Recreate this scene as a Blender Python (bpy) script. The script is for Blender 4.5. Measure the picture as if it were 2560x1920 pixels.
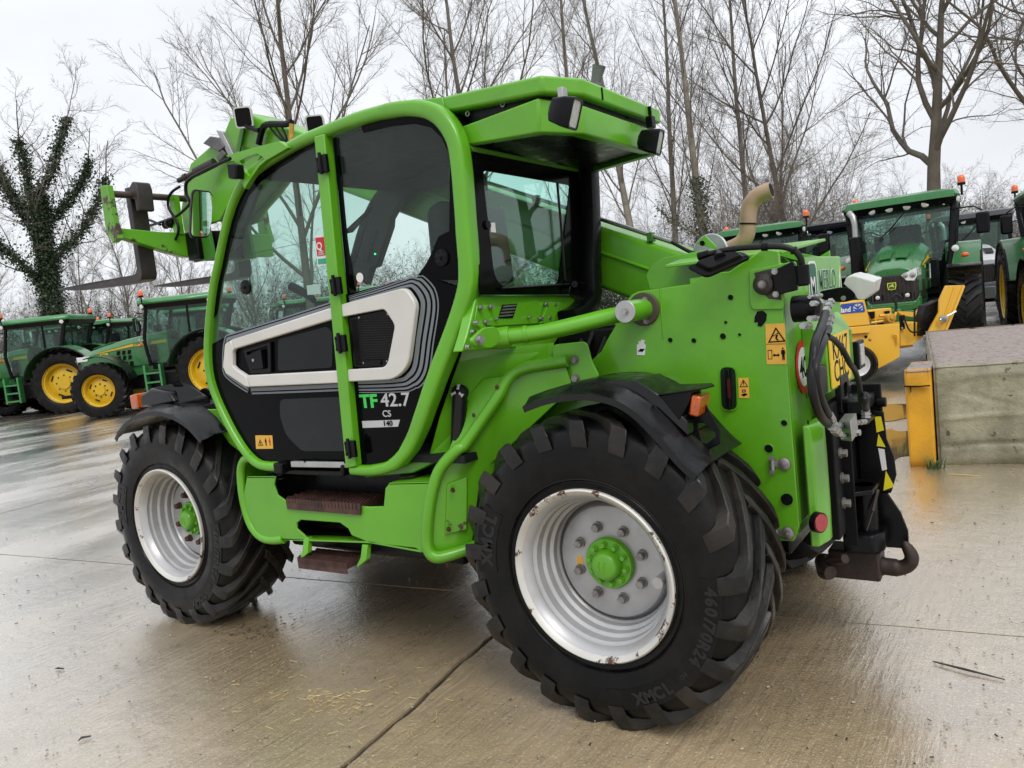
import bpy, bmesh, math, random
import numpy as np
from mathutils import Vector, Matrix
for o in list(bpy.data.objects): bpy.data.objects.remove(o)
scene = bpy.context.scene
COL = scene.collection
# ---------------------------------------------------------------- camera
CAMP = np.array([-1.4404079, 3.54415525, 1.62204262])
CAMR = np.array([[-0.82154015, -0.55983018, -0.10799049],      # right, down, forward (rows)
                 [0.03678596, 0.13696623, -0.98989244],
                 [0.56896272, -0.81720892, -0.09192937]])
FPX = 1923.0
cam = bpy.data.objects.new('camera', bpy.data.cameras.new('camera'))
COL.objects.link(cam)
cam.data.sensor_width = 36.0
cam.data.lens = 36.0 * FPX / 2560.0
cam.data.clip_end = 3000
cam.data.clip_start = 0.05
m = Matrix.Identity(4)
for i in range(3):
    m[i][0] = CAMR[0][i]; m[i][1] = -CAMR[1][i]; m[i][2] = -CAMR[2][i]; m[i][3] = CAMP[i]
cam.matrix_world = m
scene.camera = cam
# ---------------------------------------------------------------- sky, sun, exposure
SUN_EL, SUN_AZ = math.radians(50), math.radians(142)   # azimuth in the XY plane, from +X towards +Y
w = bpy.data.worlds.new('World'); scene.world = w; w.use_nodes = True
nt = w.node_tree; N = nt.nodes; L = nt.links
N.clear()
wo = N.new('ShaderNodeOutputWorld'); bg = N.new('ShaderNodeBackground')
L.new(bg.outputs[0], wo.inputs[0])
bg.inputs[1].default_value = 0.1
sky = N.new('ShaderNodeTexSky'); sky.sky_type = 'NISHITA'; sky.sun_disc = False
sky.sun_elevation = SUN_EL; sky.sun_rotation = math.pi / 2 - SUN_AZ
sky.air_density = 2.0; sky.dust_density = 8.0
tc = N.new('ShaderNodeTexCoord'); sp = N.new('ShaderNodeSeparateXYZ'); L.new(tc.outputs['Generated'], sp.inputs[0])
mpz = N.new('ShaderNodeMapping'); mpz.inputs['Scale'].default_value = (1, 1, 2.6); L.new(tc.outputs['Generated'], mpz.inputs[0])
cl = N.new('ShaderNodeTexNoise'); cl.inputs['Scale'].default_value = 1.7; cl.inputs['Detail'].default_value = 5; cl.inputs['Roughness'].default_value = 0.5
L.new(mpz.outputs[0], cl.inputs['Vector'])
ramp = N.new('ShaderNodeMapRange'); ramp.inputs[1].default_value = 0.0; ramp.inputs[2].default_value = 1.0
ramp.inputs[3].default_value = 8.1; ramp.inputs[4].default_value = 12.8       # overcast: brighter towards the zenith
L.new(sp.outputs[2], ramp.inputs[0])
clr = N.new('ShaderNodeMapRange'); clr.inputs[1].default_value = 0.3; clr.inputs[2].default_value = 0.7
clr.inputs[3].default_value = 0.86; clr.inputs[4].default_value = 1.14
L.new(cl.outputs[0], clr.inputs[0])
mul = N.new('ShaderNodeMath'); mul.operation = 'MULTIPLY'; L.new(ramp.outputs[0], mul.inputs[0]); L.new(clr.outputs[0], mul.inputs[1])
colr = N.new('ShaderNodeVectorMath'); colr.operation = 'SCALE'; colr.inputs[0].default_value = (0.955, 0.985, 1.035)
L.new(mul.outputs[0], colr.inputs['Scale'])
mx = N.new('ShaderNodeMix'); mx.data_type = 'RGBA'; mx.inputs[0].default_value = 0.94
L.new(sky.outputs[0], mx.inputs[6]); L.new(colr.outputs[0], mx.inputs[7]); L.new(mx.outputs[2], bg.inputs[0])
sun = bpy.data.objects.new('sun', bpy.data.lights.new('sun', 'SUN')); COL.objects.link(sun)
sun.data.energy = 1.25; sun.data.angle = math.radians(25); sun.data.color = (1, 0.975, 0.94)
sd = Vector((math.cos(SUN_EL) * math.cos(SUN_AZ), math.cos(SUN_EL) * math.sin(SUN_AZ), math.sin(SUN_EL)))
sun.rotation_euler = sd.to_track_quat('Z', 'Y').to_euler(); sun.location = (0, 0, 30)
vs = scene.view_settings
vs.view_transform = 'Standard'; vs.look = 'None'; vs.exposure = 0.15; vs.gamma = 1; vs.use_curve_mapping = False
scene.render.engine = 'CYCLES'
scene.cycles.max_bounces = 8; scene.cycles.transparent_max_bounces = 14; scene.cycles.caustics_reflective = False; scene.cycles.caustics_refractive = False

# ---------------------------------------------------------------- helpers
VIEW = {0: (0, 0, 1), 1: (500, 150, .3316), 2: (1000, 150, .3316), 3: (500, 650, .3316), 4: (1100, 650, .3316), 5: (1650, 450, .3316),
        6: (1750, 900, .3617), 7: (1150, 1000, .5063), 8: (250, 900, .4219), 9: (220, 280, .3014), 10: (2000, 650, .18083),
        11: (2000, 900, .18083), 12: (1980, 1180, .19289), 13: (0, 250, .3316), 14: (0, 650, .2712), 15: (1700, 450, .3918),
        16: (2050, 450, .24113), 17: (2150, 800, .36155)}
def U(k, x, y, ax, v):
    """survey of the photograph: the place where the sight line through a picture point meets the plane ax = v"""
    ox, oy, s = VIEW[k]
    d = CAMR.T @ np.array([(ox + x * s - 1280) / FPX, (oy + y * s - 960) / FPX, 1.0])
    i = 'xyz'.index(ax)
    return Vector(CAMP + d * (v - CAMP[i]) / d[i])
def Y(k, pts, v): return [U(k, a, b, 'y', v) for a, b in pts]
def X(k, pts, v): return [U(k, a, b, 'x', v) for a, b in pts]
def V(*a): return Vector(a)
def col_at(px, dist):
    """ground point under picture column px on the horizon, dist metres from the camera"""
    u = CAMR @ np.array([0, 0, 1.0])
    yy = -(u[0] * (px - 1280) / FPX + u[2]) / u[1]
    d = CAMR.T @ np.array([(px - 1280) / FPX, yy, 1.0]); d /= np.linalg.norm(d[:2])
    return Vector((CAMP[0] + d[0] * dist, CAMP[1] + d[1] * dist, 0))
def frame_of(z):
    z = z.normalized(); r = Vector((0, 0, 1)) if abs(z.z) < .9 else Vector((1, 0, 0))
    x = r.cross(z).normalized(); return x, z.cross(x)
class MB:
    def __init__(s): s.v = []; s.f = []; s.m = []; s.cm = 0
    def add(s, vs, fs):
        o = len(s.v); s.v += [tuple(p) for p in vs]; s.f += [tuple(i + o for i in q) for q in fs]; s.m += [s.cm] * len(fs); return s
    def box(s, c, d, R=None):
        h = [(a * d[0] / 2, b * d[1] / 2, e * d[2] / 2) for a in (-1, 1) for b in (-1, 1) for e in (-1, 1)]
        vs = [Vector(c) + (R @ Vector(p) if R else Vector(p)) for p in h]
        return s.add(vs, [(0, 1, 3, 2), (4, 6, 7, 5), (0, 4, 5, 1), (2, 3, 7, 6), (0, 2, 6, 4), (1, 5, 7, 3)])
    def b2(s, a, b):
        return s.box([(p + q) / 2 for p, q in zip(a, b)], [abs(q - p) for p, q in zip(a, b)])
    def prism(s, poly, vec):
        n = len(poly); vec = Vector(vec); P = [Vector(p) for p in poly]
        nrm = sum(((P[i] - P[0]).cross(P[(i + 1) % n] - P[0]) for i in range(1, n - 1)), Vector())
        if nrm.dot(vec) < 0: P.reverse()
        return s.add(P + [p + vec for p in P], [tuple(range(n - 1, -1, -1)), tuple(range(n, 2 * n))] + [(i, (i + 1) % n, n + (i + 1) % n, n + i) for i in range(n)])
    def ring(s, outer, inner, vec):
        n = len(outer); vec = Vector(vec); O = [Vector(p) for p in outer]; I = [Vector(p) for p in inner]
        vs = O + I + [p + vec for p in O] + [p + vec for p in I]; fs = []
        for i in range(n):
            j = (i + 1) % n
            fs += [(i, j, n + j, n + i), (2 * n + i, 3 * n + i, 3 * n + j, 2 * n + j), (i, 2 * n + i, 2 * n + j, j), (n + i, n + j, 3 * n + j, 3 * n + i)]
        return s.add(vs, fs)
    def strip(s, A, B, vec):          # closed slab between two open polylines
        return s.prism(list(A) + list(B)[::-1], vec) if len(A) == 2 else s._strip(A, B, Vector(vec))
    def _strip(s, A, B, vec):
        n = len(A); vs = list(A) + list(B) + [Vector(p) + vec for p in A] + [Vector(p) + vec for p in B]; fs = []
        for i in range(n - 1):
            fs += [(i, i + 1, n + i + 1, n + i), (2 * n + i, 3 * n + i, 3 * n + i + 1, 2 * n + i + 1), (i, 2 * n + i, 2 * n + i + 1, i + 1), (n + i, n + i + 1, 3 * n + i + 1, 3 * n + i)]
        fs += [(0, n, 3 * n, 2 * n), (n - 1, 3 * n - 1, 4 * n - 1, 2 * n - 1)]
        return s.add(vs, fs)
    def cyl(s, a, b, r, n=16, r2=None): return s.tube([a, b], [r, r if r2 is None else r2], n)
    def tube(s, path, r, n=8, closed=False, flat=None):
        P = [Vector(p) for p in path]; k = len(P)
        rs = list(r) if isinstance(r, (list, tuple)) else [r] * k
        T = [((P[(i + 1) % k] if closed or i < k - 1 else P[i]) - (P[i - 1] if closed or i > 0 else P[i])).normalized() for i in range(k)]
        x, y = frame_of(T[0]); vs = []
        for i in range(k):
            x = (x - T[i] * x.dot(T[i])).normalized(); y = T[i].cross(x)
            for j in range(n):
                a = 2 * math.pi * j / n; vs.append(P[i] + (x * math.cos(a) + y * math.sin(a)) * rs[i])
        fs = []
        for i in range(k if closed else k - 1):
            q = (i + 1) % k
            for j in range(n): fs.append((i * n + j, i * n + (j + 1) % n, q * n + (j + 1) % n, q * n + j))
        if not closed: fs += [tuple(range(n - 1, -1, -1)), tuple((k - 1) * n + j for j in range(n))]
        return s.add(vs, fs)
    def sweep(s, path, prof, nrm, closed=False):
        """prof(i) -> list of (a, b): a along the in-plane normal, b along nrm"""
        P = [Vector(p) for p in path]; k = len(P); nrm = Vector(nrm).normalized(); vs = []; n = 0
        for i in range(k):
            t = ((P[(i + 1) % k] if closed or i < k - 1 else P[i]) - (P[i - 1] if closed or i > 0 else P[i]))
            t = (t - nrm * t.dot(nrm)).normalized(); x = nrm.cross(t); pr = prof(i); n = len(pr)
            vs += [P[i] + x * a + nrm * b for a, b in pr]
        fs = []
        for i in range(k if closed else k - 1):
            q = (i + 1) % k
            for j in range(n): fs.append((i * n + j, i * n + (j + 1) % n, q * n + (j + 1) % n, q * n + j))
        if not closed: fs += [tuple(range(n - 1, -1, -1)), tuple((k - 1) * n + j for j in range(n))]
        return s.add(vs, fs)
    def lathe(s, prof, o, axis, n=48, closed=False):
        o = Vector(o); z = Vector(axis).normalized(); x, y = frame_of(z); k = len(prof); vs = []
        for r, a in prof:
            for j in range(n):
                t = 2 * math.pi * j / n; vs.append(o + z * a + (x * math.cos(t) + y * math.sin(t)) * r)
        fs = []
        for i in range(k if closed else k - 1):
            q = (i + 1) % k
            for j in range(n): fs.append((i * n + j, i * n + (j + 1) % n, q * n + (j + 1) % n, q * n + j))
        return s.add(vs, fs)
    def ball(s, c, r, n=10, sc=(1, 1, 1)):
        c = Vector(c); k = max(4, n // 2); vs = []; fs = []
        for i in range(k + 1):
            th = math.pi * i / k
            for j in range(n):
                ph = 2 * math.pi * j / n
                vs.append(c + Vector((r * sc[0] * math.sin(th) * math.cos(ph), r * sc[1] * math.sin(th) * math.sin(ph), r * sc[2] * math.cos(th))))
        for i in range(k):
            for j in range(n): fs.append((i * n + j, i * n + (j + 1) % n, (i + 1) * n + (j + 1) % n, (i + 1) * n + j))
        return s.add(vs, fs)
    def bolt(s, c, axis, r, h):
        a = Vector(axis).normalized(); c = Vector(c)
        s.tube([c, c + a * h * .3], r * 1.35, 10); return s.tube([c + a * h * .3, c + a * h], r, 6)
    def loft(s, secs, caps=True):
        n = len(secs[0]); vs = [p for q in secs for p in q]; fs = []
        for i in range(len(secs) - 1):
            for j in range(n): fs.append((i * n + j, i * n + (j + 1) % n, (i + 1) * n + (j + 1) % n, (i + 1) * n + j))
        if caps: fs += [tuple(range(n - 1, -1, -1)), tuple((len(secs) - 1) * n + j for j in range(n))]
        return s.add(vs, fs)
    def text(s, txt, size, o, xd, yd, bold=0.0, depth=0.0015, align='LEFT', sx=1.0, shear=0.0):
        cu = bpy.data.curves.new('t', 'FONT'); cu.body = txt; cu.size = size; cu.align_x = align; cu.offset = bold * size; cu.shear = shear
        cu.extrude = depth; cu.resolution_u = 3
        ob = bpy.data.objects.new('t', cu); COL.objects.link(ob)
        dg = bpy.context.evaluated_depsgraph_get(); me = bpy.data.meshes.new_from_object(ob.evaluated_get(dg))
        xd = Vector(xd).normalized(); yd = Vector(yd).normalized(); zd = xd.cross(yd)
        s.add([Vector(o) + xd * v.co.x * sx + yd * v.co.y + zd * v.co.z for v in me.vertices], [tuple(p.vertices) for p in me.polygons])
        bpy.data.objects.remove(ob); bpy.data.curves.remove(cu); bpy.data.meshes.remove(me); return s
    def build(s, name, mat, parent=None, bevel=0, seg=2, ang=38, origin=None, smooth=True):
        me = bpy.data.meshes.new(name); o0 = Vector(origin) if origin else Vector()
        me.from_pydata([Vector(p) - o0 for p in s.v] if origin else s.v, [], s.f)
        mats = mat if isinstance(mat, (list, tuple)) else [mat]
        for q in mats: me.materials.append(MAT[q])
        if len(mats) > 1: me.polygons.foreach_set('material_index', s.m)
        bm = bmesh.new(); bm.from_mesh(me); bmesh.ops.remove_doubles(bm, verts=bm.verts, dist=1e-5)
        bmesh.ops.recalc_face_normals(bm, faces=bm.faces); bm.to_mesh(me); bm.free()
        if smooth:
            me.polygons.foreach_set('use_smooth', [True] * len(me.polygons)); me.set_sharp_from_angle(angle=math.radians(ang))
        ob = bpy.data.objects.new(name, me); COL.objects.link(ob); ob.location = o0
        if parent: ob.parent = parent
        if bevel:
            md = ob.modifiers.new('bevel', 'BEVEL'); md.width = bevel; md.segments = seg; md.limit_method = 'ANGLE'; md.angle_limit = math.radians(34); md.harden_normals = False
        return ob
def mesh_np(name, verts, quads, mats, parent=None, smooth=True):
    me = bpy.data.meshes.new(name); verts = np.asarray(verts, np.float32); quads = np.asarray(quads, np.int32)
    k = quads.shape[1]; me.vertices.add(len(verts)); me.vertices.foreach_set('co', verts.ravel())
    me.loops.add(quads.size); me.loops.foreach_set('vertex_index', quads.ravel())
    me.polygons.add(len(quads)); me.polygons.foreach_set('loop_start', np.arange(0, quads.size, k, dtype=np.int32))
    if smooth: me.polygons.foreach_set('use_smooth', np.ones(len(quads), bool))
    me.update(calc_edges=True)
    for q in (mats if isinstance(mats, (list, tuple)) else [mats]): me.materials.append(MAT[q])
    ob = bpy.data.objects.new(name, me); COL.objects.link(ob)
    if parent: ob.parent = parent
    return ob
def empty(name, loc=(0, 0, 0), rz=0, parent=None):
    o = bpy.data.objects.new(name, None); COL.objects.link(o); o.location = loc; o.rotation_euler = (0, 0, rz)
    o.empty_display_size = .2
    if parent: o.parent = parent
    return o
def tag(o, label=None, cat=None, group=None, kind=None):
    if label: o['label'] = label
    if cat: o['category'] = cat
    if group: o['group'] = group
    if kind: o['kind'] = kind
    return o
def copy_tree(o, parent=None):
    kids = [c for c in bpy.data.objects if c.parent == o]
    c = o.copy(); COL.objects.link(c); c.parent = parent
    for ch in kids: copy_tree(ch, c)
    return c
def round_poly(pts, r, n=4):
    """round the corners of a planar 3-D polygon"""
    out = []; k = len(pts); rs = r if isinstance(r, (list, tuple)) else [r] * k
    for i in range(k):
        p = Vector(pts[i]); a = Vector(pts[i - 1]) - p; b = Vector(pts[(i + 1) % k]) - p
        d = min(rs[i], a.length * .48, b.length * .48)
        if d <= 0: out.append(p); continue
        A = p + a.normalized() * d; B = p + b.normalized() * d
        for t in range(n + 1):
            u = t / n; out.append(A * (1 - u) ** 2 + p * 2 * u * (1 - u) + B * u * u)
    return out
def smooth_path(pts, n=4, closed=False):
    """Catmull-Rom"""
    P = [Vector(p) for p in pts]; k = len(P); out = []
    for i in range(k if closed else k - 1):
        g = lambda q: P[q % k] if closed else P[max(0, min(k - 1, q))]
        a, b, c, d = g(i - 1), g(i), g(i + 1), g(i + 2)
        for t in range(n):
            u = t / n; out.append(.5 * ((2 * b) + (c - a) * u + (2 * a - 5 * b + 4 * c - d) * u * u + (3 * b - a - 3 * c + d) * u ** 3))
    if not closed: out.append(P[-1])
    return out
def rrect(w, d, r, n=3):
    out = []
    for cx, cy, a0 in ((w - r, d - r, 0), (-w + r, d - r, 90), (-w + r, -d + r, 180), (w - r, -d + r, 270)):
        for t in range(n + 1):
            a = math.radians(a0 + 90 * t / n); out.append((cx + r * math.cos(a), cy + r * math.sin(a)))
    return out

# ---------------------------------------------------------------- materials
MAT = {}
def mat(name, color, rough=.5, metal=0., var=.12, vscale=6., bump=0., bscale=60., coat=0., spec=.5, dirt=None, dscale=3., damt=.5, trans=0., alpha=None, emit=0., rvar=.15, wear=None, wscale=14., wthr=.62):
    M = bpy.data.materials.new(name); M.use_nodes = True; MAT[name] = M
    nt = M.node_tree; N = nt.nodes; L = nt.links; b = N['Principled BSDF']
    tc = N.new('ShaderNodeTexCoord')
    nz = N.new('ShaderNodeTexNoise'); nz.inputs['Scale'].default_value = vscale; nz.inputs['Detail'].default_value = 5; L.new(tc.outputs['Object'], nz.inputs['Vector'])
    mr = N.new('ShaderNodeMapRange'); mr.inputs[1].default_value = .3; mr.inputs[2].default_value = .7; mr.inputs[3].default_value = 1 - var; mr.inputs[4].default_value = 1 + var
    L.new(nz.outputs[0], mr.inputs[0])
    sc = N.new('ShaderNodeVectorMath'); sc.operation = 'SCALE'; sc.inputs[0].default_value = color[:3]; L.new(mr.outputs[0], sc.inputs['Scale'])
    out = sc.outputs[0]
    rr = N.new('ShaderNodeMapRange'); rr.inputs[1].default_value = .3; rr.inputs[2].default_value = .7; rr.inputs[3].default_value = max(0, rough - rvar * rough); rr.inputs[4].default_value = min(1, rough + rvar * rough)
    n2 = N.new('ShaderNodeTexNoise'); n2.inputs['Scale'].default_value = vscale * 3.1; n2.inputs['Detail'].default_value = 6; L.new(tc.outputs['Object'], n2.inputs['Vector'])
    L.new(n2.outputs[0], rr.inputs[0]); L.new(rr.outputs[0], b.inputs['Roughness'])
    for (cc, s_, amt, lo, hi) in ([(dirt, dscale, damt, .45, .75)] if dirt else []) + ([(wear, wscale, 1., wthr, wthr + .03)] if wear else []):
        dn = N.new('ShaderNodeTexNoise'); dn.inputs['Scale'].default_value = s_; dn.inputs['Detail'].default_value = 9; dn.inputs['Roughness'].default_value = .68; L.new(tc.outputs['Object'], dn.inputs['Vector'])
        dr = N.new('ShaderNodeMapRange'); dr.inputs[1].default_value = lo; dr.inputs[2].default_value = hi; dr.inputs[4].default_value = amt; L.new(dn.outputs[0], dr.inputs[0])
        mm = N.new('ShaderNodeMix'); mm.data_type = 'RGBA'; L.new(dr.outputs[0], mm.inputs[0]); L.new(out, mm.inputs[6]); mm.inputs[7].default_value = (*cc, 1); out = mm.outputs[2]
    L.new(out, b.inputs['Base Color'])
    b.inputs['Metallic'].default_value = metal; b.inputs['Specular IOR Level'].default_value = spec
    if coat: b.inputs['Coat Weight'].default_value = coat; b.inputs['Coat Roughness'].default_value = .12
    if bump:
        bn = N.new('ShaderNodeTexNoise'); bn.inputs['Scale'].default_value = bscale; bn.inputs['Detail'].default_value = 4; L.new(tc.outputs['Object'], bn.inputs['Vector'])
        bp = N.new('ShaderNodeBump'); bp.inputs['Strength'].default_value = bump; bp.inputs['Distance'].default_value = .01; L.new(bn.outputs[0], bp.inputs['Height']); L.new(bp.outputs[0], b.inputs['Normal'])
    if trans: b.inputs['Transmission Weight'].default_value = trans
    if emit: b.inputs['Emission Color'].default_value = (*color[:3], 1); b.inputs['Emission Strength'].default_value = emit
    return M
def glass(name, tint, rough=.03, haze=.0, hcol=(.6, .65, .62), IOR=1.4):
    """thin pane: tinted see-through plus Fresnel mirror; haze = smears and drops on the glass"""
    M = bpy.data.materials.new(name); M.use_nodes = True; MAT[name] = M
    nt = M.node_tree; N = nt.nodes; L = nt.links; N.clear(); out = N.new('ShaderNodeOutputMaterial')
    t = N.new('ShaderNodeBsdfTransparent'); t.inputs[0].default_value = (*tint, 1)
    g = N.new('ShaderNodeBsdfGlossy'); g.inputs[1].default_value = rough; g.inputs[0].default_value = (1, 1, 1, 1)
    fr = N.new('ShaderNodeFresnel'); fr.inputs[0].default_value = 1.4
    geo = N.new('ShaderNodeNewGeometry'); nm = N.new('ShaderNodeMix'); nm.data_type = 'VECTOR'   # keep the outside index on both faces
    sc = N.new('ShaderNodeVectorMath'); sc.operation = 'SCALE'; sc.inputs['Scale'].default_value = -1; L.new(geo.outputs['Normal'], sc.inputs[0])
    ior = N.new('ShaderNodeMix'); ior.data_type = 'FLOAT'; L.new(geo.outputs['Backfacing'], ior.inputs[0]); ior.inputs[2].default_value = IOR; ior.inputs[3].default_value = 1 / IOR
    L.new(ior.outputs[0], fr.inputs[0])
    m1 = N.new('ShaderNodeMixShader'); L.new(fr.outputs[0], m1.inputs[0]); L.new(t.outputs[0], m1.inputs[1]); L.new(g.outputs[0], m1.inputs[2])
    last = m1
    if haze:
        d = N.new('ShaderNodeBsdfDiffuse'); d.inputs[0].default_value = (*hcol, 1)
        tc = N.new('ShaderNodeTexCoord'); nz = N.new('ShaderNodeTexNoise'); nz.inputs['Scale'].default_value = 7; nz.inputs['Detail'].default_value = 8; nz.inputs['Roughness'].default_value = .7; L.new(tc.outputs['Object'], nz.inputs['Vector'])
        mr = N.new('ShaderNodeMapRange'); mr.inputs[1].default_value = .35; mr.inputs[2].default_value = .8; mr.inputs[3].default_value = haze * .35; mr.inputs[4].default_value = haze; L.new(nz.outputs[0], mr.inputs[0])
        m2 = N.new('ShaderNodeMixShader'); L.new(mr.outputs[0], m2.inputs[0]); L.new(m1.outputs[0], m2.inputs[1]); L.new(d.outputs[0], m2.inputs[2]); last = m2
    L.new(last.outputs[0], out.inputs[0]); return M
mat('green', (.120, .41, .012), .32, var=.07, vscale=2.2, coat=.25, dirt=(.075, .19, .02), dscale=3.2, damt=.42, bump=.02, bscale=30, wear=(.05, .03, .02), wscale=34, wthr=.745)
mat('green_worn', (.112, .38, .012), .38, var=.1, vscale=3, coat=.2, wear=(.05, .022, .014), wscale=5, wthr=.6)
mat('green_rust', (.112, .38, .012), .38, var=.1, vscale=3, coat=.2, wear=(.05, .022, .014), wscale=16, wthr=.71)
mat('slot_dark', (.006, .02, .006), .6, spec=.2)
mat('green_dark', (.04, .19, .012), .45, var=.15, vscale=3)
mat('black_gloss', (.002, .002, .0026), .12, var=.1, spec=.07)
mat('black_plastic', (.004, .004, .005), .34, spec=.16, var=.3, vscale=5, bump=.06, bscale=220, rvar=.35)
mat('black_steel', (.0035, .0035, .0045), .3, spec=.16, var=.3, vscale=5, bump=.08, bscale=40, rvar=.3, dirt=(.02, .017, .013), damt=.4)
mat('fender_black', (.003, .003, .004), .27, spec=.34, var=.3, vscale=4, bump=.025, bscale=120, rvar=.6, dirt=(.03, .027, .024), dscale=5, damt=.25)
mat('rubber', (.0045, .0045, .0047), .34, spec=.17, var=.35, vscale=5, bump=.08, bscale=90, rvar=.45, dirt=(.04, .03, .021), dscale=5, damt=.25)
mat('rubber_tread', (.008, .0078, .0075), .4, spec=.3, var=.35, vscale=5, bump=.12, bscale=70, rvar=.45, dirt=(.07, .05, .034), dscale=5, damt=.4)
mat('rubber_mark', (.012, .012, .013), .5, var=.1, spec=.3)
mat('rubber_hose', (.005, .005, .006), .4, var=.2, spec=.3)
mat('headliner', (.006, .007, .007), .8, spec=.1)
mat('interior', (.010, .011, .012), .6, var=.2, spec=.2)
mat('rim_silver', (.47, .47, .48), .36, metal=.35, var=.09, vscale=4, dirt=(.27, .24, .19), dscale=5, damt=.5, wear=(.1, .04, .025), wscale=14, wthr=.72)
mat('rim_edge', (.62, .61, .57), .42, metal=.2, var=.1, wear=(.09, .035, .02), wscale=13, wthr=.585)
mat('nut_steel', (.26, .25, .24), .45, metal=.7, var=.25, vscale=40, dirt=(.1, .06, .04), dscale=30, damt=.6)
mat('nut_rust', (.09, .045, .03), .7, metal=.2, var=.4, vscale=40)
mat('zinc', (.36, .36, .35), .34, metal=.8, var=.15, vscale=20)
mat('alu', (.42, .42, .42), .38, metal=.6, var=.1, vscale=20)
mat('rust', (.075, .032, .022), .75, var=.5, vscale=18, bump=.3, bscale=60, metal=.1)
mat('rust_steel', (.07, .048, .042), .5, var=.4, vscale=9, bump=.15, bscale=40, metal=.25, dirt=(.12, .09, .075), dscale=4, damt=.5)
mat('fork_steel', (.032, .027, .026), .5, var=.35, vscale=9, bump=.12, bscale=40, metal=.2, dirt=(.09, .06, .045), dscale=5, damt=.4)
mat('white_trim', (.66, .65, .62), .35, var=.04)
mat('stripe_grey', (.17, .19, .21), .35, var=.04)
mat('decal_white', (.78, .78, .78), .5, var=.03)
mat('decal_silver', (.5, .51, .53), .4, var=.03)
mat('decal_black', (.003, .003, .003), .6, var=.03, spec=.12)
mat('decal_red', (.55, .012, .02), .45, var=.05)
mat('decal_green', (.05, .6, .1), .4, var=.03)
mat('decal_teal', (.03, .36, .22), .5, var=.03)
mat('decal_darkgreen', (.008, .11, .06), .5, var=.03)
mat('decal_blue', (.01, .05, .3), .45, var=.05)
mat('warn_yellow', (.75, .42, .06), .5, var=.06, vscale=30)
mat('plate_yellow', (.85, .55, .01), .35, var=.03)
mat('bright_yellow', (.8, .7, .02), .5, var=.05)
mat('lens_orange', (.5, .085, .004), .2, var=.15, vscale=40, coat=.6, bump=.4, bscale=90)
mat('gauge_red', (.07, .008, .012), .3, var=.3)
mat('lens_red', (.35, .01, .02), .2, var=.15, vscale=40, coat=.6)
mat('lens_clear', (.62, .62, .6), .18, var=.12, vscale=50, bump=.5, bscale=140, coat=.6)
mat('light_white', (.55, .56, .54), .4, var=.12, vscale=10, dirt=(.35, .34, .3), damt=.4)
mat('exhaust_tan', (.42, .285, .19), .5, var=.2, vscale=6, metal=.2, dirt=(.16, .1, .07), dscale=4, damt=.5)
mat('mirror', (.85, .87, .87), .015, metal=1., var=0)
mat('blue_plastic', (.02, .06, .35), .4)
mat('grip', (.02, .018, .018), .55, var=.5, vscale=30, bump=.4, bscale=120, dirt=(.1, .07, .05), damt=.5)
mat('led_green', (.02, .9, .25), .3, emit=2.5)
glass('glass_side', (.84, .93, .90), .02, .03, (.5, .58, .54), 1.25)
glass('glass_rear', (.68, .92, .85), .012, .02, (.5, .62, .55), 1.55)
glass('glass_dark', (.06, .065, .07), .02)
mat('door_inset_dark', (.009, .0105, .011), .14, var=.2, spec=.25)
mat('carriage_worn', (.13, .37, .03), .45, var=.15, vscale=3, wear=(.06, .03, .024), wscale=7, wthr=.53)
mat('black_matte', (.003, .003, .004), .65, spec=.15, var=.3, dirt=(.015, .012, .01), damt=.4)
mat('alu_dull', (.12, .12, .12), .5, metal=.5, var=.3, vscale=12)
mat('tag_yellow', (.5, .3, .03), .6, var=.3, vscale=30)
mat('step_rust', (.075, .035, .028), .6, var=.45, vscale=20, metal=.3, wear=(.42, .42, .42), wscale=3.5, wthr=.6)
mat('hook_rust', (.028, .017, .013), .55, var=.4, vscale=14, bump=.15, metal=.3)
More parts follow.
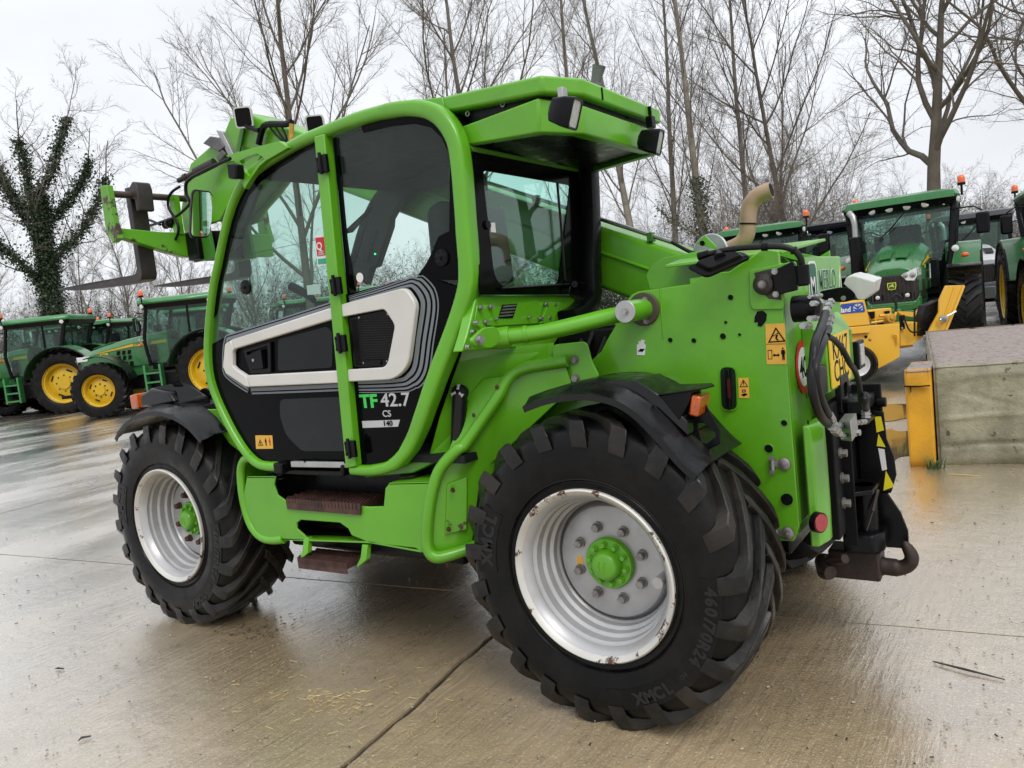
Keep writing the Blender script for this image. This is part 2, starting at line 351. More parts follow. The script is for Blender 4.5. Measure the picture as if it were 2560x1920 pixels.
# ================================================================ the yard
def ground_mat(name, base, dark, wet=1.0, spec=.5, leafy=False):
    M = bpy.data.materials.new(name); M.use_nodes = True; MAT[name] = M
    nt = M.node_tree; N = nt.nodes; L = nt.links; b = N['Principled BSDF']
    geo = N.new('ShaderNodeNewGeometry'); oi = N.new('ShaderNodeObjectInfo')
    def mapped(scale, rot=0):
        mp = N.new('ShaderNodeMapping'); mp.inputs['Scale'].default_value = scale; mp.inputs['Rotation'].default_value = (0, 0, rot); L.new(geo.outputs['Position'], mp.inputs[0]); return mp.outputs[0]
    def noise(vec, s, d=6, r=.6):
        n = N.new('ShaderNodeTexNoise'); n.inputs['Scale'].default_value = s; n.inputs['Detail'].default_value = d; n.inputs['Roughness'].default_value = r; L.new(vec, n.inputs['Vector']); return n.outputs[0]
    def rng(v, a, b_, c, d):
        r = N.new('ShaderNodeMapRange'); r.inputs[1].default_value = a; r.inputs[2].default_value = b_; r.inputs[3].default_value = c; r.inputs[4].default_value = d; L.new(v, r.inputs[0]); return r.outputs[0]
    def mix(f, a, b_):
        m = N.new('ShaderNodeMix'); m.data_type = 'RGBA'
        if isinstance(f, float): m.inputs[0].default_value = f
        else: L.new(f, m.inputs[0])
        for i, q in ((6, a), (7, b_)):
            if isinstance(q, tuple): m.inputs[i].default_value = (*q, 1)
            else: L.new(q, m.inputs[i])
        return m.outputs[2]
    def math_(op, a, b_):
        m = N.new('ShaderNodeMath'); m.operation = op
        for i, q in ((0, a), (1, b_)):
            if isinstance(q, (int, float)): m.inputs[i].default_value = q
            else: L.new(q, m.inputs[i])
        return m.outputs[0]
    P0 = mapped((1, 1, 1)); PB = mapped((1, .09, 1), GROT)          # brushed along the slab joints
    big = noise(P0, .35, 6, .62); mid = noise(P0, 2.2, 6, .65); fine = noise(P0, 85, 3, .65); brush = noise(PB, 30, 5, .68); grit = noise(P0, 190, 2, .55)
    c = mix(rng(big, .35, .68, 0, 1), base, dark)
    c = mix(rng(mid, .4, .75, 0, .55), c, tuple(q * 1.25 for q in base))
    c = mix(rng(brush, .47, .68, 0, .45), c, tuple(q * .55 for q in base))
    c = mix(rng(fine, .56, .66, 0, .8), c, tuple(min(.6, q * 2.2) for q in base))
    c = mix(rng(grit, .40, .30, 0, .75), c, tuple(q * .3 for q in base))
    stain = noise(P0, .9, 8, .7); c = mix(rng(stain, .56, .72, 0, .45), c, (.16, .085, .03))
    sc = N.new('ShaderNodeVectorMath'); sc.operation = 'SCALE'; L.new(c, sc.inputs[0]); L.new(rng(oi.outputs['Random'], 0, 1, .88, 1.1), sc.inputs['Scale'])
    L.new(sc.outputs[0], b.inputs['Base Color'])
    wetn = noise(mapped((1, .45, 1), GROT), .8, 7, .62)
    wetm = rng(wetn, .36, .62, 0, 1)
    L.new(rng(wetm, 0, 1, .48, .16), b.inputs['Roughness']); b.inputs['Specular IOR Level'].default_value = spec
    b.inputs['Coat Weight'].default_value = .3 * wet; L.new(rng(wetm, 0, 1, .24, .07), b.inputs['Coat Roughness']); b.inputs['Coat IOR'].default_value = 1.4
    h = math_('ADD', math_('MULTIPLY', brush, 1.35), math_('ADD', math_('MULTIPLY', fine, .5), math_('MULTIPLY', grit, .22)))
    h = math_('ADD', h, math_('MULTIPLY', noise(P0, 9, 4, .6), 1.2))
    bp = N.new('ShaderNodeBump'); bp.inputs['Distance'].default_value = .006; L.new(rng(wetm, 0, 1, .95, .6), bp.inputs['Strength']); L.new(h, bp.inputs['Height']); L.new(bp.outputs[0], b.inputs['Normal'])
    bc = N.new('ShaderNodeBump'); bc.inputs['Distance'].default_value = .006; L.new(rng(wetm, 0, 1, .7, .34), bc.inputs['Strength']); L.new(h, bc.inputs['Height']); L.new(bc.outputs[0], b.inputs['Coat Normal'])
    out = N['Material Output']                       # film of water: mirror share grows towards grazing view
    lw = N.new('ShaderNodeLayerWeight'); lw.inputs[0].default_value = .5; L.new(bc.outputs[0], lw.inputs['Normal'])
    gl = N.new('ShaderNodeBsdfGlossy'); gl.inputs[0].default_value = (1, 1, 1, 1); L.new(rng(wetm, 0, 1, .34, .15), gl.inputs[1]); L.new(bc.outputs[0], gl.inputs['Normal'])
    pw = math_('POWER', rng(lw.outputs['Facing'], .28, .86, 0, 1), 1.25)
    fac = math_('MULTIPLY', pw, rng(wetm, 0, 1, .78 * wet, 1.0 * wet))
    ms = N.new('ShaderNodeMixShader'); L.new(fac, ms.inputs[0]); L.new(b.outputs[0], ms.inputs[1]); L.new(gl.outputs[0], ms.inputs[2]); L.new(ms.outputs[0], out.inputs[0])
    return M
GANG = math.radians(7.5); GROT = -GANG
ground_mat('concrete', (.48, .36, .212), (.27, .205, .128))
ground_mat('earth', (.075, .055, .035), (.05, .04, .025), .5, .4)
mat('joint_fill', (.06, .048, .036), .35, var=.4, vscale=8, bump=.4, bscale=30)
mat('mud_water', (.13, .085, .04), .05, var=.15, vscale=3, rvar=.5, coat=.5)
m = MB(); m.prism([V(-400, -400, -.05), V(400, -400, -.05), V(400, 400, -.05), V(-400, 400, -.05)], (0, 0, .03)); tag(m.build('ground', 'earth'), kind='structure')
m = MB(); m.prism([V(-30, -30, -.016), V(34, -30, -.016), V(34, 12, -.016), V(-30, 12, -.016)], (0, 0, .003)); tag(m.build('yard_base', 'joint_fill'), kind='structure')
E1 = V(math.cos(GANG), math.sin(GANG), 0); E2 = V(-math.sin(GANG), math.cos(GANG), 0)
O0 = V(.905, .72, 0) ; O1 = V(1.489, .116, 0)
cross = O0 + E2 * (O1 - O0).dot(E2)         # where the two joints seen in the photograph meet
SX, SY = 7.2, 5.6
yard = tag(empty('concrete_yard', (0, 0, 0)), kind='structure')
sm = None; rnd = random.Random(5)
for i in range(-4, 5):
    for j in range(-6, 2):
        o = cross + E1 * (i * SX) + E2 * (j * SY)
        if sm is None:
            m = MB(); g = .015; gy_ = .005; n = 90
            def edge(a, b): return [a + (b - a) * t / n for t in range(n)]
            ring = [V(g, gy_, 0), V(SX - g, gy_, 0), V(SX - g, SY - gy_, 0), V(g, SY - gy_, 0)]; wob = lambda t: .006 * math.sin(t * 9.1) + .004 * math.sin(t * 23 + 1) + .003 * math.sin(t * 57)
            pts = []
            for k in range(4):
                for p in edge(ring[k], ring[(k + 1) % 4]): pts.append(p + (V(wob(p.y) + rnd.uniform(-.003, .003), 0, 0) if k % 2 else V(0, wob(p.x) * .3 + rnd.uniform(-.001, .001), 0)))
            m.prism([p + V(0, 0, -.016) for p in pts], (0, 0, .016)); s = m.build('slab', 'concrete', yard, smooth=False); sm = s
        else: s = sm.copy(); COL.objects.link(s)
        s.location = o + V(0, 0, rnd.uniform(-.0012, .0012)); s.rotation_euler = (0, 0, GANG)
# muddy puddles by the blocks
def puddle(c, rx, ry, seed, rot=0):
    r = random.Random(seed); pts = []; ph = [r.uniform(0, 6.28) for _ in range(6)]
    for i in range(60):
        a = i * 2 * math.pi / 60; k = 1 + sum(.22 / (q + 1) * math.sin((q + 2) * a + ph[q]) for q in range(6))
        x, y = rx * k * math.cos(a), ry * k * math.sin(a); pts.append(V(c[0] + x * math.cos(rot) - y * math.sin(rot), c[1] + x * math.sin(rot) + y * math.cos(rot), .0015))
    m = MB(); m.prism(pts, (0, 0, .0035)); tag(m.build('puddle', 'mud_water', smooth=False), kind='structure')
puddle((-.16, -4.3), .30, .95, 3, .1); puddle((.35, -6.2), .5, .9, 8, .3); puddle((.05, -3.0), .3, .12, 4, .3)
# ================================================================ telehandler
T = tag(empty('telehandler'), 'muddy bright green telehandler with raised boom and pallet forks, parked in the foreground', 'telehandler')
def P(name, mb, mt, par=None, **k): return mb.build(name, mt, par or T, **k)
def px0(pts, v): return Y(0, pts, v)
# ---------------------------------------------------------------- wheels
RT = .622
def wheel(x, ysign, nutmat, phase):
    ctr = Vector((x, .872 * ysign, .6)); K_ = .945; ax = Vector((0, ysign, 0))
    def pt(phi, r, a): return ctr + ax * a * (K_ if r > .34 else 1) + Vector((r * math.cos(phi), 0, r * math.sin(phi)))
    m = MB()   # rim: outer lip, stepped barrel, dished disc
    prof = [(.300, .205), (.318, .222), (.3325, .232), (.336, .226), (.330, .215), (.312, .205), (.303, .2), (.298, .165), (.284, .155), (.282, .12), (.270, .11), (.268, .08), (.256, .07), (.254, .045), (.247, .035), (.247, .01)]
    m.lathe([(.290, .18)] + prof[0:1] + prof, ctr, ax, 64)
    rim = P('wheel', m, 'rim_silver', ang=30)
    e = MB(); e.lathe([(.3135, .2185), (.322, .2305), (.3335, .2365), (.3395, .2315), (.340, .22), (.337, .214)], ctr, ax, 96); P('rim_lip', e, 'rim_edge', rim)
    m = MB(); m.lathe([(.247, .014), (.240, .022), (.236, .035), (.226, .048), (.205, .054), (.12, .054), (.09, .05), (0.002, .05)], ctr, ax, 56); P('rim_disc', m, 'rim_silver', rim, ang=25)
    h = MB(); h.lathe([(.103, .045), (.103, .072), (.099, .078), (.064, .078), (.062, .082), (.060, .104), (.054, .118), (.046, .124), (.040, .126), (.001, .126)], ctr, ax, 40)
    for i in range(10):
        a = 2 * math.pi * (i + .3) / 10; h.bolt(pt(a, .079, .079), ax, .0105, .018)
    if ysign > 0:
        c0 = ctr + ax * .1265
        for dx in (-.012, .006):
            zz = [(-.008, -.022), (.0, .0), (-.006, .002), (.002, .022)]
            h.sweep([c0 + Vector((-a + dx * -1.3, 0, b)) for a, b in zz], lambda i: rrect(.0035, .002, .001, 1), (0, 1, 0))
    P('hub', h, 'green', rim)
    for i in range(8):
        a = 2 * math.pi * (i + .5) / 8 + .1; n = MB(); n.bolt(pt(a, .1475, .052), ax, .0165, .034); P('wheel_nut', n, nutmat, rim)
    v = MB(); v.cyl(pt(math.pi + .02, .262, .085), pt(math.pi + .02, .262, .20), .021, 14)
    if x == 0: P('valve_guard', v, 'rim_silver', rim)
    if ysign > 0:
        d = MB(); a0 = -.06
        d.prism([pt(a0 + u, r, .0545) for u, r in ((-.12, .128), (.12, .128), (.12, .158), (-.12, .158))], ax * .001); P('sticker', d, 'warn_yellow', rim)
    # tyre carcass
    t = MB()
    half = [(.306, .205), (.325, .221), (.345, .226), (.38, .236), (.43, .247), (.475, .249), (.515, .243), (.545, .232), (.568, .212), (.583, .185), (.594, .12), (.599, .05)]
    half = [(r, a * (K_ if r > .34 else 1)) for r, a in half]; t.lathe(half + [(r, -a) for r, a in half[::-1]], ctr, ax, 88)
    for r0, dr in ((.375, .004), (.368, .003)):
        t.lathe([(r0 - dr, .2335 * K_), (r0, .2395 * K_), (r0 + dr, .2365 * K_)], ctr, ax, 72)
    ty = P('tyre', t, 'rubber', rim, ang=28)
    # lugs
    NL = 21; t = MB()
    for side in (1, -1):
        for i in range(NL):
            a0 = 2 * math.pi * (i + (0 if side > 0 else .5)) / NL + phase; secs = []
            for (a, rb, rt_, sh, wb, wt) in ((.2515, .500, .508, -.005, .034, .030), (.248, .532, .560, .0, .036, .030), (.234, .552, .601, .012, .037, .029), (.205, .566, .6125, .045, .037, .028), (.15, .575, .6165, .125, .036, .027), (.08, .58, .620, .225, .036, .026), (.0, .585, RT, .318, .036, .026), (-.018, .585, RT - .003, .336, .034, .024)):
                am = a0 - sh / .6
                sk = .30 if a < .24 else 0
                q = [pt(am + wb / rb + sk * .0, rb, side * a), pt(am + wt / rt_, rt_, side * a), pt(am - wt / rt_, rt_, side * a), pt(am - wb / rb, rb, side * a)]
                secs.append(q)
            t.loft(secs)
    P('tread', t, 'rubber_tread', rim, ang=28, bevel=.004, seg=1)
    if ysign > 0:   # raised sidewall lettering
        def arc(txt, a0, r, size, flip=1, sp=.6, bold=.055):
            a = a0; L_ = MB()
            for ch in txt:
                if ch != ' ':
                    rad = Vector((math.cos(a), 0, math.sin(a))); tan = Vector((math.sin(a), 0, -math.cos(a)))  # clockwise seen from outside (+Y looking to -Y: X to the left)
                    xd = -tan * flip; yd = rad * flip
                    wid = .028 * 2 * size / .08
                    L_.text(ch, size, pt(a, r, .2485) - yd * size * .33 + ax * .0015, xd, yd, bold, .001, 'CENTER')
                a += flip * sp * size / r * (1.0 if ch not in 'I/ 1' else .7)
            P('lettering', L_, 'rubber_mark', rim)
        arc('XMCL', 0.06, .475, .075, 1, .8); arc('460/70R24', math.pi - .0, .475, .058, 1, .62); arc('IND', math.pi + .72, .475, .022, 1, .7); arc('XMCL', -math.pi / 2 - .35, .475, .06, -1, .75); 
        for a1, a2, r1, r2 in ((-.06, .52, .43, .525), (math.pi - .1, math.pi + .85, .435, .515), (-math.pi / 2 - .1 - .75, -math.pi / 2 - .05, .435, .515)):
            n = 12; bnd = MB(); bnd.strip([pt(a1 + (a2 - a1) * i / n, r1, .2472) for i in range(n + 1)], [pt(a1 + (a2 - a1) * i / n, r2, .2450) for i in range(n + 1)], ax * .0028); P('sidewall_panel', bnd, 'rubber', rim)
    return rim
WB = 2.82
wheel(0, 1, 'nut_steel', .1); wheel(WB, 1, 'nut_rust', .25); wheel(0, -1, 'nut_steel', .3); wheel(WB, -1, 'nut_rust', .5)
# ---------------------------------------------------------------- chassis
m = MB(); m.b2((-.55, -.38, .5), (3.1, .38, .78)); m.b2((.55, -.6, .50), (2.2, .72, .62)); P('chassis', m, 'black_steel', bevel=.01)
for x in (0, WB):
    m = MB(); m.tube([(x, -.62, .6), (x, -.3, .6), (x, -.12, .58), (x, .12, .58), (x, .3, .6), (x, .62, .6)], [.14, .1, .17, .17, .1, .14], 16); m.cyl((x, .55, .6), (x, .86, .6), .22, 24); m.cyl((x, -.55, .6), (x, -.86, .6), .22, 24); P('axle', m, 'black_steel')
m = MB(); m.b2((.75, .45, .50), (1.95, .93, .60)); P('tank', m, 'black_plastic', bevel=.03)
m = MB(); m.b2((.62, .1, .60), (2.05, .90, .99)); P('battery_box', m, 'black_plastic', bevel=.02)
# ---------------------------------------------------------------- cab frame
FR = [(715, 1165, .055), (659, 1161, .052), (623, 1131, .05), (589, 1078, .048), (556, 1011, .045), (534, 948, .043), (527, 882, .043), (531, 799, .043), (541, 716, .043), (552, 664, .043), (577, 548, .045), (609, 468, .05), (643, 429, .055), (699, 389, .058), (765, 352, .06), (818, 331, .062), (898, 300, .066), (981, 278, .072), (1047, 272, .078), (1092, 284, .082), (1122, 312, .082), (1144, 355, .08), (1154, 415, .08), (1160, 482, .08), (1167, 581, .083), (1174, 680, .086), (1169, 733, .088), (1149, 799, .088), (1124, 866, .088), (1098, 932, .086), (1071, 1008, .082), (1045, 1081, .076), (1017, 1133, .068), (981, 1164, .06), (931, 1174, .056), (888, 1172, .056)]
Fp = px0([(a, b) for a, b, c in FR], 1.03)
Fw = [c for a, b, c in FR]
Fs = smooth_path(Fp, 3); Fws = [Fw[min(len(Fw) - 1, i // 3)] for i in range(len(Fs))]
m = MB(); m.sweep(Fs, lambda i: rrect(Fws[i] * .44, .04, .02, 3), (0, 1, 0)); P('cab_frame', m, 'green')
# right hand loop and cross members
Fr = [Vector((p.x, .06, p.z)) for p in Fs]
m = MB(); m.sweep(Fr, lambda i: rrect(.03, .04, .015, 2), (0, 1, 0)); P('cab_frame', m, 'black_steel')
m = MB()
for i in (9, 37, 46, 60, 80): a = Fs[i]; m.cyl((a.x, .98, a.z), (a.x, .08, a.z), .028, 10)
P('cross_member', m, 'black_steel')
m = MB(); m.b2((.62, .08, 1.0), (1.95, 1.0, 1.035)); P('cab_floor', m, 'interior')
# roof skin with headliner
i0, i1 = 36, 63
m = MB(); m.strip([Fs[i] + V(0, -.04, .0) for i in range(i0, i1)], [Fr[i] + V(0, .0, .0) for i in range(i0, i1)], (0, 0, -.035)); P('headliner', m, 'headliner')
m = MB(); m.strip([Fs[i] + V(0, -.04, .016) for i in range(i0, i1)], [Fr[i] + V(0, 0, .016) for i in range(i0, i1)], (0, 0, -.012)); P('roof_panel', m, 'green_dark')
# windscreen
m = MB(); m.strip([Fs[i] + V(0.005, -.03, 0) for i in range(10, i0 + 1)], [Fr[i] + V(.005, .02, 0) for i in range(10, i0 + 1)], (.004, 0, .001)); P('windscreen', m, 'glass_side')
# B post
m = MB(); m.prism(px0([(808, 345), (833, 338), (910, 1160), (885, 1165)], 1.02), (0, .056, 0)); P('door_post', m, 'green', bevel=.006)
# glazing
def bp(yy, side): # B post edges as picture columns
    t = (yy - 345) / (1162 - 345); return (808 + 77 * t, yy) if side < 0 else (833 + 77 * t, yy)
gy = 1.030
door_up = [(a, b) for a, b, c in FR[6:16]]
m = MB(); m.prism(px0(door_up + [(812, 350), bp(752, -1), (588, 836), (560, 850), (528, 868)], gy), (0, .005, 0)); P('door_glass', m, 'glass_side', smooth=False)
door_dn = [bp(752, -1), (588, 836), (560, 850), (528, 868)] + [(a, b) for a, b, c in FR[0:7]][::-1] + [bp(1162, -1)]
m = MB(); m.prism(px0(door_dn, gy - .03), (0, .035, 0)); P('door_panel', m, 'black_gloss', smooth=False)
m = MB(); m.prism(round_poly(Y(3, [(605, 1050), (1095, 1030), (1105, 1440), (770, 1440), (650, 1320), (605, 1180)], gy + .0055), .03), (0, .002, 0)); P('door_inset', m, 'door_inset_dark')
m = MB(); m.prism(round_poly(Y(3, [(590, 600), (960, 500), (1000, 540), (1000, 810), (590, 835)], gy + .0055), .02), (0, .002, 0)); P('door_inset', m, 'door_inset_dark')
side_up = [bp(345, 1)] + [(a, b) for a, b, c in FR[16:26]]
m = MB(); m.prism(px0(side_up + [(1163, 720), (1075, 690), (1045, 692), (905, 729), (878, 735), bp(700, 1)], gy), (0, .005, 0)); P('side_glass', m, 'glass_side', smooth=False)
side_dn = [bp(700, 1), (878, 735), (905, 729), (1045, 692), (1075, 690), (1163, 720)] + [(a, b) for a, b, c in FR[26:35]] + [bp(1165, 1)]
m = MB(); m.prism(px0(side_dn, gy - .03), (0, .035, 0)); P('side_panel', m, 'black_gloss', smooth=False)
# printed black edges of the panes
def border(path, w, toward):
    B = [p + (toward - p).normalized() * w for p in path]; return path, B
m = MB()
A_, B_ = border(px0([(a, b) for a, b, c in FR[7:16]], gy + .0055), .055, U(0, 700, 620, 'y', gy)); m.strip(A_, B_, (0, .0015, 0))
m.prism(px0([(800, 352), (812, 350), bp(750, -1), (826, 756)], gy + .0055), (0, .0015, 0)); P('window_border', m, 'black_gloss', smooth=False)
m = MB()
A_, B_ = border(px0([(a, b) for a, b, c in FR[16:24]], gy + .0055), .06, U(0, 985, 560, 'y', gy)); m.strip(A_, B_, (0, .0015, 0))
m.prism(px0([bp(345, 1), (846, 345), (870, 600), (886, 712), (893, 730), bp(715, 1)], gy + .0055), (0, .0015, 0))
m.prism(Y(1, [(1960, 800), (1885, 800), (1880, 1290), (1800, 1330), (1775, 1385), (1750, 1450), (1700, 1545), (1640, 1630), (1700, 1659), (2010, 1659)], gy + .0055), (0, .0015, 0)); P('window_border', m, 'black_gloss', smooth=False)
# round window catches
def knob(c, r, k):
    m = MB(); m.lathe([(.001, .022), (r * .22, .022), (r * .25, .014), (r * .5, .012), (r * .95, .010), (r, .006), (r, 0)], c, (0, 1, 0), 24)
    for i in range(6): a = i * math.pi / 3; m.bolt(c + V(math.cos(a) * r * .75, .009, math.sin(a) * r * .75), (0, 1, 0), r * .07, .006)
    P('window_catch', m, 'black_plastic')
knob(U(1, 1828, 1490, 'y', gy + .007), .036, 1); knob(U(3, 350, 205, 'y', gy + .006), .038, 1)
# ---------------------------------------------------------------- white trim and stripes
yt = gy + .006
def trim(pts, k=3, th=.028, b=.006): m = MB(); m.prism(Y(k, pts, yt), (0, th, 0)); P('trim', m, 'white_trim', bevel=b)
trim([(268, 597), (1048, 348), (1054, 438), (293, 668)]); trim([(380, 866), (1090, 828), (1100, 922), (408, 953)])
trim([(264, 599), (289, 669), (277, 690), (277, 793), (304, 820), (376, 866), (404, 954), (372, 950), (226, 852), (204, 800), (218, 632)])
def rl(k, pts, r): return round_poly(Y(k, pts, yt), r)
o_ = rl(3, [(1062, 342), (1580, 205), (1662, 325), (1600, 800), (1500, 895), (1115, 914)], [0, .03, .03, .05, .05, 0]); i_ = rl(3, [(1070, 434), (1422, 366), (1502, 490), (1448, 770), (1415, 805), (1108, 824)], [0, .02, .02, .02, .02, 0])
m = MB(); m.strip(o_, i_, (0, .03, 0)); P('trim', m, 'white_trim', bevel=.006)
def stripes(path, scale, offs, name):
    Pp = Y(3, path, gy + .0062); n = len(Pp); nn = []
    for i in range(n):
        t = (Pp[min(n - 1, i + 1)] - Pp[max(0, i - 1)]).normalized(); nn.append(Vector((t.z, 0, -t.x)))
    for a, b in offs:
        A = [p + q * a * s for p, q, s in zip(Pp, nn, scale)]; B = [p + q * b * s for p, q, s in zip(Pp, nn, scale)]
        m = MB(); m.strip(A, B, (0, .001, 0)); P('stripe', m, 'stripe_grey', smooth=False)
def dens(path, sc, n=5):
    q = smooth_path([Vector((a, b, 0)) for a, b in path], n); s = [sc[i // n] + (sc[min(len(sc) - 1, i // n + 1)] - sc[i // n]) * (i % n) / n for i in range(len(q))]; return [(p.x, p.y) for p in q], s
pth, sc_ = dens([(1130, 322), (1350, 264), (1560, 208), (1610, 225), (1652, 290), (1662, 360), (1630, 580), (1604, 780), (1566, 850), (1490, 893), (1190, 912)], [.3, .35, .45, .8, 1, 1, 1, 1, .85, .62, .55])
sg = 1
stripes(pth, sc_, [(.002, .026), (.038, .056), (.068, .082), (.094, .101)], 's')
pth, sc_ = dens([(1048, 345), (660, 468), (268, 592), (212, 628), (200, 800), (222, 858), (368, 956), (404, 960), (750, 945), (1100, 928)], [.8, .8, .9, 1, 1, 1, 1, 1, 1, 1])
stripes(pth, [-s for s in sc_], [(.001, .02), (.027, .036)], 's')
# louvre
m = MB(); m.prism(rl(3, [(1132, 432), (1400, 374), (1440, 384), (1492, 482), (1440, 778), (1400, 806), (1172, 802)], .01), (0, .012, 0)); lv = P('louvre', m, 'black_plastic', bevel=.004)
for i in range(19):
    y0 = 430 + i * 18; xr = 1430 + 45 * min(1, (y0 - 400) / 90) if y0 < 490 else 1478 - (y0 - 490) * .15
    m = MB(); a = U(3, 1205, y0 + 14, 'y', yt + .012); b = U(3, xr, y0 - 8 + 14, 'y', yt + .012); m.tube([a, b], .0035, 6); P('slat', m, 'black_plastic', lv)
for i in range(5): m = MB(); m.tube([U(3, 1142 + i * 9, 450, 'y', yt + .012), U(3, 1178 + i * 9, 795, 'y', yt + .012)], .0022, 6); P('slat', m, 'black_plastic', lv)
for q in ((1202, 434), (1418, 408), (1237, 774), (1413, 763)): m = MB(); m.bolt(U(3, *q, 'y', yt + .012), (0, 1, 0), .004, .005); P('screw', m, 'zinc', lv)
m = MB(); m.prism(rl(3, [(1255, 762), (1385, 750), (1380, 790), (1262, 800)], .006), (0, .02, 0)); P('latch', m, 'black_plastic', lv, bevel=.003)
# door handle
m = MB(); m.ring(rl(3, [(340, 680), (545, 615), (550, 845), (395, 850)], .008), rl(3, [(365, 695), (525, 645), (528, 815), (408, 822)], .008), (0, .014, 0)); hd = P('door_handle', m, 'black_plastic', bevel=.003)
m = MB(); m.prism(rl(3, [(372, 720), (480, 672), (500, 815), (400, 820)], .004), (0, .02, 0)); P('grip', m, 'black_plastic', hd, bevel=.004)
m = MB(); m.cyl(U(3, 405, 755, 'y', yt + .018), U(3, 405, 755, 'y', yt + .018) + V(0, .006, 0), .008, 14); P('lock', m, 'zinc', hd)
# hinges
for k, x, y in ((1, 938, 785), (3, 1040, 195), (3, 1078, 628), (3, 1150, 1420)):
    c = U(k, x, y, 'y', 1.075); m = MB(); m.box(c + V(-.012, .008, 0), (.035, .018, .078)); m.box(c + V(.022, .006, 0), (.032, .014, .07)); m.cyl(c + V(.006, .018, -.045), c + V(.006, .018, .05), .009, 10)
    h = P('hinge', m, 'black_plastic', bevel=.003)
    for dz in (-.024, .024): b = MB(); b.bolt(c + V(.026, .012, dz), (0, 1, 0), .006, .008); P('bolt', b, 'black_steel', h)
# lettering and stickers on the cab side
XD = V(-1, 0, 0); ZU = V(0, 0, 1)
def txt(s, size, o, mt, name='lettering', par=None, **k): m = MB(); m.text(s, size, o, k.pop('xd', XD), k.pop('yd', ZU), **k); return P(name, m, mt, par, smooth=False)
def sldir(k, a, b, v): p, q = U(k, *a, 'y', v), U(k, *b, 'y', v); return p, (q - p)
o, d = sldir(3, (1213, 1112), (1360, 1108), gy + .007); txt('TF', .085, o, 'decal_green', bold=.03, sx=1.22)
o, d = sldir(3, (1368, 1104), (1620, 1100), gy + .007); txt('42.7', .085, o, 'decal_silver', bold=.012, sx=1.22)
o, d = sldir(3, (1378, 1182), (1455, 1180), gy + .007); txt('CS', .042, o, 'decal_silver', bold=.006, sx=1.1)
m = MB(); m.prism(Y(3, [(1222, 1214), (1508, 1204), (1494, 1256), (1228, 1266)], gy + .006), (0, .001, 0)); P('decal', m, 'decal_silver', smooth=False)
o, d = sldir(3, (1380, 1250), (1455, 1248), gy + .0085); txt('140', .034, o, 'decal_black', bold=.008, sx=1.2)
def sticker(poly, mt, par=None, d=(0, .0012, 0)): m = MB(); m.prism(poly, d); return P('sticker', m, mt, par, smooth=False)
def tri_sign(c, s, par, xd, nrm, mark='man'):
    xd = Vector(xd).normalized(); nrm = Vector(nrm); m = MB(); up = ZU
    f = lambda a, b: c + xd * a * s + up * b * s + nrm * .0016
    m.ring([f(-.5, -.43), f(.5, -.43), f(0, .43)], [f(-.38, -.36), f(.38, -.36), f(0, .29)], nrm * .0008)
    if mark == 'man':
        m.prism([f(-.02, -.02), f(.1, -.02), f(.02, -.2), f(.12, -.33), f(.02, -.33), f(-.08, -.2)], nrm * .0008); m.prism([f(.02, .02), f(.1, .02), f(.1, .1), f(.02, .1)], nrm * .0008); m.prism([f(-.2, -.1), f(.0, .0), f(.0, .04), f(-.22, -.06)], nrm * .0008)
    else: m.prism([f(-.04, -.1), f(.04, -.1), f(.05, .2), f(-.05, .2)], nrm * .0008); m.prism([f(-.04, -.25), f(.04, -.25), f(.04, -.17), f(-.04, -.17)], nrm * .0008)
    P('pictogram', m, 'decal_black', par, smooth=False)
def man_sign(c, h, par, xd, nrm, mt='decal_black'):
    xd = Vector(xd).normalized(); nrm = Vector(nrm); m = MB(); f = lambda a, b: c + xd * a * h + ZU * b * h + nrm * .0016
    m.prism([f(-.08, -.5), f(-.02, -.5), f(0, -.1), f(.02, -.5), f(.08, -.5), f(.1, 0), f(.14, -.05), f(.16, 0), f(.12, .28), f(-.12, .28), f(-.16, 0), f(-.14, -.05), f(-.1, 0)], nrm * .0008)
    m.prism([f(.06 * math.cos(a), .39 + .08 * math.sin(a)) for a in [i * math.pi / 4 for i in range(8)]], nrm * .0008); P('pictogram', m, mt, par, smooth=False)
s = sticker(Y(3, [(418, 1322), (546, 1322), (552, 1422), (424, 1424)], gy + .006), 'warn_yellow')
tri_sign(U(3, 457, 1374, 'y', gy + .006), .040, s, XD, (0, 1, 0)); man_sign(U(3, 498, 1370, 'y', gy + .006), .042, s, XD, (0, 1, 0)); man_sign(U(3, 528, 1370, 'y', gy + .006), .042, s, XD, (0, 1, 0), 'decal_red')
s = sticker(Y(1, [(868, 1322), (942, 1318), (972, 1545), (888, 1554)], gy + .006), 'decal_white')
m = MB(); m.prism(Y(1, [(870, 1340), (944, 1334), (958, 1470), (884, 1480)], gy + .0075), (0, .001, 0)); P('print', m, 'decal_red', s, smooth=False)
txt('Q', .050, U(1, 880, 1436, 'y', gy + .009), 'decal_white', par=s, bold=.01)
m = MB(); m.prism(Y(1, [(888, 1500), (962, 1493), (966, 1535), (892, 1540)], gy + .0075), (0, .001, 0)); P('print', m, 'decal_teal', s, smooth=False)
txt('QUALITY', .0095, U(1, 893, 1458, 'y', gy + .009), 'decal_white', par=s); txt('CONTROL', .0088, U(1, 893, 1474, 'y', gy + .009), 'decal_white', par=s)
sticker(Y(3, [(805, 192), (905, 180), (912, 254), (812, 264)], gy - .02), 'decal_white')
m = MB(); c = U(3, 1205, 132, 'y', gy + .0065); m.cyl(c, c + V(0, .001, 0), .0215, 24); P('sticker', m, 'decal_white')
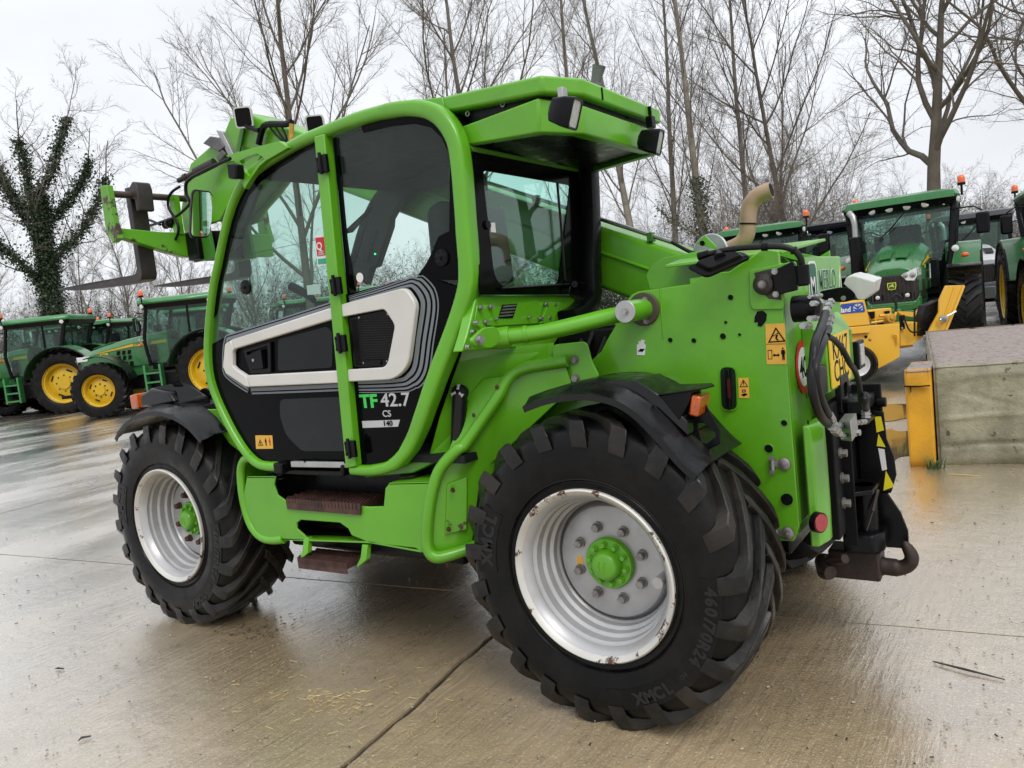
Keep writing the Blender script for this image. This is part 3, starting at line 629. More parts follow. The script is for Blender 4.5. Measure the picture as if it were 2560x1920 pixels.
# door sill
m = MB(); m.prism(Y(3, [(705, 1512), (1155, 1520), (1155, 1562), (710, 1556)], 1.05), (0, .02, 0)); P('sill_plate', m, 'alu', bevel=.003)
for q in ((790, 1520), (1092, 1527)): m = MB(); m.cyl(U(3, *q, 'y', 1.0695), U(3, *q, 'y', 1.072), .005, 8); P('screw', m, 'black_steel')
for pts in ([(640, 1506), (705, 1510), (712, 1590), (650, 1584)], [(1145, 1518), (1170, 1520), (1172, 1600), (1150, 1600)]): m = MB(); m.prism(Y(3, pts, 1.0), (0, .08, 0)); P('frame_end', m, 'black_plastic', bevel=.008)
m = MB(); m.prism(Y(3, [(700, 1560), (1160, 1566), (1165, 1605), (705, 1588)], .98), (0, .075, 0)); P('sill', m, 'black_steel', bevel=.004)
# ---------------------------------------------------------------- interior
m = MB(); m.loft([[Vector((x + dx, yy, z)) for (dx, z) in ((.0, z), (.12, z), (.10, z + .62), (.02, z + .66))] for x, yy, z in ((.72, .30, 1.5), (.70, .36, 1.5), (.70, .78, 1.5), (.72, .84, 1.5))]); P('seat_back', m, 'interior', bevel=.03)
m = MB(); m.b2((.78, .32, 1.38), (1.25, .82, 1.5)); m.b2((.82, .4, 1.04), (1.2, .75, 1.38)); P('seat', m, 'interior', bevel=.03)
m = MB(); m.b2((.70, .47, 2.14), (.80, .67, 2.30)); P('headrest', m, 'interior', bevel=.03)
m = MB(); m.b2((1.45, .1, 1.04), (1.75, .3, 1.62)); m.b2((.75, .12, 1.04), (1.5, .28, 1.55)); P('console', m, 'interior', bevel=.03)
m = MB(); m.tube([(1.78, .55, 1.05), (1.62, .55, 1.45), (1.50, .55, 1.62)], [.06, .05, .04], 10); P('steering_column', m, 'interior')
sw = [(Vector((1.50, .55, 1.64)) + Vector((.09 * math.sin(a), .19 * math.cos(a), .165 * math.sin(a)))) for a in [i * 2 * math.pi / 24 for i in range(24)]]
m = MB(); m.tube(sw, .016, 8, closed=True); m.cyl(sw[0], sw[12], .012, 6); m.cyl(sw[18], (1.50, .55, 1.64), .012, 6); P('steering_wheel', m, 'interior')
m = MB(); pp = [U(3, 860, 305, 'y', .72), U(3, 790, 250, 'y', .72), U(3, 690, 200, 'y', .72)]; m.tube(pp, [.016, .022, .026], 10); P('joystick', m, 'interior')
# slanted black pillar on the far side of the cab
m = MB(); m.prism(Y(1, [(1150, 1600), (1290, 1130), (1330, 1010), (1400, 950), (1650, 880), (1850, 800), (1880, 930), (1600, 1000), (1500, 1080), (1435, 1200), (1430, 1260), (1330, 1560), (1290, 1570), (1250, 1700)], .12), (0, -.05, 0)); P('inner_pillar', m, 'interior', bevel=.008)
tp_ = sorted([(p.x, p.z) for p in Fs[30:68]]); hx_, hz_ = [a for a, b in tp_], [b for a, b in tp_]
m = MB(); m.prism([V(p.x, p.y, min(p.z, float(np.interp(p.x, hx_, hz_)) - .03)) for p in Y(1, [(330, 960), (430, 840), (600, 720), (800, 610), (960, 545), (1200, 450), (1450, 385), (1650, 365), (1800, 420), (1890, 560), (1890, 800), (1650, 880), (1400, 950), (1370, 1000), (1100, 975), (930, 955), (600, 918), (480, 985), (380, 1060)], .105)], (0, -.015, 0)); P('inner_header', m, 'headliner')
m = MB(); m.prism(round_poly(Y(1, [(1300, 1270), (1340, 1280), (1260, 1530), (1220, 1525)], .122), .008), (0, .006, 0)); P('inner_trim', m, 'black_plastic')
m = MB(); m.ball(U(1, 1320, 1462, 'y', .135), .006, 8); P('indicator_lamp', m, 'led_green')
m = MB(); m.prism(Y(1, [(350, 1000), (480, 940), (300, 1400), (245, 1440)], .18), (0, .03, 0)); P('inner_pillar', m, 'interior')
# ---------------------------------------------------------------- cab rear wall and rear window
xr = .425
m = MB(); A_ = X(2, [(535, 690), (1450, 870)], xr) + X(4, [(1195, 262), (295, 262)], xr); B_ = X(2, [(612, 832), (1275, 945)], xr) + X(4, [(885, 190), (410, 205)], xr)
B2 = [round_poly(B_, [.03, .02, .05, .09], 5)][0]; A2 = round_poly(A_, .003, 5)
m.ring(A2, B2, (-.006, 0, 0)); P('window_border', m, 'black_gloss', smooth=False)
m = MB(); m.prism(A_, (.005, 0, 0)); P('rear_glass', m, 'glass_rear', smooth=False)
m = MB(); m.tube(X(2, [(1185, 925), (1210, 1200), (1245, 1659)], xr - .025) + X(4, [(945, 165)], xr - .03), .006, 6); m.tube(X(4, [(465, 215), (700, 200), (1030, 180)], xr - .02), .007, 6); m.cyl(X(4, [(1015, 182)], xr - .0)[0], X(4, [(1015, 182)], xr - .05)[0], .016, 12); P('wiper', m, 'black_steel')
m = MB(); m.tube(smooth_path(X(4, [(980, 200), (975, 250), (1030, 300), (1100, 280), (1125, 225), (1090, 180), (1060, 175)], xr - .03), 4), .004, 6); P('cable', m, 'rubber_hose')
m = MB(); c = X(2, [(650, 1245)], xr - .004)[0]; m.cyl(c, c + V(-.012, 0, 0), .018, 16); P('window_catch', m, 'black_plastic')
m = MB(); m.prism(X(2, [(678, 1228), (715, 1226), (722, 1300), (685, 1298)], xr - .001), (-.001, 0, 0)); P('sticker', m, 'decal_white', smooth=False)
# black corner post with its lower bend
m = MB(); pp = X(2, [(1405, 780), (1412, 900), (1425, 1250)], .40) + X(4, [(1125, 0), (1132, 230), (1110, 330), (1040, 410), (960, 450)], .40)
m.sweep(smooth_path(pp, 3), lambda i: rrect(.045, .05, .015, 2), (1, 0, 0)); P('corner_post', m, 'black_plastic')
m = MB(); m.prism(X(2, [(500, 650), (1450, 850), (1450, 905), (535, 705)], .44), (-.02, 0, 0)); P('rear_rail', m, 'green', bevel=.005)
# green rear wall under the window
m = MB(); m.prism(X(4, [(275, 262), (1060, 262), (1050, 330), (985, 450), (860, 640), (165, 690), (205, 560)], .45), (.05, 0, 0)); rw = P('rear_wall', m, 'green', bevel=.006)
m = MB(); m.prism(X(4, [(272, 345), (380, 332), (385, 360), (720, 300), (780, 318), (730, 480), (400, 500), (250, 480)], .449), (-.006, 0, 0)); P('cover_plate', m, 'green', rw, bevel=.002)
m = MB(); m.prism(X(4, [(790, 322), (885, 322), (830, 480), (735, 480)], .448), (-.02, 0, 0)); P('bracket', m, 'green', rw, bevel=.002)
m = MB()
for i in range(4): y0 = 345 + i * 24; m.prism(X(4, [(478 - i * 9, y0), (575 - i * 9, y0 - 8), (570 - i * 9, y0 + 4), (474 - i * 9, y0 + 12)], .4395), (-.003, 0, 0))
P('vent_slats', m, 'zinc', rw)
m = MB(); m.prism(X(4, [(468, 338), (582, 328), (548, 436), (438, 440)], .4415), (-.002, 0, 0)); P('vent', m, 'black_steel', rw)
for q in ((305, 360), (382, 355), (265, 475), (343, 470), (243, 542), (205, 655), (797, 335), (860, 335), (755, 442), (818, 437), (422, 447), (670, 432)):
    m = MB(); m.bolt(X(4, [q], .436)[0], (-1, .15, 0), .0085 if q[0] not in (422, 670) else .005, .016); P('bolt', m, 'zinc', rw)
# ---------------------------------------------------------------- roof visor
zt = lambda x: 2.478 + (x + .03) * .085
plan = [(.63, 1.0), (.05, 1.005), (-.045, .85), (-.03, .09), (.63, .07)]
def visor(pl, z0, z1, name, mt, b): m = MB(); m.loft([[Vector((x, y, zt(x) + z0)) for x, y in pl], [Vector((x, y, zt(x) + z1)) for x, y in pl]]); P(name, m, mt, bevel=b, seg=3)
visor([(.53, .985), (.05, 1.0), (-.045, .85), (-.03, .09), (.53, .08)], -.068, -.002, 'visor_top', 'green', .012)
m = MB(); m.loft([[V(.64, 1.0, zt(.64)), V(.53, .985, zt(.53) - .004), V(.53, .08, zt(.53) - .004), V(.64, .07, zt(.64))], [V(.63, 1.0, zt(.63) - .012), V(.52, .985, zt(.5) - .07), V(.52, .08, zt(.5) - .07), V(.63, .07, zt(.63) - .012)]]); P('visor_lip', m, 'green', bevel=.004)
visor([(.44, .94), (.08, .95), (-.0, .82), (.01, .14), (.44, .12)], -.14, -.06, 'visor_core', 'black_steel', 0)
m = MB(); low = [(.47, .985), (.08, .99), (-.03, .83), (-.015, .12)]
lin = [(.47, .90), (.12, .90), (.06, .80), (.07, .15)]
zz = lambda x, d: zt(x) + d
tops = [-.135, -.08, -.1, -.1]
S1 = [Vector((x, y, zt(x) + t)) for (x, y), t in zip(low, tops)]; S2 = [Vector((x + .01, y - (.005 if i < 2 else 0), zt(x) - (.205 if i else .21))) for i, (x, y) in enumerate(low)]
S3 = [Vector((x, y, zt(x) - .2)) for x, y in lin]; S4 = [Vector((x, y, zt(x) + t)) for (x, y), t in zip(lin, tops)]
m.loft([[S1[i], S2[i], S3[i], S4[i]] for i in range(4)]); P('visor_skirt', m, 'green', bevel=.008)
m = MB(); m.prism([V(.47, .92, zt(.47) - .19), V(.1, .92, zt(.1) - .19), V(.05, .8, zt(.05) - .19), V(.06, .13, zt(.06) - .19), V(.45, .0, zt(.45) - .235)], (0, 0, .02)); P('visor_soffit', m, 'black_steel')
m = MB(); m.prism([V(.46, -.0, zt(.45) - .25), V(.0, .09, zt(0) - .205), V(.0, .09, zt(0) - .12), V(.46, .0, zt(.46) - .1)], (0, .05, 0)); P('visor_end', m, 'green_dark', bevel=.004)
m = MB(); m.prism([V(.03, 1.007, 0), V(.026, 1.007, 0), V(-.043, .84, 0), V(-.047, .85, 0)], (0, 0, .001))
for q in ((510, 405), (775, 333)): m = MB(); c = U(2, *q, 'y', .952); m.lathe([(.006, 0), (.008, .003), (.011, .003), (.012, 0)], c, (0, 1, 0), 12); P('screw', m, 'zinc')
# visor seams
m = MB(); a = V(-.042, .62, zt(0)); 
for yy in (.70, .235):
    m = MB(); m.b2((-.0475, yy - .003, zt(0) - .064), (-.03, yy + .003, zt(0) - .016)); P('seam', m, 'black_steel')
# ---- round-cornered work lights
def worklight(c, face, up, w, h, d, body='black_plastic', lens='lens_clear', par=None):
    f = Vector(face).normalized(); u = Vector(up); u = (u - f * u.dot(f)).normalized(); r = u.cross(f)
    sec = lambda k, t: [c + r * a * k + u * b * k + f * t for a, b in rrect(w / 2, h / 2, w * .16, 3)]
    m = MB(); m.loft([sec(.35, -d), sec(.75, -d * .85), sec(.95, -d * .35), sec(1, 0)]); o = P('work_light', m, body, par, ang=50)
    m = MB(); m.loft([sec(.86, .0), sec(.86, .004)]); P('lens', m, lens, o)
    m = MB(); m.ring(sec(1.0, .0), sec(.86, .0), f * .008); P('bezel', m, body, o)
    return o
c = U(2, 1310, 405, 'x', -.14); worklight(c, (-.80, -.12, -.30), (-.2, 0, 1), .088, .105, .09)
m = MB(); b = U(2, 1205, 240, 'x', -.07); m.box(b + V(-.01, 0, -.012), (.022, .034, .045)); P('lamp_bracket', m, 'alu', bevel=.002)
c = U(2, 1950, 620, 'x', -.12); worklight(c, (-.8, -.14, -.24), (-.2, 0, 1), .088, .105, .09)
m = MB(); b = U(2, 1890, 470, 'x', -.06); m.box(b, (.03, .04, .05)); P('lamp_bracket', m, 'black_steel', bevel=.002)
# beacon socket
m = MB(); c = V(.12, .42, zt(.12)); m.cyl(c + V(0, 0, -.01), c + V(0, 0, .05), .028, 16); m.cyl(c + V(0, 0, .05), c + V(0, 0, .075), .036, 16); m.tube([c + V(0, 0, .075), c + V(-.01, 0, .11), c + V(-.025, 0, .15)], [.024, .024, .03], 14); P('beacon_socket', m, 'alu_dull')
# ---------------------------------------------------------------- rear hull
yh = .62
hull = Y(4, [(1150, 750), (1215, 690), (1260, 600), (1330, 480), (1405, 310), (1440, 262), (1490, 238), (1660, 213)], yh) + Y(5, [(120, 800), (230, 785), (280, 740), (380, 700), (520, 690)], yh) + [V(-.60, yh, 1.755), V(-.655, yh, 1.74), V(-.655, yh, .70), V(-.63, yh, .64), V(.2, yh, .60), V(.62, yh, .66), V(.55, yh, 1.0), V(.42, yh, 1.2)] + Y(4, [(1000, 960)], yh)
m = MB(); m.prism(hull, (0, -.02, 0)); hl = P('hull_plate', m, 'green', bevel=.004)
hr = [Vector((max(p.x, -.60), -.50, p.z)) for p in hull]; m = MB(); m.prism(hr, (0, .02, 0)); P('hull_plate', m, 'green')
m = MB(); m.tube(Y(4, [(1660, 215), (1670, 400), (1685, 590)], yh + .001), .003, 6); P('weld_seam', m, 'green', hl)
def hole(q, r, k=4, par=hl, mt='decal_black', y=yh): m = MB(); c = U(k, *q, 'y', y); m.cyl(c + V(0, .001, 0), c + V(0, .0018, 0), r, 20); m.cm = 1; m.lathe([(r, .001), (r * 1.08, .0035), (r * 1.2, .001)], c, (0, 1, 0), 20); P('hole', m, [mt, 'green'], par)
for q, r in (((1737, 603), .0095), ((1915, 607), .0095)): hole(q, r)
for q, r in (((533, 885), .010), ((497, 1073), .0055), ((475, 1178), .0115), ((601, 1165), .0055)): hole(q, r, 5)
for q, r in (((582, 435), .011), ((475, 613), .016)): hole(q, r, 6)
m = MB(); m.prism(Y(5, [(715, 1030), (735, 990), (775, 985), (805, 1010), (800, 1060), (765, 1105), (735, 1100), (740, 1070), (712, 1075)], yh + .001), (0, .002, 0)); P('torn_hole', m, 'decal_black', hl, smooth=False)
# level gauge slot
sl = [Vector(p) for p in round_poly(Y(6, [(135, 40), (250, 40), (262, 352), (148, 352)], yh + .001), .028, 6)]
m = MB(); m.ring(sl, [p + (U(6, 200, 195, 'y', yh) - p) * .06 for p in sl], (0, .004, 0)); P('slot_rim', m, 'green', hl)
m = MB(); m.prism(sl, (0, .0012, 0)); P('slot', m, 'slot_dark', hl)
m = MB(); m.prism(Y(6, [(180, 60), (212, 60), (222, 335), (192, 335)], yh + .003), (0, .02, 0)); P('level_gauge', m, 'black_plastic', hl, bevel=.003)
m = MB(); m.prism(Y(6, [(188, 130), (208, 130), (214, 262), (194, 262)], yh + .022), (0, .004, 0)); P('gauge_window', m, 'gauge_red', hl)
# stickers on hull
s = sticker(Y(5, [(795, 1085), (940, 1080), (958, 1388), (805, 1390)], yh + .001), 'warn_yellow', hl, (0, .0012, 0))
tri_sign(U(5, 878, 1165, 'y', yh + .001), .066, T, XD, (0, 1, 0)); man_sign(U(5, 930, 1308, 'y', yh + .001), .05, T, XD, (0, 1, 0))
m = MB(); m.ring(Y(5, [(812, 1282), (845, 1280), (847, 1350), (815, 1352)], yh + .0025), Y(5, [(816, 1287), (841, 1285), (843, 1346), (819, 1348)], yh + .0025), (0, .0008, 0)); m.prism(Y(5, [(850, 1320), (866, 1306), (866, 1315), (888, 1315), (888, 1306), (903, 1320), (888, 1334), (888, 1326), (866, 1326), (866, 1334)], yh + .0025), (0, .0008, 0)); m.prism(Y(5, [(800, 1236), (950, 1233), (950, 1236), (800, 1239)], yh + .0025), (0, .0008, 0)); P('pictogram', m, 'decal_black', smooth=False)
s = sticker(Y(6, [(265, 125), (336, 122), (342, 264), (270, 262)], yh + .001), 'warn_yellow', hl); tri_sign(U(6, 302, 160, 'y', yh + .001), .034, T, XD, (0, 1, 0), '!')
m = MB(); m.prism(Y(6, [(283, 240), (310, 228), (330, 236), (304, 252)], yh + .0025), (0, .0008, 0)); m.ring(Y(6, [(290, 205), (315, 203), (317, 222), (291, 224)], yh + .0025), Y(6, [(295, 209), (310, 208), (311, 218), (296, 219)], yh + .0025), (0, .0008, 0)); P('pictogram', m, 'decal_black', smooth=False)
s = sticker(Y(4, [(1484, 640), (1498, 632), (1498, 612), (1515, 612), (1518, 598), (1548, 606), (1540, 618), (1542, 635), (1552, 640), (1545, 718), (1486, 716)], yh + .001), 'decal_white', hl)
m = MB(); m.prism(Y(4, [(1492, 690), (1512, 668), (1545, 670), (1528, 692)], yh + .0025), (0, .0008, 0)); P('pictogram', m, 'decal_black', smooth=False)
# rear door hinges on the hull
for (q, s_) in (((555, 712), 1), ((580, 1190), 1)):
    c = U(6, *q, 'y', yh); g = MB(); a = U(6, q[0] - 52, q[1] - 42, 'y', yh); b = U(6, q[0] - 48, q[1] + 58, 'y', yh)
    g.cyl(a + V(0, .012, 0), b + V(0, .012, 0), .010, 10); g.box(c + V(.005, .008, 0), (.05, .01, .022)); h = P('hinge', g, 'nut_steel', hl)
    d = MB(); e = U(6, q[0] + 28, q[1] + 5, 'y', yh); d.lathe([(.001, .02), (.004, .02), (.006, .016), (.018, .015), (.024, .01), (.0255, 0)], e, (0, 1, 0), 24); P('washer', d, 'nut_steel', hl)
    for f_ in (a, b): d = MB(); d.bolt(f_ + V(0, .02, 0), (0, 1, 0), .008, .01); P('bolt', d, 'nut_steel', hl)
m = MB(); m.bolt(U(6, 602, 962, 'y', yh), (0, 1, 0), .017, .02); P('bolt', m, 'black_steel', hl)
# raised corner plate with the pivot disc
m = MB(); m.prism(round_poly(Y(5, [(675, 680), (1030, 610), (1045, 760), (942, 770), (938, 975), (700, 978), (680, 930)], yh + .001), .012), (0, .008, 0)); P('corner_plate', m, 'green', hl, bevel=.003)
m = MB(); m.prism(Y(5, [(710, 700), (830, 670), (900, 690), (910, 850), (915, 905), (820, 895), (760, 840), (735, 790)], yh + .010), (0, .001, 0)); P('oil_stain', m, 'grip', hl, smooth=False)
m = MB(); c = U(5, 785, 785, 'y', yh + .01); m.lathe([(.001, .03), (.02, .03), (.026, .022), (.035, .018), (.039, .012), (.041, 0)], c, (0, 1, 0), 28); P('pivot_disc', m, 'grip', hl)
m = MB(); m.bolt(c + V(0, .028, 0), (0, 1, 0), .011, .012); P('bolt', m, 'nut_steel', hl)
m = MB(); m.prism(Y(5, [(850, 690), (1010, 610), (1045, 690), (1045, 830), (880, 868)], yh + .012), (0, .02, 0)); P('mirror_bracket', m, 'black_steel', bevel=.004)
for q in ((865, 690), (873, 862)): m = MB(); m.bolt(U(5, *q, 'y', yh + .03), (0, 1, 0), .0085, .012); P('bolt', m, 'zinc', hl)
# hull top skins
m = MB(); tp = [V(-.655, yh, 1.74), V(-.60, yh, 1.755)] + Y(5, [(520, 690)], yh); m.prism([V(-.66, yh - .02, 1.742), V(-.2, yh - .02, 1.745), V(-.1, .05, 1.80), V(-.70, .05, 1.79)], (0, 0, -.012)); P('hood_top', m, 'green', bevel=.003)
m = MB(); m.prism(X(5, [(540, 600), (700, 545), (930, 595), (1040, 600), (1110, 690), (1000, 720)], -.45), (.01, 0, 0))
# inner boom cheek plates
ck = Y(5, [(-80, 830), (-110, 720), (-70, 640), (20, 590), (160, 560), (400, 520), (700, 545), (940, 590), (1000, 640), (900, 690), (300, 740), (250, 790), (100, 810)], .30)
m = MB(); m.prism(ck, (0, -.02, 0)); P('boom_cheek', m, 'green', bevel=.004)
m = MB(); m.prism([Vector((p.x, -.42, p.z)) for p in ck], (0, -.02, 0)); P('boom_cheek', m, 'green')
m = MB(); c = U(5, 360, 745, 'y', .31); m.cyl(c, c + V(0, .03, 0), .028, 20); P('pivot_pin', m, 'green')
m = MB(); m.prism(Y(5, [(270, 480), (335, 415), (425, 500), (420, 520)], .12), (0, -.012, 0)); P('lifting_lug', m, 'green', bevel=.002)
hole((320, 477), .012, 5, T, y=.122)
m = MB(); m.prism(Y(5, [(560, 610), (675, 530), (920, 575), (1035, 605), (1110, 660), (1125, 720), (1000, 800), (560, 800)], .16), (0, -.012, 0)); P('hood_rib', m, 'green', bevel=.003)
m = MB(); m.lathe([(.001, .006), (.085, .006), (.09, 0), (.001, 0)], V(-.17, -.02, 1.80), (.1, 1, .1), 32); P('cover_disc', m, 'alu')
# engine hood on the far side
m = MB(); m.b2((-.48, -1.0, .75), (1.9, -.5, 1.42)); P('engine_hood', m, 'green', bevel=.05, seg=4)
# exhaust
ex = smooth_path(Y(5, [(500, 520), (600, 480), (650, 420), (662, 330), (668, 240), (690, 170), (750, 110), (840, 75)], -.28), 4)
m = MB(); n = len(ex); m.tube(ex, [.034 + .0055 * min(1, i / 6) for i in range(n)], 20); ep = P('exhaust_pipe', m, 'exhaust_tan')
t = (ex[-1] - ex[-2]).normalized(); m = MB(); m.cyl(ex[-1] - t * .01, ex[-1] + t * .0015, .033, 18); P('exhaust_mouth', m, 'decal_black', ep)
m = MB(); i = 12; t = (ex[i + 1] - ex[i]).normalized(); m.tube([ex[i] - t * .004, ex[i] + t * .004], .0425, 20); P('clamp', m, 'black_steel', ep)
m = MB(); m.cyl(ex[0] - V(.0, 0, .03), ex[0] + V(0, 0, .02), .042, 16); P('exhaust_base', m, 'zinc', ep)
# ---------------------------------------------------------------- boss, link rod
c = U(4, 1395, 390, 'y', .80); m = MB(); m.cyl((c.x - .0, yh, c.z), (c.x, .795, c.z), .043, 32); m.cyl((c.x, yh, c.z), (c.x, yh + .012, c.z), .052, 32); P('boss', m, 'green')
b0 = V(c.x, yh, c.z)
m = MB(); m.cyl((c.x, .795, c.z), (c.x, .803, c.z), .044, 32); P('boss_cap', m, 'alu', bevel=.002)
m = MB(); m.bolt((c.x, .803, c.z), (0, 1, 0), .012, .014); P('bolt', m, 'zinc')
m = MB(); m.cyl((c.x, yh + .0, c.z), (c.x, yh + .014, c.z), .068, 40); P('boss_plate', m, 'rust_steel', bevel=.003)
for q in ((1545, 300), (1555, 460)): m = MB(); m.bolt(U(4, *q, 'y', yh + .014), (0, 1, 0), .009, .012); P('bolt', m, 'nut_steel')
e = U(4, 500, 580, 'x', .37)
rp = [V(c.x, .745, c.z - .004), V(c.x + .1, .76, c.z - .015), e + (V(c.x, .745, c.z) - e) * .35 + V(0, 0, -.012), e]
m = MB(); m.tube(smooth_path(rp, 4), [.030, .031, .032, .033, .034, .034, .034, .034, .033, .033, .033, .033, .033], 16); m.tube([e + (rp[2] - e) * .42, e + (rp[2] - e) * .5], .037, 16); P('link_rod', m, 'green')
m = MB(); m.tube([e + (rp[2] - e) * .08, e - (rp[2] - e).normalized() * .04], [.043, .043], 20); P('rod_end', m, 'green', bevel=.003)
m = MB(); m.prism(round_poly(X(4, [(235, 600), (330, 510), (420, 498), (462, 560), (440, 640), (380, 668), (270, 655)], .345), .02), (.016, 0, 0)); P('rod_bracket', m, 'green', bevel=.004)
m = MB(); m.prism(X(4, [(280, 485), (325, 480), (360, 515), (330, 540)], .39), (.02, 0, 0)); P('bracket', m, 'green', bevel=.002)
m = MB(); c = X(4, [(293, 602)], .345)[0]; m.bolt(c, (-1, .2, 0), .016, .02); P('bolt', m, 'zinc')
# dark machinery seen behind the rod, and the bracket plate below
m = MB(); m.b2((.05, .1, 1.05), (.40, .5, 1.52)); m.b2((.25, .3, 1.3), (.42, .58, 1.44)); P('machinery', m, 'black_steel', bevel=.02)
for i in range(5): m = MB(); q = V(.3 - .06 * i, .56, 1.36 + .03 * (i % 2)); m.tube([q, q + V(-.04, -.1, .16), q + V(-.02, -.3, .22)], .011, 8); P('hose', m, 'rubber_hose')
bk = round_poly(Y(4, [(850, 760), (845, 640), (1080, 615), (1110, 640), (1140, 760), (1195, 870), (1185, 905), (1000, 960), (930, 980)], .72), .02)
m = MB(); m.prism(bk, (0, -.012, 0)); P('guard_bracket', m, 'green', bevel=.003)
for q in ((1015, 752), (1023, 893)): m = MB(); m.bolt(U(4, *q, 'y', .72), (0, 1, 0), .015, .016); P('bolt', m, 'nut_steel')
# ---------------------------------------------------------------- guard tube and side skirts
gt = [U(4, 960, 760, 'y', .745), U(4, 800, 785, 'y', .77), U(4, 660, 810, 'y', .80), U(4, 560, 850, 'y', .83), U(4, 490, 930, 'y', .86), U(4, 430, 1040, 'y', .89), U(4, 300, 1230, 'y', .93), U(4, 180, 1400, 'y', .97), U(8, 2120, 530, 'y', .99), U(8, 2020, 640, 'y', 1.02), U(8, 1975, 760, 'y', 1.04), U(8, 1950, 900, 'y', 1.05), U(8, 1940, 1050, 'y', 1.05), U(8, 1950, 1130, 'y', 1.05), U(8, 1990, 1168, 'y', 1.04), U(8, 2060, 1158, 'y', 1.0), U(8, 2180, 1120, 'y', .93), U(8, 2350, 1050, 'y', .84)]
m = MB(); m.tube(smooth_path(gt, 4), .027, 18); P('guard_tube', m, 'green_rust')
# flat webs behind the tube
m = MB(); m.prism([g + V(0, -.02, 0) for g in (gt[2], gt[4], gt[6], gt[7])] + Y(4, [(60, 1440), (170, 1150), (240, 990), (330, 900)], .95), (0, -.008, 0))
m = MB(); web1 = [U(4, 470, 880, 'y', .84), U(4, 330, 898, 'y', .86), U(4, 235, 1000, 'y', .89), U(4, 160, 1200, 'y', .93), U(4, 30, 1520, 'y', 1.0), U(8, 2010, 650, 'y', 1.02), U(4, 180, 1400, 'y', .965), U(4, 300, 1230, 'y', .925), U(4, 430, 1040, 'y', .885), U(4, 490, 930, 'y', .855)]
m.prism(web1, (0, -.01, 0)); P('guard_web', m, 'green_rust', bevel=.002)
for q, r in (((435, 955), .010), ((260, 1168), .010), ((75, 1448), .010)): m = MB(); cc = U(4, *q, 'y', .90 if q[0] > 300 else (.935 if q[0] > 100 else .985)); m.ball(cc + V(0, .006, 0), r, 10, (1, .5, 1)); P('rust_spot', m, 'rust')
m = MB(); web2 = [U(4, 600, 860, 'y', .80), U(4, 950, 810, 'y', .74), U(4, 1000, 960, 'y', .735), V(.42, .72, 1.1), V(.60, .74, .85), V(.66, .8, .62), U(8, 2200, 1110, 'y', .90), U(8, 2060, 1150, 'y', .98), U(8, 1960, 1120, 'y', 1.03), U(8, 1965, 900, 'y', 1.03), U(8, 2000, 720, 'y', 1.01), U(4, 150, 1430, 'y', .96), U(4, 330, 1200, 'y', .905), U(4, 470, 1000, 'y', .86)]
cen = sum(web2, Vector()) / len(web2)
for i in range(len(web2)): m.add([web2[i], web2[(i + 1) % len(web2)], cen], [(0, 1, 2)])
P('skirt_panel', m, 'green', ang=60)
m = MB(); ap = Y(8, [(2062, 735), (2170, 690), (2170, 1010), (2048, 1030)], .99); m.prism([U(8, 2062, 735, 'y', .985), U(8, 2180, 690, 'y', .93), U(8, 2180, 1000, 'y', .93), U(8, 2048, 1032, 'y', .985)], (-.003, .012, 0)); P('access_panel', m, 'green_worn', bevel=.003)
for q in ((2092, 770), (2068, 1002)): m = MB(); m.bolt(U(8, *q, 'y', .998), (0, 1, 0), .009, .01); P('bolt', m, 'rust')
# side wall under the cab rear
m = MB(); m.prism([U(4, 165, 690, 'y', .86), U(4, 850, 625, 'y', .70), U(4, 860, 760, 'y', .70), U(4, 540, 880, 'y', .78), V(.62, .80, .95), V(.85, .98, 1.0), V(.75, .98, 1.2)], (0, -.01, 0)); P('rear_side_wall', m, 'green', ang=60)
# filler cap
c = U(4, 150, 1000, 'y', .93); m = MB(); dn = V(.05, -.0, -.26); m.tube([c + dn, c + dn * .1, c], [.034, .034, .034], 18); P('filler_neck', m, 'rubber_hose')
ca = V(-.28, .9, .28); m = MB(); m.lathe([(.001, .024), (.030, .022), (.036, .016), (.037, -.012), (.034, -.014)], c, ca, 28); fc = P('filler_cap', m, 'black_plastic')
x_, y_ = frame_of(ca.normalized()); m = MB()
for i in range(3):
    a = i * 2.094 + 1.4; dv = x_ * math.cos(a) + y_ * math.sin(a); tv = x_ * -math.sin(a) + y_ * math.cos(a); o = c + ca.normalized() * .023
    m.prism([o + tv * .008 + dv * .009, o - tv * .008 + dv * .009, o - tv * .0045 + dv * .022, o - tv * .011 + dv * .033, o + tv * .011 + dv * .033, o + tv * .0045 + dv * .022], ca.normalized() * .008)
P('cap_handle', m, 'zinc', fc, bevel=.002)
# ---------------------------------------------------------------- step skirt between the wheels
ys = 1.055
sk = Y(8, [(870, 690), (1040, 690), (1030, 740), (1050, 800), (1100, 835), (1590, 870), (1680, 868), (1690, 760), (1715, 728), (1960, 722), (1955, 1150), (1905, 1140), (1870, 1115), (1600, 1085), (1540, 1060), (1490, 1040), (1470, 1000), (1420, 965), (1190, 948), (1165, 965), (1165, 1000), (1200, 1030), (1240, 1070), (1090, 1070), (1020, 1076), (960, 1060), (905, 1000), (870, 900), (850, 800)], ys)
m = MB(); m.prism(sk, (0, -.012, 0)); P('step_skirt', m, 'green_rust', bevel=.004)
ft = Y(8, [(905, 575), (860, 590), (838, 640), (838, 720), (852, 830), (878, 930), (910, 1000), (960, 1050), (1020, 1066), (1090, 1060)], ys - .012)
m = MB(); m.tube(smooth_path(ft, 4), [.024] * (4 * 9 + 1), 14); P('skirt_edge', m, 'green')
m = MB(); m.strip([p + V(0, -.02, 0) for p in ft], [p + V(0, -.26, 0) for p in ft], (-.006, 0, 0)); P('skirt_front', m, 'green')
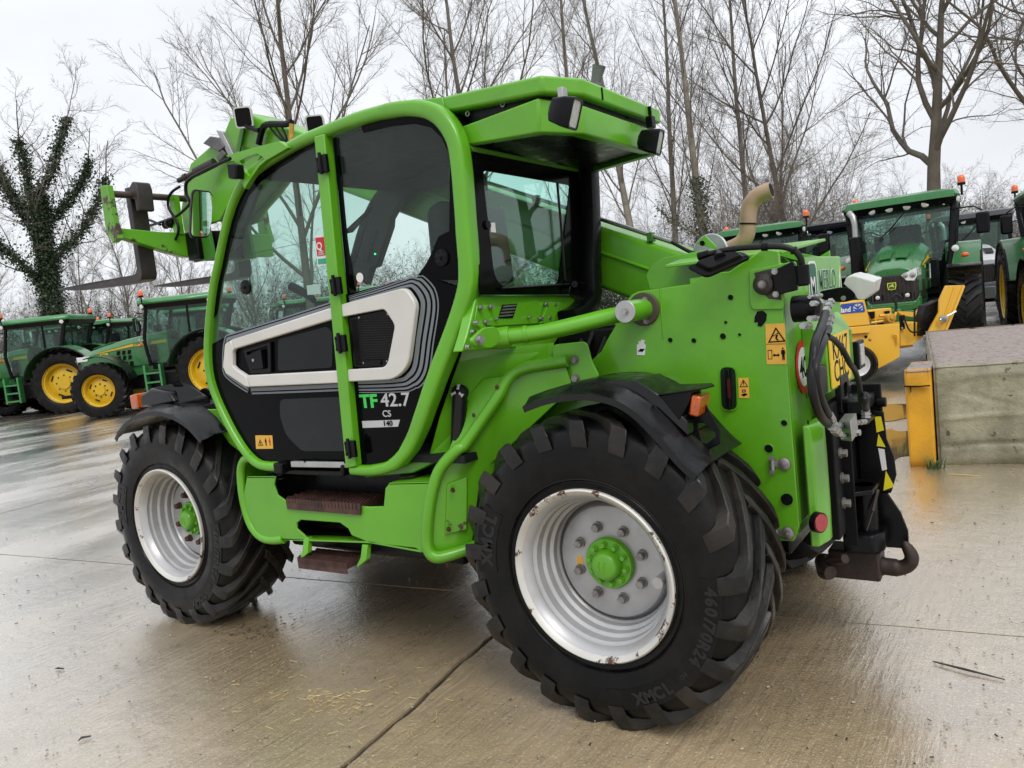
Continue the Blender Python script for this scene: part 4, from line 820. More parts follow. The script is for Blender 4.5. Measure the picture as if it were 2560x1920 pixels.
m = MB(); m.strip(Y(8, [(870, 690), (1040, 690)], ys), Y(8, [(870, 690), (1040, 690)], ys - .2), (0, 0, -.008)); m.strip(Y(8, [(1715, 728), (1960, 722)], ys), [p + V(0, -.22, 0) for p in Y(8, [(1715, 728), (1960, 722)], ys)], (0, 0, -.008)); P('skirt_top', m, 'green')
bp_ = Y(8, [(960, 1062), (1100, 1068), (1600, 1085), (1905, 1140)], ys); m = MB(); m.strip(bp_, [p + V(0, -.1, -.01) for p in bp_], (0, 0, .008)); P('skirt_flange', m, 'green')
for q in ((1060, 672), (1845, 705)):
    c = U(8, *q, 'y', .95); m = MB()
    for i in range(3): m.cyl(c + V(0, 0, -.03 + .02 * i), c + V(0, 0, -.014 + .02 * i), .052 - .004 * (i % 2), 20)
    P('rubber_mount', m, 'rubber_hose', bevel=.004)
m = MB(); m.prism(Y(3, [(1200, 1600), (1760, 1490), (1760, 1530), (1680, 1570), (1600, 1610), (1250, 1640)], .97), (0, -.1, 0)); P('cab_mount', m, 'green', bevel=.006)
# treads
def tread(a, b, w, name='step'):
    a, b = Vector(a), Vector(b); d = (b - a); L_ = d.length; d.normalize(); m = MB(); inn = V(0, -1, 0)
    m.prism([a, b, b + V(0, 0, -.055), a + V(0, 0, -.055)], inn * .006); m.prism([a + inn * w, b + inn * w, b + inn * w + V(0, 0, -.05), a + inn * w + V(0, 0, -.05)], inn * .005)
    o = P(name, m, 'step_rust')
    nb = 22
    for i in range(nb + 1):
        p = a + d * L_ * i / nb; q = MB(); zs = [(.006 + .0105 * (j % 2)) for j in range(9)]
        top = [p + inn * (w * j / 8) + V(0, 0, zs[j] - .006) for j in range(9)]; q.strip(top, [t + V(0, 0, -.03 - t.z + p.z) for t in top], d * .004); P('tread_bar', q, 'step_rust', o, smooth=False)
    for j in range(1, 4): q = MB(); q.prism([a + inn * w * j / 4, b + inn * w * j / 4, b + inn * w * j / 4 + V(0, 0, -.022), a + inn * w * j / 4 + V(0, 0, -.022)], inn * .004); P('tread_bar', q, 'step_rust', o, smooth=False)
    return o
tread(U(8, 1100, 822, 'y', ys + .012), U(8, 1535, 852, 'y', ys + .012), .17)
tread(U(8, 1168, 1172, 'y', ys + .03), U(8, 1455, 1205, 'y', ys + .03), .15)
m = MB(); m.prism([U(8, 1230, 770, 'y', .9), U(8, 1690, 800, 'y', .9), U(8, 1690, 800, 'y', .9) + V(0, -.3, 0.02), U(8, 1230, 770, 'y', .9) + V(0, -.3, .02)], (0, 0, -.02)); P('step_floor', m, 'black_plastic')
for q0, q1 in (((1220, 1055), (1215, 1145)), ((1568, 1095), (1560, 1185))):
    a = U(8, *q0, 'y', ys); b = U(8, *q1, 'y', ys + .02); m = MB(); e = V(.06 if q0[0] < 1400 else .07, 0, -.012)
    m.sweep([a, a * .4 + b * .6, b, b + e], lambda i: rrect(.003, .022, .002, 1), (0, 1, 0)) if False else m.strip([a + V(.018, 0, 0), b + V(.018, 0, .01), b + V(.05, 0, -.03)], [a + V(-.018, 0, 0), b + V(-.018, 0, 0), b + V(.05, 0, -.045)], (0, -.03, 0)); P('step_hanger', m, 'green', bevel=.003)
m = MB(); m.prism(Y(8, [(1100, 1080), (1920, 1150), (1960, 1190), (1400, 1150), (1110, 1110)], .92), (0, -.5, 0)); P('belly_plate', m, 'rust_steel') if False else None
# ---------------------------------------------------------------- fenders
rf = Y(4, [(622, 1115), (760, 1062), (900, 1030), (1060, 1018), (1200, 1030), (1330, 1068), (1450, 1140), (1560, 1240), (1680, 1370), (1790, 1500), (1880, 1590), (1935, 1632)], 1.10)
inn = [V(p.x, .66, p.z + .012) for p in rf]
def fender(out, y_in, zlift, name, cut=None):
    n = len(out); m = MB(); w = out[0].y - y_in
    secs = []
    for i, p in enumerate(out):
        t = (out[min(n - 1, i + 1)] - out[max(0, i - 1)]).normalized(); nn = V(-t.z, 0, t.x)
        if nn.z < 0 and abs(t.x) > .2: nn = -nn
        if i == 0 or True: nn = (p - fc_).normalized() if False else nn
        k = zlift
        q = [p + nn * -.020, p + nn * .004, p + nn * .012 + V(0, -.03, 0), p + nn * (.022 + k) + V(0, -.07, 0), p + nn * (.024 + k) + V(0, -w * .6, 0), p + nn * (.02 + k) + V(0, -w, 0)]
        qi = [a - nn * .005 for a in q[::-1]]; qi[-1] = q[0] + V(0, -.006, 0)
        secs.append(q + qi)
    m.loft(secs); return P(name, m, 'fender_black', ang=40)
rfs = smooth_path(rf, 2); fender(rfs, .66, .012, 'fender')
# light housing on the rear fender
hs = [U(4, 1000, 965, 'y', .92), U(4, 1290, 905, 'y', .92), U(4, 1490, 905, 'y', .92), U(4, 1655, 1012, 'y', .95), U(4, 1850, 1205, 'y', .98), U(4, 1640, 1045, 'y', .98), U(4, 1450, 980, 'y', .98), U(4, 1200, 955, 'y', .98)]
m = MB(); A_ = [U(4, 1010, 968, 'y', 1.0), U(4, 1280, 915, 'y', 1.0), U(4, 1480, 912, 'y', 1.0), U(4, 1650, 1015, 'y', 1.0), U(4, 1865, 1215, 'y', 1.0)]
Bt = [p + V(0, -.22, .0) for p in A_]; lowA = [p + V(0, .01, -.05) for p in A_]
m.loft([[A_[i], Bt[i], Bt[i] + V(0, 0, -.05), lowA[i]] for i in range(5)]); P('lamp_housing', m, 'fender_black', bevel=.004)
m = MB(); cp = Y(4, [(1640, 1015), (1770, 965), (2040, 965), (2055, 985), (1990, 1000)], .99); ca_ = U(4, 1650, 1012, 'y', 1.0)
q = [ca_ + V(0.0, .01, 0), ca_ + V(-.17, .0, .018), ca_ + V(-.19, -.05, .02), ca_ + V(-.16, -.11, .02), ca_ + V(.0, -.12, .02)]
m.prism(q, (0, 0, -.006)); m.prism([q[0] + V(-.005, -.004, -.006), q[1] + V(.045, -.004, -.006), q[1] + V(.06, -.004, -.05), q[0] + V(-.07, -.004, -.095)], (0, -.1, 0)); P('lamp_hood', m, 'black_steel', bevel=.003)
lo = ca_ + V(-.115, -.052, -.052); m = MB(); m.box(lo + V(-.012, -.005, .005), (.035, .105, .075), Matrix.Rotation(math.radians(-14), 3, 'Y')); P('indicator', m, 'lens_orange', bevel=.008)
m = MB(); br = Y(4, [(1890, 1120), (2000, 1080), (2111, 1290), (2111, 1380), (2010, 1430), (1950, 1430), (1905, 1330), (1860, 1230)], .93)
bi = Y(4, [(1945, 1225), (1985, 1225), (2075, 1300), (2080, 1330), (2010, 1385), (1975, 1370), (1960, 1330), (1945, 1270)], .93); m.ring(br, bi, (0, -.008, -.004)); P('lamp_bracket', m, 'black_steel', bevel=.002)
# front fender
ff = Y(8, [(88, 470), (105, 430), (140, 385), (190, 345), (250, 318), (320, 310), (400, 322), (470, 355), (530, 400), (580, 455), (600, 480)], 1.10)
fender(smooth_path(ff, 2), .66, .012, 'fender')
m = MB(); hb = Y(8, [(225, 205), (300, 160), (450, 125), (520, 140), (640, 210), (540, 245), (440, 255), (390, 235), (330, 270), (240, 285)], .98)
A_ = Y(8, [(240, 205), (300, 170), (400, 190), (440, 250), (330, 275), (240, 280)], 1.0)
m.prism(A_, (0, -.16, 0)); P('lamp_housing', m, 'fender_black', bevel=.012)
m = MB(); tp = [U(8, 290, 165, 'y', .98), U(8, 460, 122, 'y', .94), U(8, 540, 145, 'y', .90), U(8, 640, 212, 'y', .86), U(8, 460, 256, 'y', .98), U(8, 400, 232, 'y', .99)]; m.prism(tp, (0, -.02, -.05)); P('lamp_cover', m, 'fender_black', bevel=.01)
m = MB(); m.prism(Y(8, [(172, 212), (208, 200), (228, 288), (186, 292)], .99), (0, -.10, 0)); P('indicator', m, 'lens_orange', bevel=.008)
m = MB(); m.prism(Y(8, [(480, 260), (540, 250), (560, 290), (600, 270), (700, 250), (700, 290), (530, 315), (495, 318)], .92), (0, -.05, 0)); P('fender_bracket', m, 'black_steel', bevel=.004)
m = MB(); m.cyl(U(8, 620, 195, 'y', .8), U(8, 720, 180, 'y', .5), .03, 12); P('stay', m, 'black_steel')
m = MB(); gb = [U(8, 598, 292, 'y', .93), U(8, 715, 292, 'y', .93), U(8, 800, 430, 'y', .95), U(8, 862, 552, 'y', .97), U(8, 830, 545, 'y', .95), U(8, 770, 500, 'y', .93), U(8, 700, 400, 'y', .92)]; m.prism(gb, (0, -.03, 0)); P('corner_bracket', m, 'green', bevel=.004)
m = MB(); m.prism([U(8, 700, 300, 'y', .93), U(8, 760, 360, 'y', .93), U(8, 862, 552, 'y', .95), U(8, 820, 560, 'y', .8), U(8, 720, 420, 'y', .8)], (0, -.02, 0)); P('corner_bracket', m, 'green')
m = MB(); m.prism(round_poly(Y(8, [(705, 315), (735, 300), (745, 345), (710, 355)], .95), .008), (0, -.03, 0)); P('grease_cap', m, 'blue_plastic', bevel=.005)
# ---------------------------------------------------------------- boom
bx0, bx1 = -.25, 2.95; sl_ = .457
zb = lambda x: 1.838 + sl_ * x
dirb = V(1, 0, sl_).normalized(); upb = V(-sl_, 0, 1).normalized()
def bsec(x, yl, yr, top, bot, r=.03):
    o = V(x, 0, zb(x)); yc = (yl + yr) / 2; hw = (yl - yr) / 2
    return [o + V(0, yc + a, 0) + upb * (b + (top + bot) / 2) for a, b in rrect(hw, (top - bot) / 2, r, 3)]
m = MB(); m.loft([bsec(-.3, .02, -.36, 0, -.30), bsec(2.25, .02, -.36, 0, -.30)]); bm_ = P('boom', m, 'green')
m = MB(); m.loft([bsec(2.2, -.01, -.33, -.03, -.27), bsec(3.05, -.01, -.33, -.03, -.27)]); P('boom_extension', m, 'green', bm_)
m = MB(); m.loft([bsec(2.2, .028, -.368, .008, -.308), bsec(2.27, .028, -.368, .008, -.308)]); P('boom_collar', m, 'green', bm_, bevel=.004)
m = MB(); m.tube([V(x, .022, zb(x)) - upb * .125 for x in (-.3, 2.2)], .009, 8); P('boom_crease', m, 'green', bm_)
m = MB(); m.tube([V(x, .0, zb(x)) + upb * .03 for x in (.02, 2.2)], .011, 10); P('boom_pipe', m, 'zinc', bm_)
m = MB(); m.tube([V(.02, .0, zb(.02)) + upb * .03, V(-.06, .0, zb(-.06)) + upb * .015, V(-.14, -.02, zb(-.14)) + upb * .005], .009, 8); P('hose', m, 'rubber_hose', bm_)
for x in (.12, .75, 1.4, 2.0): m = MB(); m.box(V(x, .0, zb(x)) + upb * .022, (.03, .04, .045)); P('pipe_clip', m, 'green_dark', bm_, bevel=.003)
# boom head (gooseneck)
def zh(pts, v): return Y(9, pts, v)
hp = [(1180, 50), (1340, 30), (1600, 130), (1450, 330), (1330, 560), (1260, 660), (1150, 790), (1090, 900), (800, 1000), (770, 820), (800, 640), (850, 430), (1010, 290), (1100, 250)]
m = MB(); pts = zh(hp, -.02); m.prism(pts, (0, -.03, 0)); P('head_plate', m, 'green', bm_, bevel=.005)
m = MB(); m.prism([p + V(0, -.34, 0) for p in pts], (0, -.03, 0)); P('head_plate', m, 'green', bm_, bevel=.005)
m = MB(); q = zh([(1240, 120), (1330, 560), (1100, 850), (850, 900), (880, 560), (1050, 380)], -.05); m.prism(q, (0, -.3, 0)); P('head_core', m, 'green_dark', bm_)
m = MB(); q = zh([(1060, 150), (1110, 165), (1230, 400), (1185, 410)], .02); m.prism(q, (0, -.25, 0)); P('valve_bar', m, 'zinc', bm_, bevel=.003)
for pq in ([(950, 260), (1010, 200), (1080, 215), (1130, 290), (1080, 330), (1010, 290)], [(1055, 370), (1110, 310), (1140, 350), (1085, 415)]): m = MB(); m.prism(zh(pq, .03), (0, -.1, 0)); P('valve_block', m, 'alu_dull', bm_, bevel=.006)
m = MB(); m.prism(zh([(1280, 140), (1310, 130), (1270, 330), (1240, 325)], .0), (0, .015, 0)); P('head_rib', m, 'green_dark', bm_)
# hoop guard
m = MB(); m.tube(smooth_path(zh([(1415, 270), (1440, 160), (1480, 105), (1560, 100), (1640, 100), (1690, 85)], .03), 3), .022, 8); P('hose_guard', m, 'black_steel', bm_)
m = MB(); m.prism(zh([(1680, 95), (1712, 100), (1705, 235), (1672, 235)], .045), (0, .01, 0)); P('tag', m, 'tag_yellow', bm_)
for k_ in range(3): m = MB(); m.tube(smooth_path(zh([(1500 + 50 * k_, 110), (1560 + 40 * k_, 190), (1650, 270)], .01), 3), .007, 6); P('hose', m, 'rubber_hose', bm_)
worklight(U(9, 1290, 45, 'y', .06), (-.55, .75, -.1), (0, 0, 1), .12, .14, .10, 'light_white', 'decal_black')
worklight(U(9, 1885, 105, 'y', .08), (-.55, .75, -.15), (0, 0, 1), .115, .115, .10, 'light_white', 'decal_black')
m = MB(); m.tube(zh([(1240, 100), (1300, 110), (1400, 150), (1420, 150)], .05), .016, 8); P('lamp_stay', m, 'black_steel', bm_)
# tilt cylinder and hoses
a, b = U(9, 1050, 420, 'y', .05), U(9, 890, 500, 'y', .10); m = MB(); m.tube([a, b], .033, 14); m.tube([b, b + (b - a) * .9], .018, 10); m.tube([b + (b - a) * .45, b + (b - a) * .6], .026, 10); P('coupler', m, 'grip', bm_)
hz = smooth_path(zh([(760, 620), (700, 660), (665, 720), (670, 800), (720, 880), (750, 960), (730, 1050), (670, 1095), (580, 1080), (500, 1030), (440, 970), (425, 930), (460, 890), (520, 900), (600, 935)], .16), 4); m = MB(); m.tube(hz, .010, 8); P('hose', m, 'rubber_hose', bm_)
hz = smooth_path(zh([(420, 950), (520, 940), (640, 900), (740, 860), (830, 780), (850, 740)], .15), 4); m = MB(); m.tube(hz, .010, 8); P('hose', m, 'rubber_hose', bm_)
m = MB(); m.ball(U(9, 690, 920, 'y', .12), .05, 12, (1, 1, .8)); m.tube([U(9, 640, 940, 'y', .12), U(9, 720, 900, 'y', .12)], .03, 10); P('hydraulic_fitting', m, 'black_steel', bm_)
m = MB(); m.cyl(U(9, 1190, 740, 'y', -.1), U(9, 1120, 1150, 'y', -.1), .035, 16); P('tilt_cylinder', m, 'zinc', bm_)
# ---------------------------------------------------------------- carriage and forks
m = MB(); cw = U(9, 120, 640, 'y', .60)
xc = 3.86
m.prism([V(xc + .03, .60, 2.80), V(xc - .06, .60, 2.79), V(xc - .07, .60, 2.55), V(xc - .10, .60, 2.42), V(xc - .02, .60, 2.40), V(xc + .04, .60, 2.50)], (0, -.045, 0)); ca2 = P('fork_carriage', m, 'carriage_worn', bevel=.004)
m = MB(); m.prism([V(xc + .03, -.73, 2.80), V(xc - .06, -.73, 2.79), V(xc - .07, -.73, 2.55), V(xc - .10, -.73, 2.42), V(xc - .02, -.73, 2.40), V(xc + .04, -.73, 2.50)], (0, .045, 0)); P('end_plate', m, 'carriage_worn', ca2, bevel=.004)
m = MB(); m.cyl((xc - .015, .57, 2.74), (xc - .015, -.72, 2.74), .024, 14); P('fork_shaft', m, 'rust_steel', ca2)
m = MB(); A_ = [V(xc - .06, .57, 2.48), V(xc - .08, .25, 2.455), V(xc - .09, .1, 2.455), V(xc - .1, -.7, 2.455)]; H = [.06, .14, .18, .18]
m.loft([[p + V(0, 0, .02), p + V(0, 0, .02 - h), p + V(.07, 0, .02 - h), p + V(.07, 0, .02)] for p, h in zip(A_, H)]); P('cross_beam', m, 'green_worn', ca2, bevel=.006)
m = MB(); m.prism([V(xc - .1, .05, 2.46), V(xc - .1, .05, 2.25), V(xc - .35, .05, 2.25), V(xc - .33, .05, 2.5), V(xc - .15, .05, 2.68)], (0, -.03, 0)); P('carriage_lug', m, 'green_dark', ca2, bevel=.004); m = MB(); m.prism([V(xc - .1, -.30, 2.46), V(xc - .1, -.30, 2.25), V(xc - .35, -.30, 2.25), V(xc - .33, -.30, 2.5), V(xc - .15, -.30, 2.68)], (0, -.03, 0)); P('carriage_lug', m, 'green_dark', ca2, bevel=.004)
m = MB(); m.b2((xc - .24, .09, 2.26), (xc - .1, -.36, 2.47)); P('carriage_base', m, 'black_steel', ca2, bevel=.01)
m = MB(); m.prism([V(xc - .1, .13, 2.46), V(xc - .1, .13, 2.74), V(xc - .03, .13, 2.74), V(xc - .03, .13, 2.46)], (0, -.04, 0)); P('shaft_support', m, 'green', ca2)
for fy in (.35, -.48):
    m = MB(); w2 = .06
    m.prism([V(xc + .02, fy - w2, 2.78), V(xc - .05, fy - w2, 2.83), V(xc - .085, fy - w2, 2.82), V(xc - .1, fy - w2, 2.77), V(xc - .09, fy - w2, 2.62), V(xc - .05, fy - w2, 2.62), V(xc - .05, fy - w2, 2.71), V(xc + .0, fy - w2, 2.715)], (0, 2 * w2, 0))
    fk = P('fork', m, 'fork_steel', bevel=.01)
    m = MB(); m.prism([V(xc + .055, fy, 2.80), V(xc + .055, fy, 2.21), V(xc + .09, fy, 2.185), V(xc + 1.3, fy, 2.205), V(xc + 1.3, fy, 2.2), V(xc + .95, fy, 2.155), V(xc + .06, fy, 2.14), V(xc + .02, fy, 2.155), V(xc, fy, 2.19), V(xc, fy, 2.80)], (0, .0, 0)) if False else None
    prof = [(.055, 2.80), (.055, 2.23), (.075, 2.20), (.11, 2.19), (.7, 2.203), (1.30, 2.215), (1.30, 2.205), (1.0, 2.17), (.4, 2.143), (.06, 2.135), (.02, 2.145), (.0, 2.18), (.0, 2.80)]
    half = lambda q: w2 * (1 if q < .9 else 1 - .55 * (q - .9) / .4)
    m = MB(); A_ = [V(xc + a, fy - half(a), z) for a, z in prof]; B_ = [V(xc + a, fy + half(a), z) for a, z in prof]; n = len(prof)
    m.add(A_ + B_, [tuple(range(n)), tuple(range(2 * n - 1, n - 1, -1))] + [(i, n + i, n + (i + 1) % n, (i + 1) % n) for i in range(n)]); P('tine', m, 'fork_steel', fk, bevel=.004)
# ---------------------------------------------------------------- front mirror on its bracket
m = MB(); ou = Y(9, [(1140, 360), (1365, 300), (1590, 240), (1660, 295), (1480, 400), (1420, 450), (1345, 560), (1295, 640), (1245, 520), (1235, 430), (1190, 392)], 1.09)
inn = Y(9, [(1262, 405), (1330, 368), (1400, 345), (1445, 370), (1462, 390), (1425, 428), (1365, 490), (1340, 532), (1295, 490), (1264, 440), (1258, 420)], 1.09)
m.ring(ou, inn, (0, -.03, 0)); P('mirror_bracket', m, 'green', bevel=.004)
m = MB(); m.tube(smooth_path(Y(9, [(1180, 385), (1050, 445), (900, 520), (840, 560), (812, 600), (815, 680), (845, 740)], 1.14), 4), .009, 8); P('mirror_arm', m, 'black_steel')
m = MB(); m.prism(Y(9, [(1145, 430), (1225, 430), (1230, 550), (1160, 555)], 1.14), (0, -.05, 0)); P('arm_clamp', m, 'black_plastic', bevel=.008)
mo = Y(9, [(885, 640), (1010, 655), (1038, 690), (1030, 900), (1010, 1025), (985, 1045), (870, 1045), (850, 1020), (858, 800), (868, 665)], 1.14)
mo = round_poly(mo, .01)
cc = sum(mo, Vector()) / len(mo); mn = V(-.955, .225, -.16).normalized(); vd = (cc - Vector(CAMP)).normalized()
def onto(p, off): d = (p - Vector(CAMP)); return Vector(CAMP) + d * ((cc + mn * off - Vector(CAMP)).dot(mn) / d.dot(mn))
gp = [onto(p, 0) for p in mo]; gc = sum(gp, Vector()) / len(gp)
m = MB(); m.prism(gp, -mn * .03); mr = P('mirror', m, 'black_plastic', bevel=.006)
m = MB(); m.prism([p + (gc - p) * .07 + mn * .001 for p in gp], mn * .0015); P('mirror_glass', m, 'mirror', mr, smooth=False)
# ---------------------------------------------------------------- rear mirror
m = MB(); ar = smooth_path([U(5, 290, 578, 'y', .72), U(5, 400, 550, 'y', .72), U(5, 560, 518, 'y', .715), U(5, 720, 505, 'y', .71), U(5, 900, 502, 'y', .70), U(5, 1000, 525, 'y', .69), U(5, 1055, 580, 'y', .68), U(5, 1072, 640, 'y', .67), U(5, 1078, 700, 'y', .67)], 4); m.tube(ar, .0115, 10); P('mirror_arm', m, 'rubber_hose')
m = MB(); m.cyl(ar[0], ar[3], .016, 10); m.cyl(ar[20], ar[21], .016, 10); m.cyl(ar[13], ar[14], .016, 10); P('arm_sleeve', m, 'black_plastic')
m = MB(); a = U(5, 1072, 640, 'y', .67); b = U(5, 1082, 790, 'y', .67); m.cyl(a, b, .024, 16); m.cyl(b, b + (b - a) * .06, .019, 12); P('arm_socket', m, 'black_plastic', bevel=.004)
c = U(5, 440, 640, 'y', .42)
qa = [U(5, 195, 658, 'y', .76), U(5, 345, 738, 'y', .77), U(5, 692, 585, 'y', .71), U(5, 625, 540, 'y', .68), U(5, 470, 560, 'y', .70)]
m = MB(); nn = (qa[1] - qa[0]).cross(qa[2] - qa[1]).normalized(); nn = nn if nn.y > 0 else -nn
out = round_poly(qa, .02); c0 = sum(out, Vector()) / len(out)
m.loft([[p + (c0 - p) * .03 - nn * .012 for p in out], [p for p in out], [p + (c0 - p) * .03 + nn * .006 for p in out], [p + (c0 - p) * .22 + nn * .01 for p in out], [p + (c0 - p) * .34 + nn * .032 for p in out]]); P('mirror', m, 'black_plastic', bevel=.003)
m = MB(); m.tube([c0 + nn * .03, U(5, 430, 545, 'y', .72)], [.022, .014], 12); P('mirror_stem', m, 'black_plastic')
# ---------------------------------------------------------------- rear face
xb = -.70; XF = -.655
m = MB(); m.b2((XF + .012, -.37, .66), (-.30, .60, 1.68)); P('rear_body', m, 'green')
m = MB(); m.prism(round_poly([V(XF, .60, 1.70), V(XF, .60, .70), V(XF, -.38, .70), V(XF, -.38, 1.60)], .02), (.03, 0, 0)); rfce = P('rear_fascia', m, 'green', bevel=.006)
# MERLO sign face, letters across the rear
m = MB(); m.prism([V(-.64, .30, 1.72), V(-.64, -.43, 1.72), V(-.64, -.43, 1.50), V(-.64, .30, 1.50)], (-.018, 0, 0)); P('sign_panel', m, 'green', bevel=.006)
YD = V(0, -1, 0); zs = 1.575; xs = -.6590
txt('MERLO', .125, V(xs, .05, zs), 'decal_white', xd=YD, bold=.02, depth=.0006, sx=.84); txt('MERLO', .125, V(xs - .0014, .05, zs), 'decal_darkgreen', xd=YD, bold=-.002, depth=.0008, sx=.84)
m = MB(); m.b2((xs - .001, .05, zs - .022), (xs + .002, -.33, zs - .013)); m.b2((xs - .001, .05, zs - .045), (xs + .002, -.33, zs - .038)); P('decal', m, 'decal_white', smooth=False)
m = MB(); m.prism(round_poly([V(xs, .22, zs + .12), V(xs, .08, zs + .12), V(xs, .08, zs - .06), V(xs, .22, zs - .06)], .04), (-.001, 0, 0)); P('decal', m, 'decal_darkgreen', smooth=False)
rr_ = round_poly([V(xs, .22, zs + .12), V(xs, .08, zs + .12), V(xs, .08, zs - .06), V(xs, .22, zs - .06)], .04); cc = sum(rr_, Vector()) / len(rr_); m = MB(); m.ring([p + (cc - p) * -.06 for p in rr_], [p + (cc - p) * .06 for p in rr_], (-.0018, 0, 0)); P('decal', m, 'decal_white', smooth=False)
txt('M', .10, V(xs - .0022, .20, zs - .01), 'decal_white', xd=YD, bold=.01, depth=.0006, sx=1.15)
m = MB(); m.prism([V(xs, -.34, zs - .06), V(xs, -.42, zs - .06), V(xs, -.38, zs + .10)], (-.001, 0, 0)); P('decal', m, 'decal_white', smooth=False)
m = MB(); m.prism([V(xs - .0012, -.352, zs - .05), V(xs - .0012, -.408, zs - .05), V(xs - .0012, -.38, zs + .04)], (-.001, 0, 0)); P('decal', m, 'stripe_grey', smooth=False)
# socket recess
m = MB(); m.b2((XF - .004, .30, 1.49), (XF + .01, .02, 1.25)); P('socket_recess', m, 'green_dark')
c = X(5, [(1110, 965)], xb - .03)[0]; m = MB(); m.tube([c + V(.05, 0, 0), c, c + V(-.035, 0, -.005), c + V(-.05, 0, -.008)], [.05, .05, .042, .02], 18); P('trailer_socket', m, 'black_plastic', bevel=.004)
def fitting(k, a, b, x, r=.012):
    p, q = X(k, [a], x)[0], X(k, [b], x)[0]; m = MB(); d = (q - p)
    for i, (t0, t1, rr) in enumerate(((0, .2, 1), (.2, .35, .75), (.35, .6, 1.15), (.6, .72, .8), (.72, 1, 1.1))): m.tube([p + d * t0, p + d * t1], r * rr, 6 if i % 2 == 0 else 12)
    P('hose_fitting', m, 'zinc')
fitting(10, (170, 600), (380, 600), xb - .07, .011); fitting(10, (130, 810), (310, 800), xb - .06, .011); fitting(10, (30, 910), (140, 910), xb - .05, .012); fitting(10, (130, 510), (290, 490), xb - .05, .008)
fitting(10, (430, 570), (350, 730), xb - .13, .013); fitting(10, (440, 760), (390, 950), xb - .13, .012)
# hoses
def hose(k, pts, r, y): m = MB(); m.tube(smooth_path([U(kk, a, b, 'x', x) for kk, a, b, x in pts], 5), r, 10); P('hose', m, 'rubber_hose')
hose(0, [(10, 355, 730, xb - .13), (10, 300, 900, xb - .14), (10, 210, 1150, xb - .15), (10, 185, 1400, xb - .15), (11, 165, 200, xb - .15), (11, 185, 480, xb - .15), (11, 280, 760, xb - .15), (11, 430, 920, xb - .15)], .0145, 0)
hose(0, [(10, 390, 950, xb - .13), (10, 310, 1150, xb - .16), (10, 230, 1400, xb - .16), (11, 215, 200, xb - .16), (11, 260, 450, xb - .16), (11, 330, 640, xb - .16), (11, 390, 760, xb - .16)], .0145, 0)
hose(0, [(10, 380, 1050, xb - .16), (10, 480, 1110, xb - .17), (10, 590, 1240, xb - .18), (10, 690, 1430, xb - .19), (11, 760, 150, xb - .19), (11, 820, 350, xb - .19), (11, 845, 640, xb - .18)], .010, 0)
hose(0, [(11, 900, 480, xb - .2), (11, 890, 560, xb - .2), (11, 915, 690, xb - .19)], .014, 0)
fitting(11, (410, 760), (450, 870), xb - .16, .014); fitting(11, (430, 920), (530, 1010), xb - .16, .014); fitting(11, (910, 690), (915, 800), xb - .19, .016)
m = MB(); m.tube(smooth_path([U(11, 455, 870, 'x', xb - .15), U(11, 500, 930, 'x', xb - .15), U(11, 560, 920, 'x', xb - .13)], 4), .008, 8); m.tube(smooth_path([U(11, 530, 1010, 'x', xb - .15), U(11, 590, 1050, 'x', xb - .15), U(11, 650, 1030, 'x', xb - .13)], 4), .008, 8); P('pipe_elbow', m, 'zinc')
fitting(11, (500, 930), (600, 900), xb - .12, .014); fitting(11, (600, 1045), (690, 1010), xb - .12, .014); fitting(11, (770, 870), (900, 850), xb - .16, .010)
m = MB(); q = [U(11, 535, 850, 'x', xb - .10), U(11, 690, 850, 'x', xb - .17), U(11, 720, 1130, 'x', xb - .17), U(11, 565, 1110, 'x', xb - .10)]; m.prism(q, (.0, -.12, 0.01)); P('valve_block', m, 'alu', bevel=.002)
m = MB(); c = U(11, 755, 1000, 'x', xb - .16); m.bolt(c, (-.6, .1, 0), .012, .02); P('bolt', m, 'zinc')
# speed disc 40
c = X(5, [(1078, 1408)], XF - .003)[0]; m = MB(); m.cyl(c, c + V(-.002, 0, 0), .106, 40); sd_ = P('speed_disc', m, 'decal_red'); m = MB(); m.cyl(c + V(-.002, 0, 0), c + V(-.003, 0, 0), .078, 40); P('disc_face', m, 'decal_white', sd_)
txt('40', .115, c + V(-.0035, .06, -.04), 'decal_black', 'lettering', sd_, xd=YD, bold=.02, depth=.0005, sx=.92)
# number plate box
pb = X(5, [(1270, 1205), (1420, 1165), (1440, 1530), (1292, 1582)], xb - .05)
m = MB(); cy = (pb[0].y + pb[1].y) / 2
yl, yr_ = pb[0].y, pb[1].y
zt_, zb_ = pb[0].z + .012, pb[3].z
m.loft([[V(XF, yl + .02, zt_ + .07), V(XF, yl + .02, zb_ - .03), V(XF, yr_ - .30, zb_ - .03), V(XF, yr_ - .30, zt_ + .07)], [V(xb - .045, yl + .02, zt_ + .004), V(xb - .045, yl + .02, zb_ - .01), V(xb - .045, yr_ - .10, zb_ - .02), V(xb - .045, yr_ - .10, zt_ - .01)]]); P('plate_box', m, 'green', bevel=.004)
m = MB(); m.prism(round_poly([V(xb - .048, yl, zt_), V(xb - .048, yl, zb_), V(xb - .048, yr_, zb_), V(xb - .048, yr_, zt_)], .012), (-.004, 0, 0)); npl = P('number_plate', m, 'plate_yellow')
hh = zt_ - zb_; ww = yl - yr_
txt('KX67', hh * .60, V(xb - .0525, yl - ww * .5, zb_ + hh * .53), 'decal_black', 'lettering', npl, xd=YD, bold=.004, depth=.0005, align='CENTER', sx=.95 * ww / hh / 1.75)
txt('CHC', hh * .60, V(xb - .0525, yl - ww * .5, zb_ + hh * .09), 'decal_black', 'lettering', npl, xd=YD, bold=.004, depth=.0005, align='CENTER', sx=1.0 * ww / hh / 1.75)
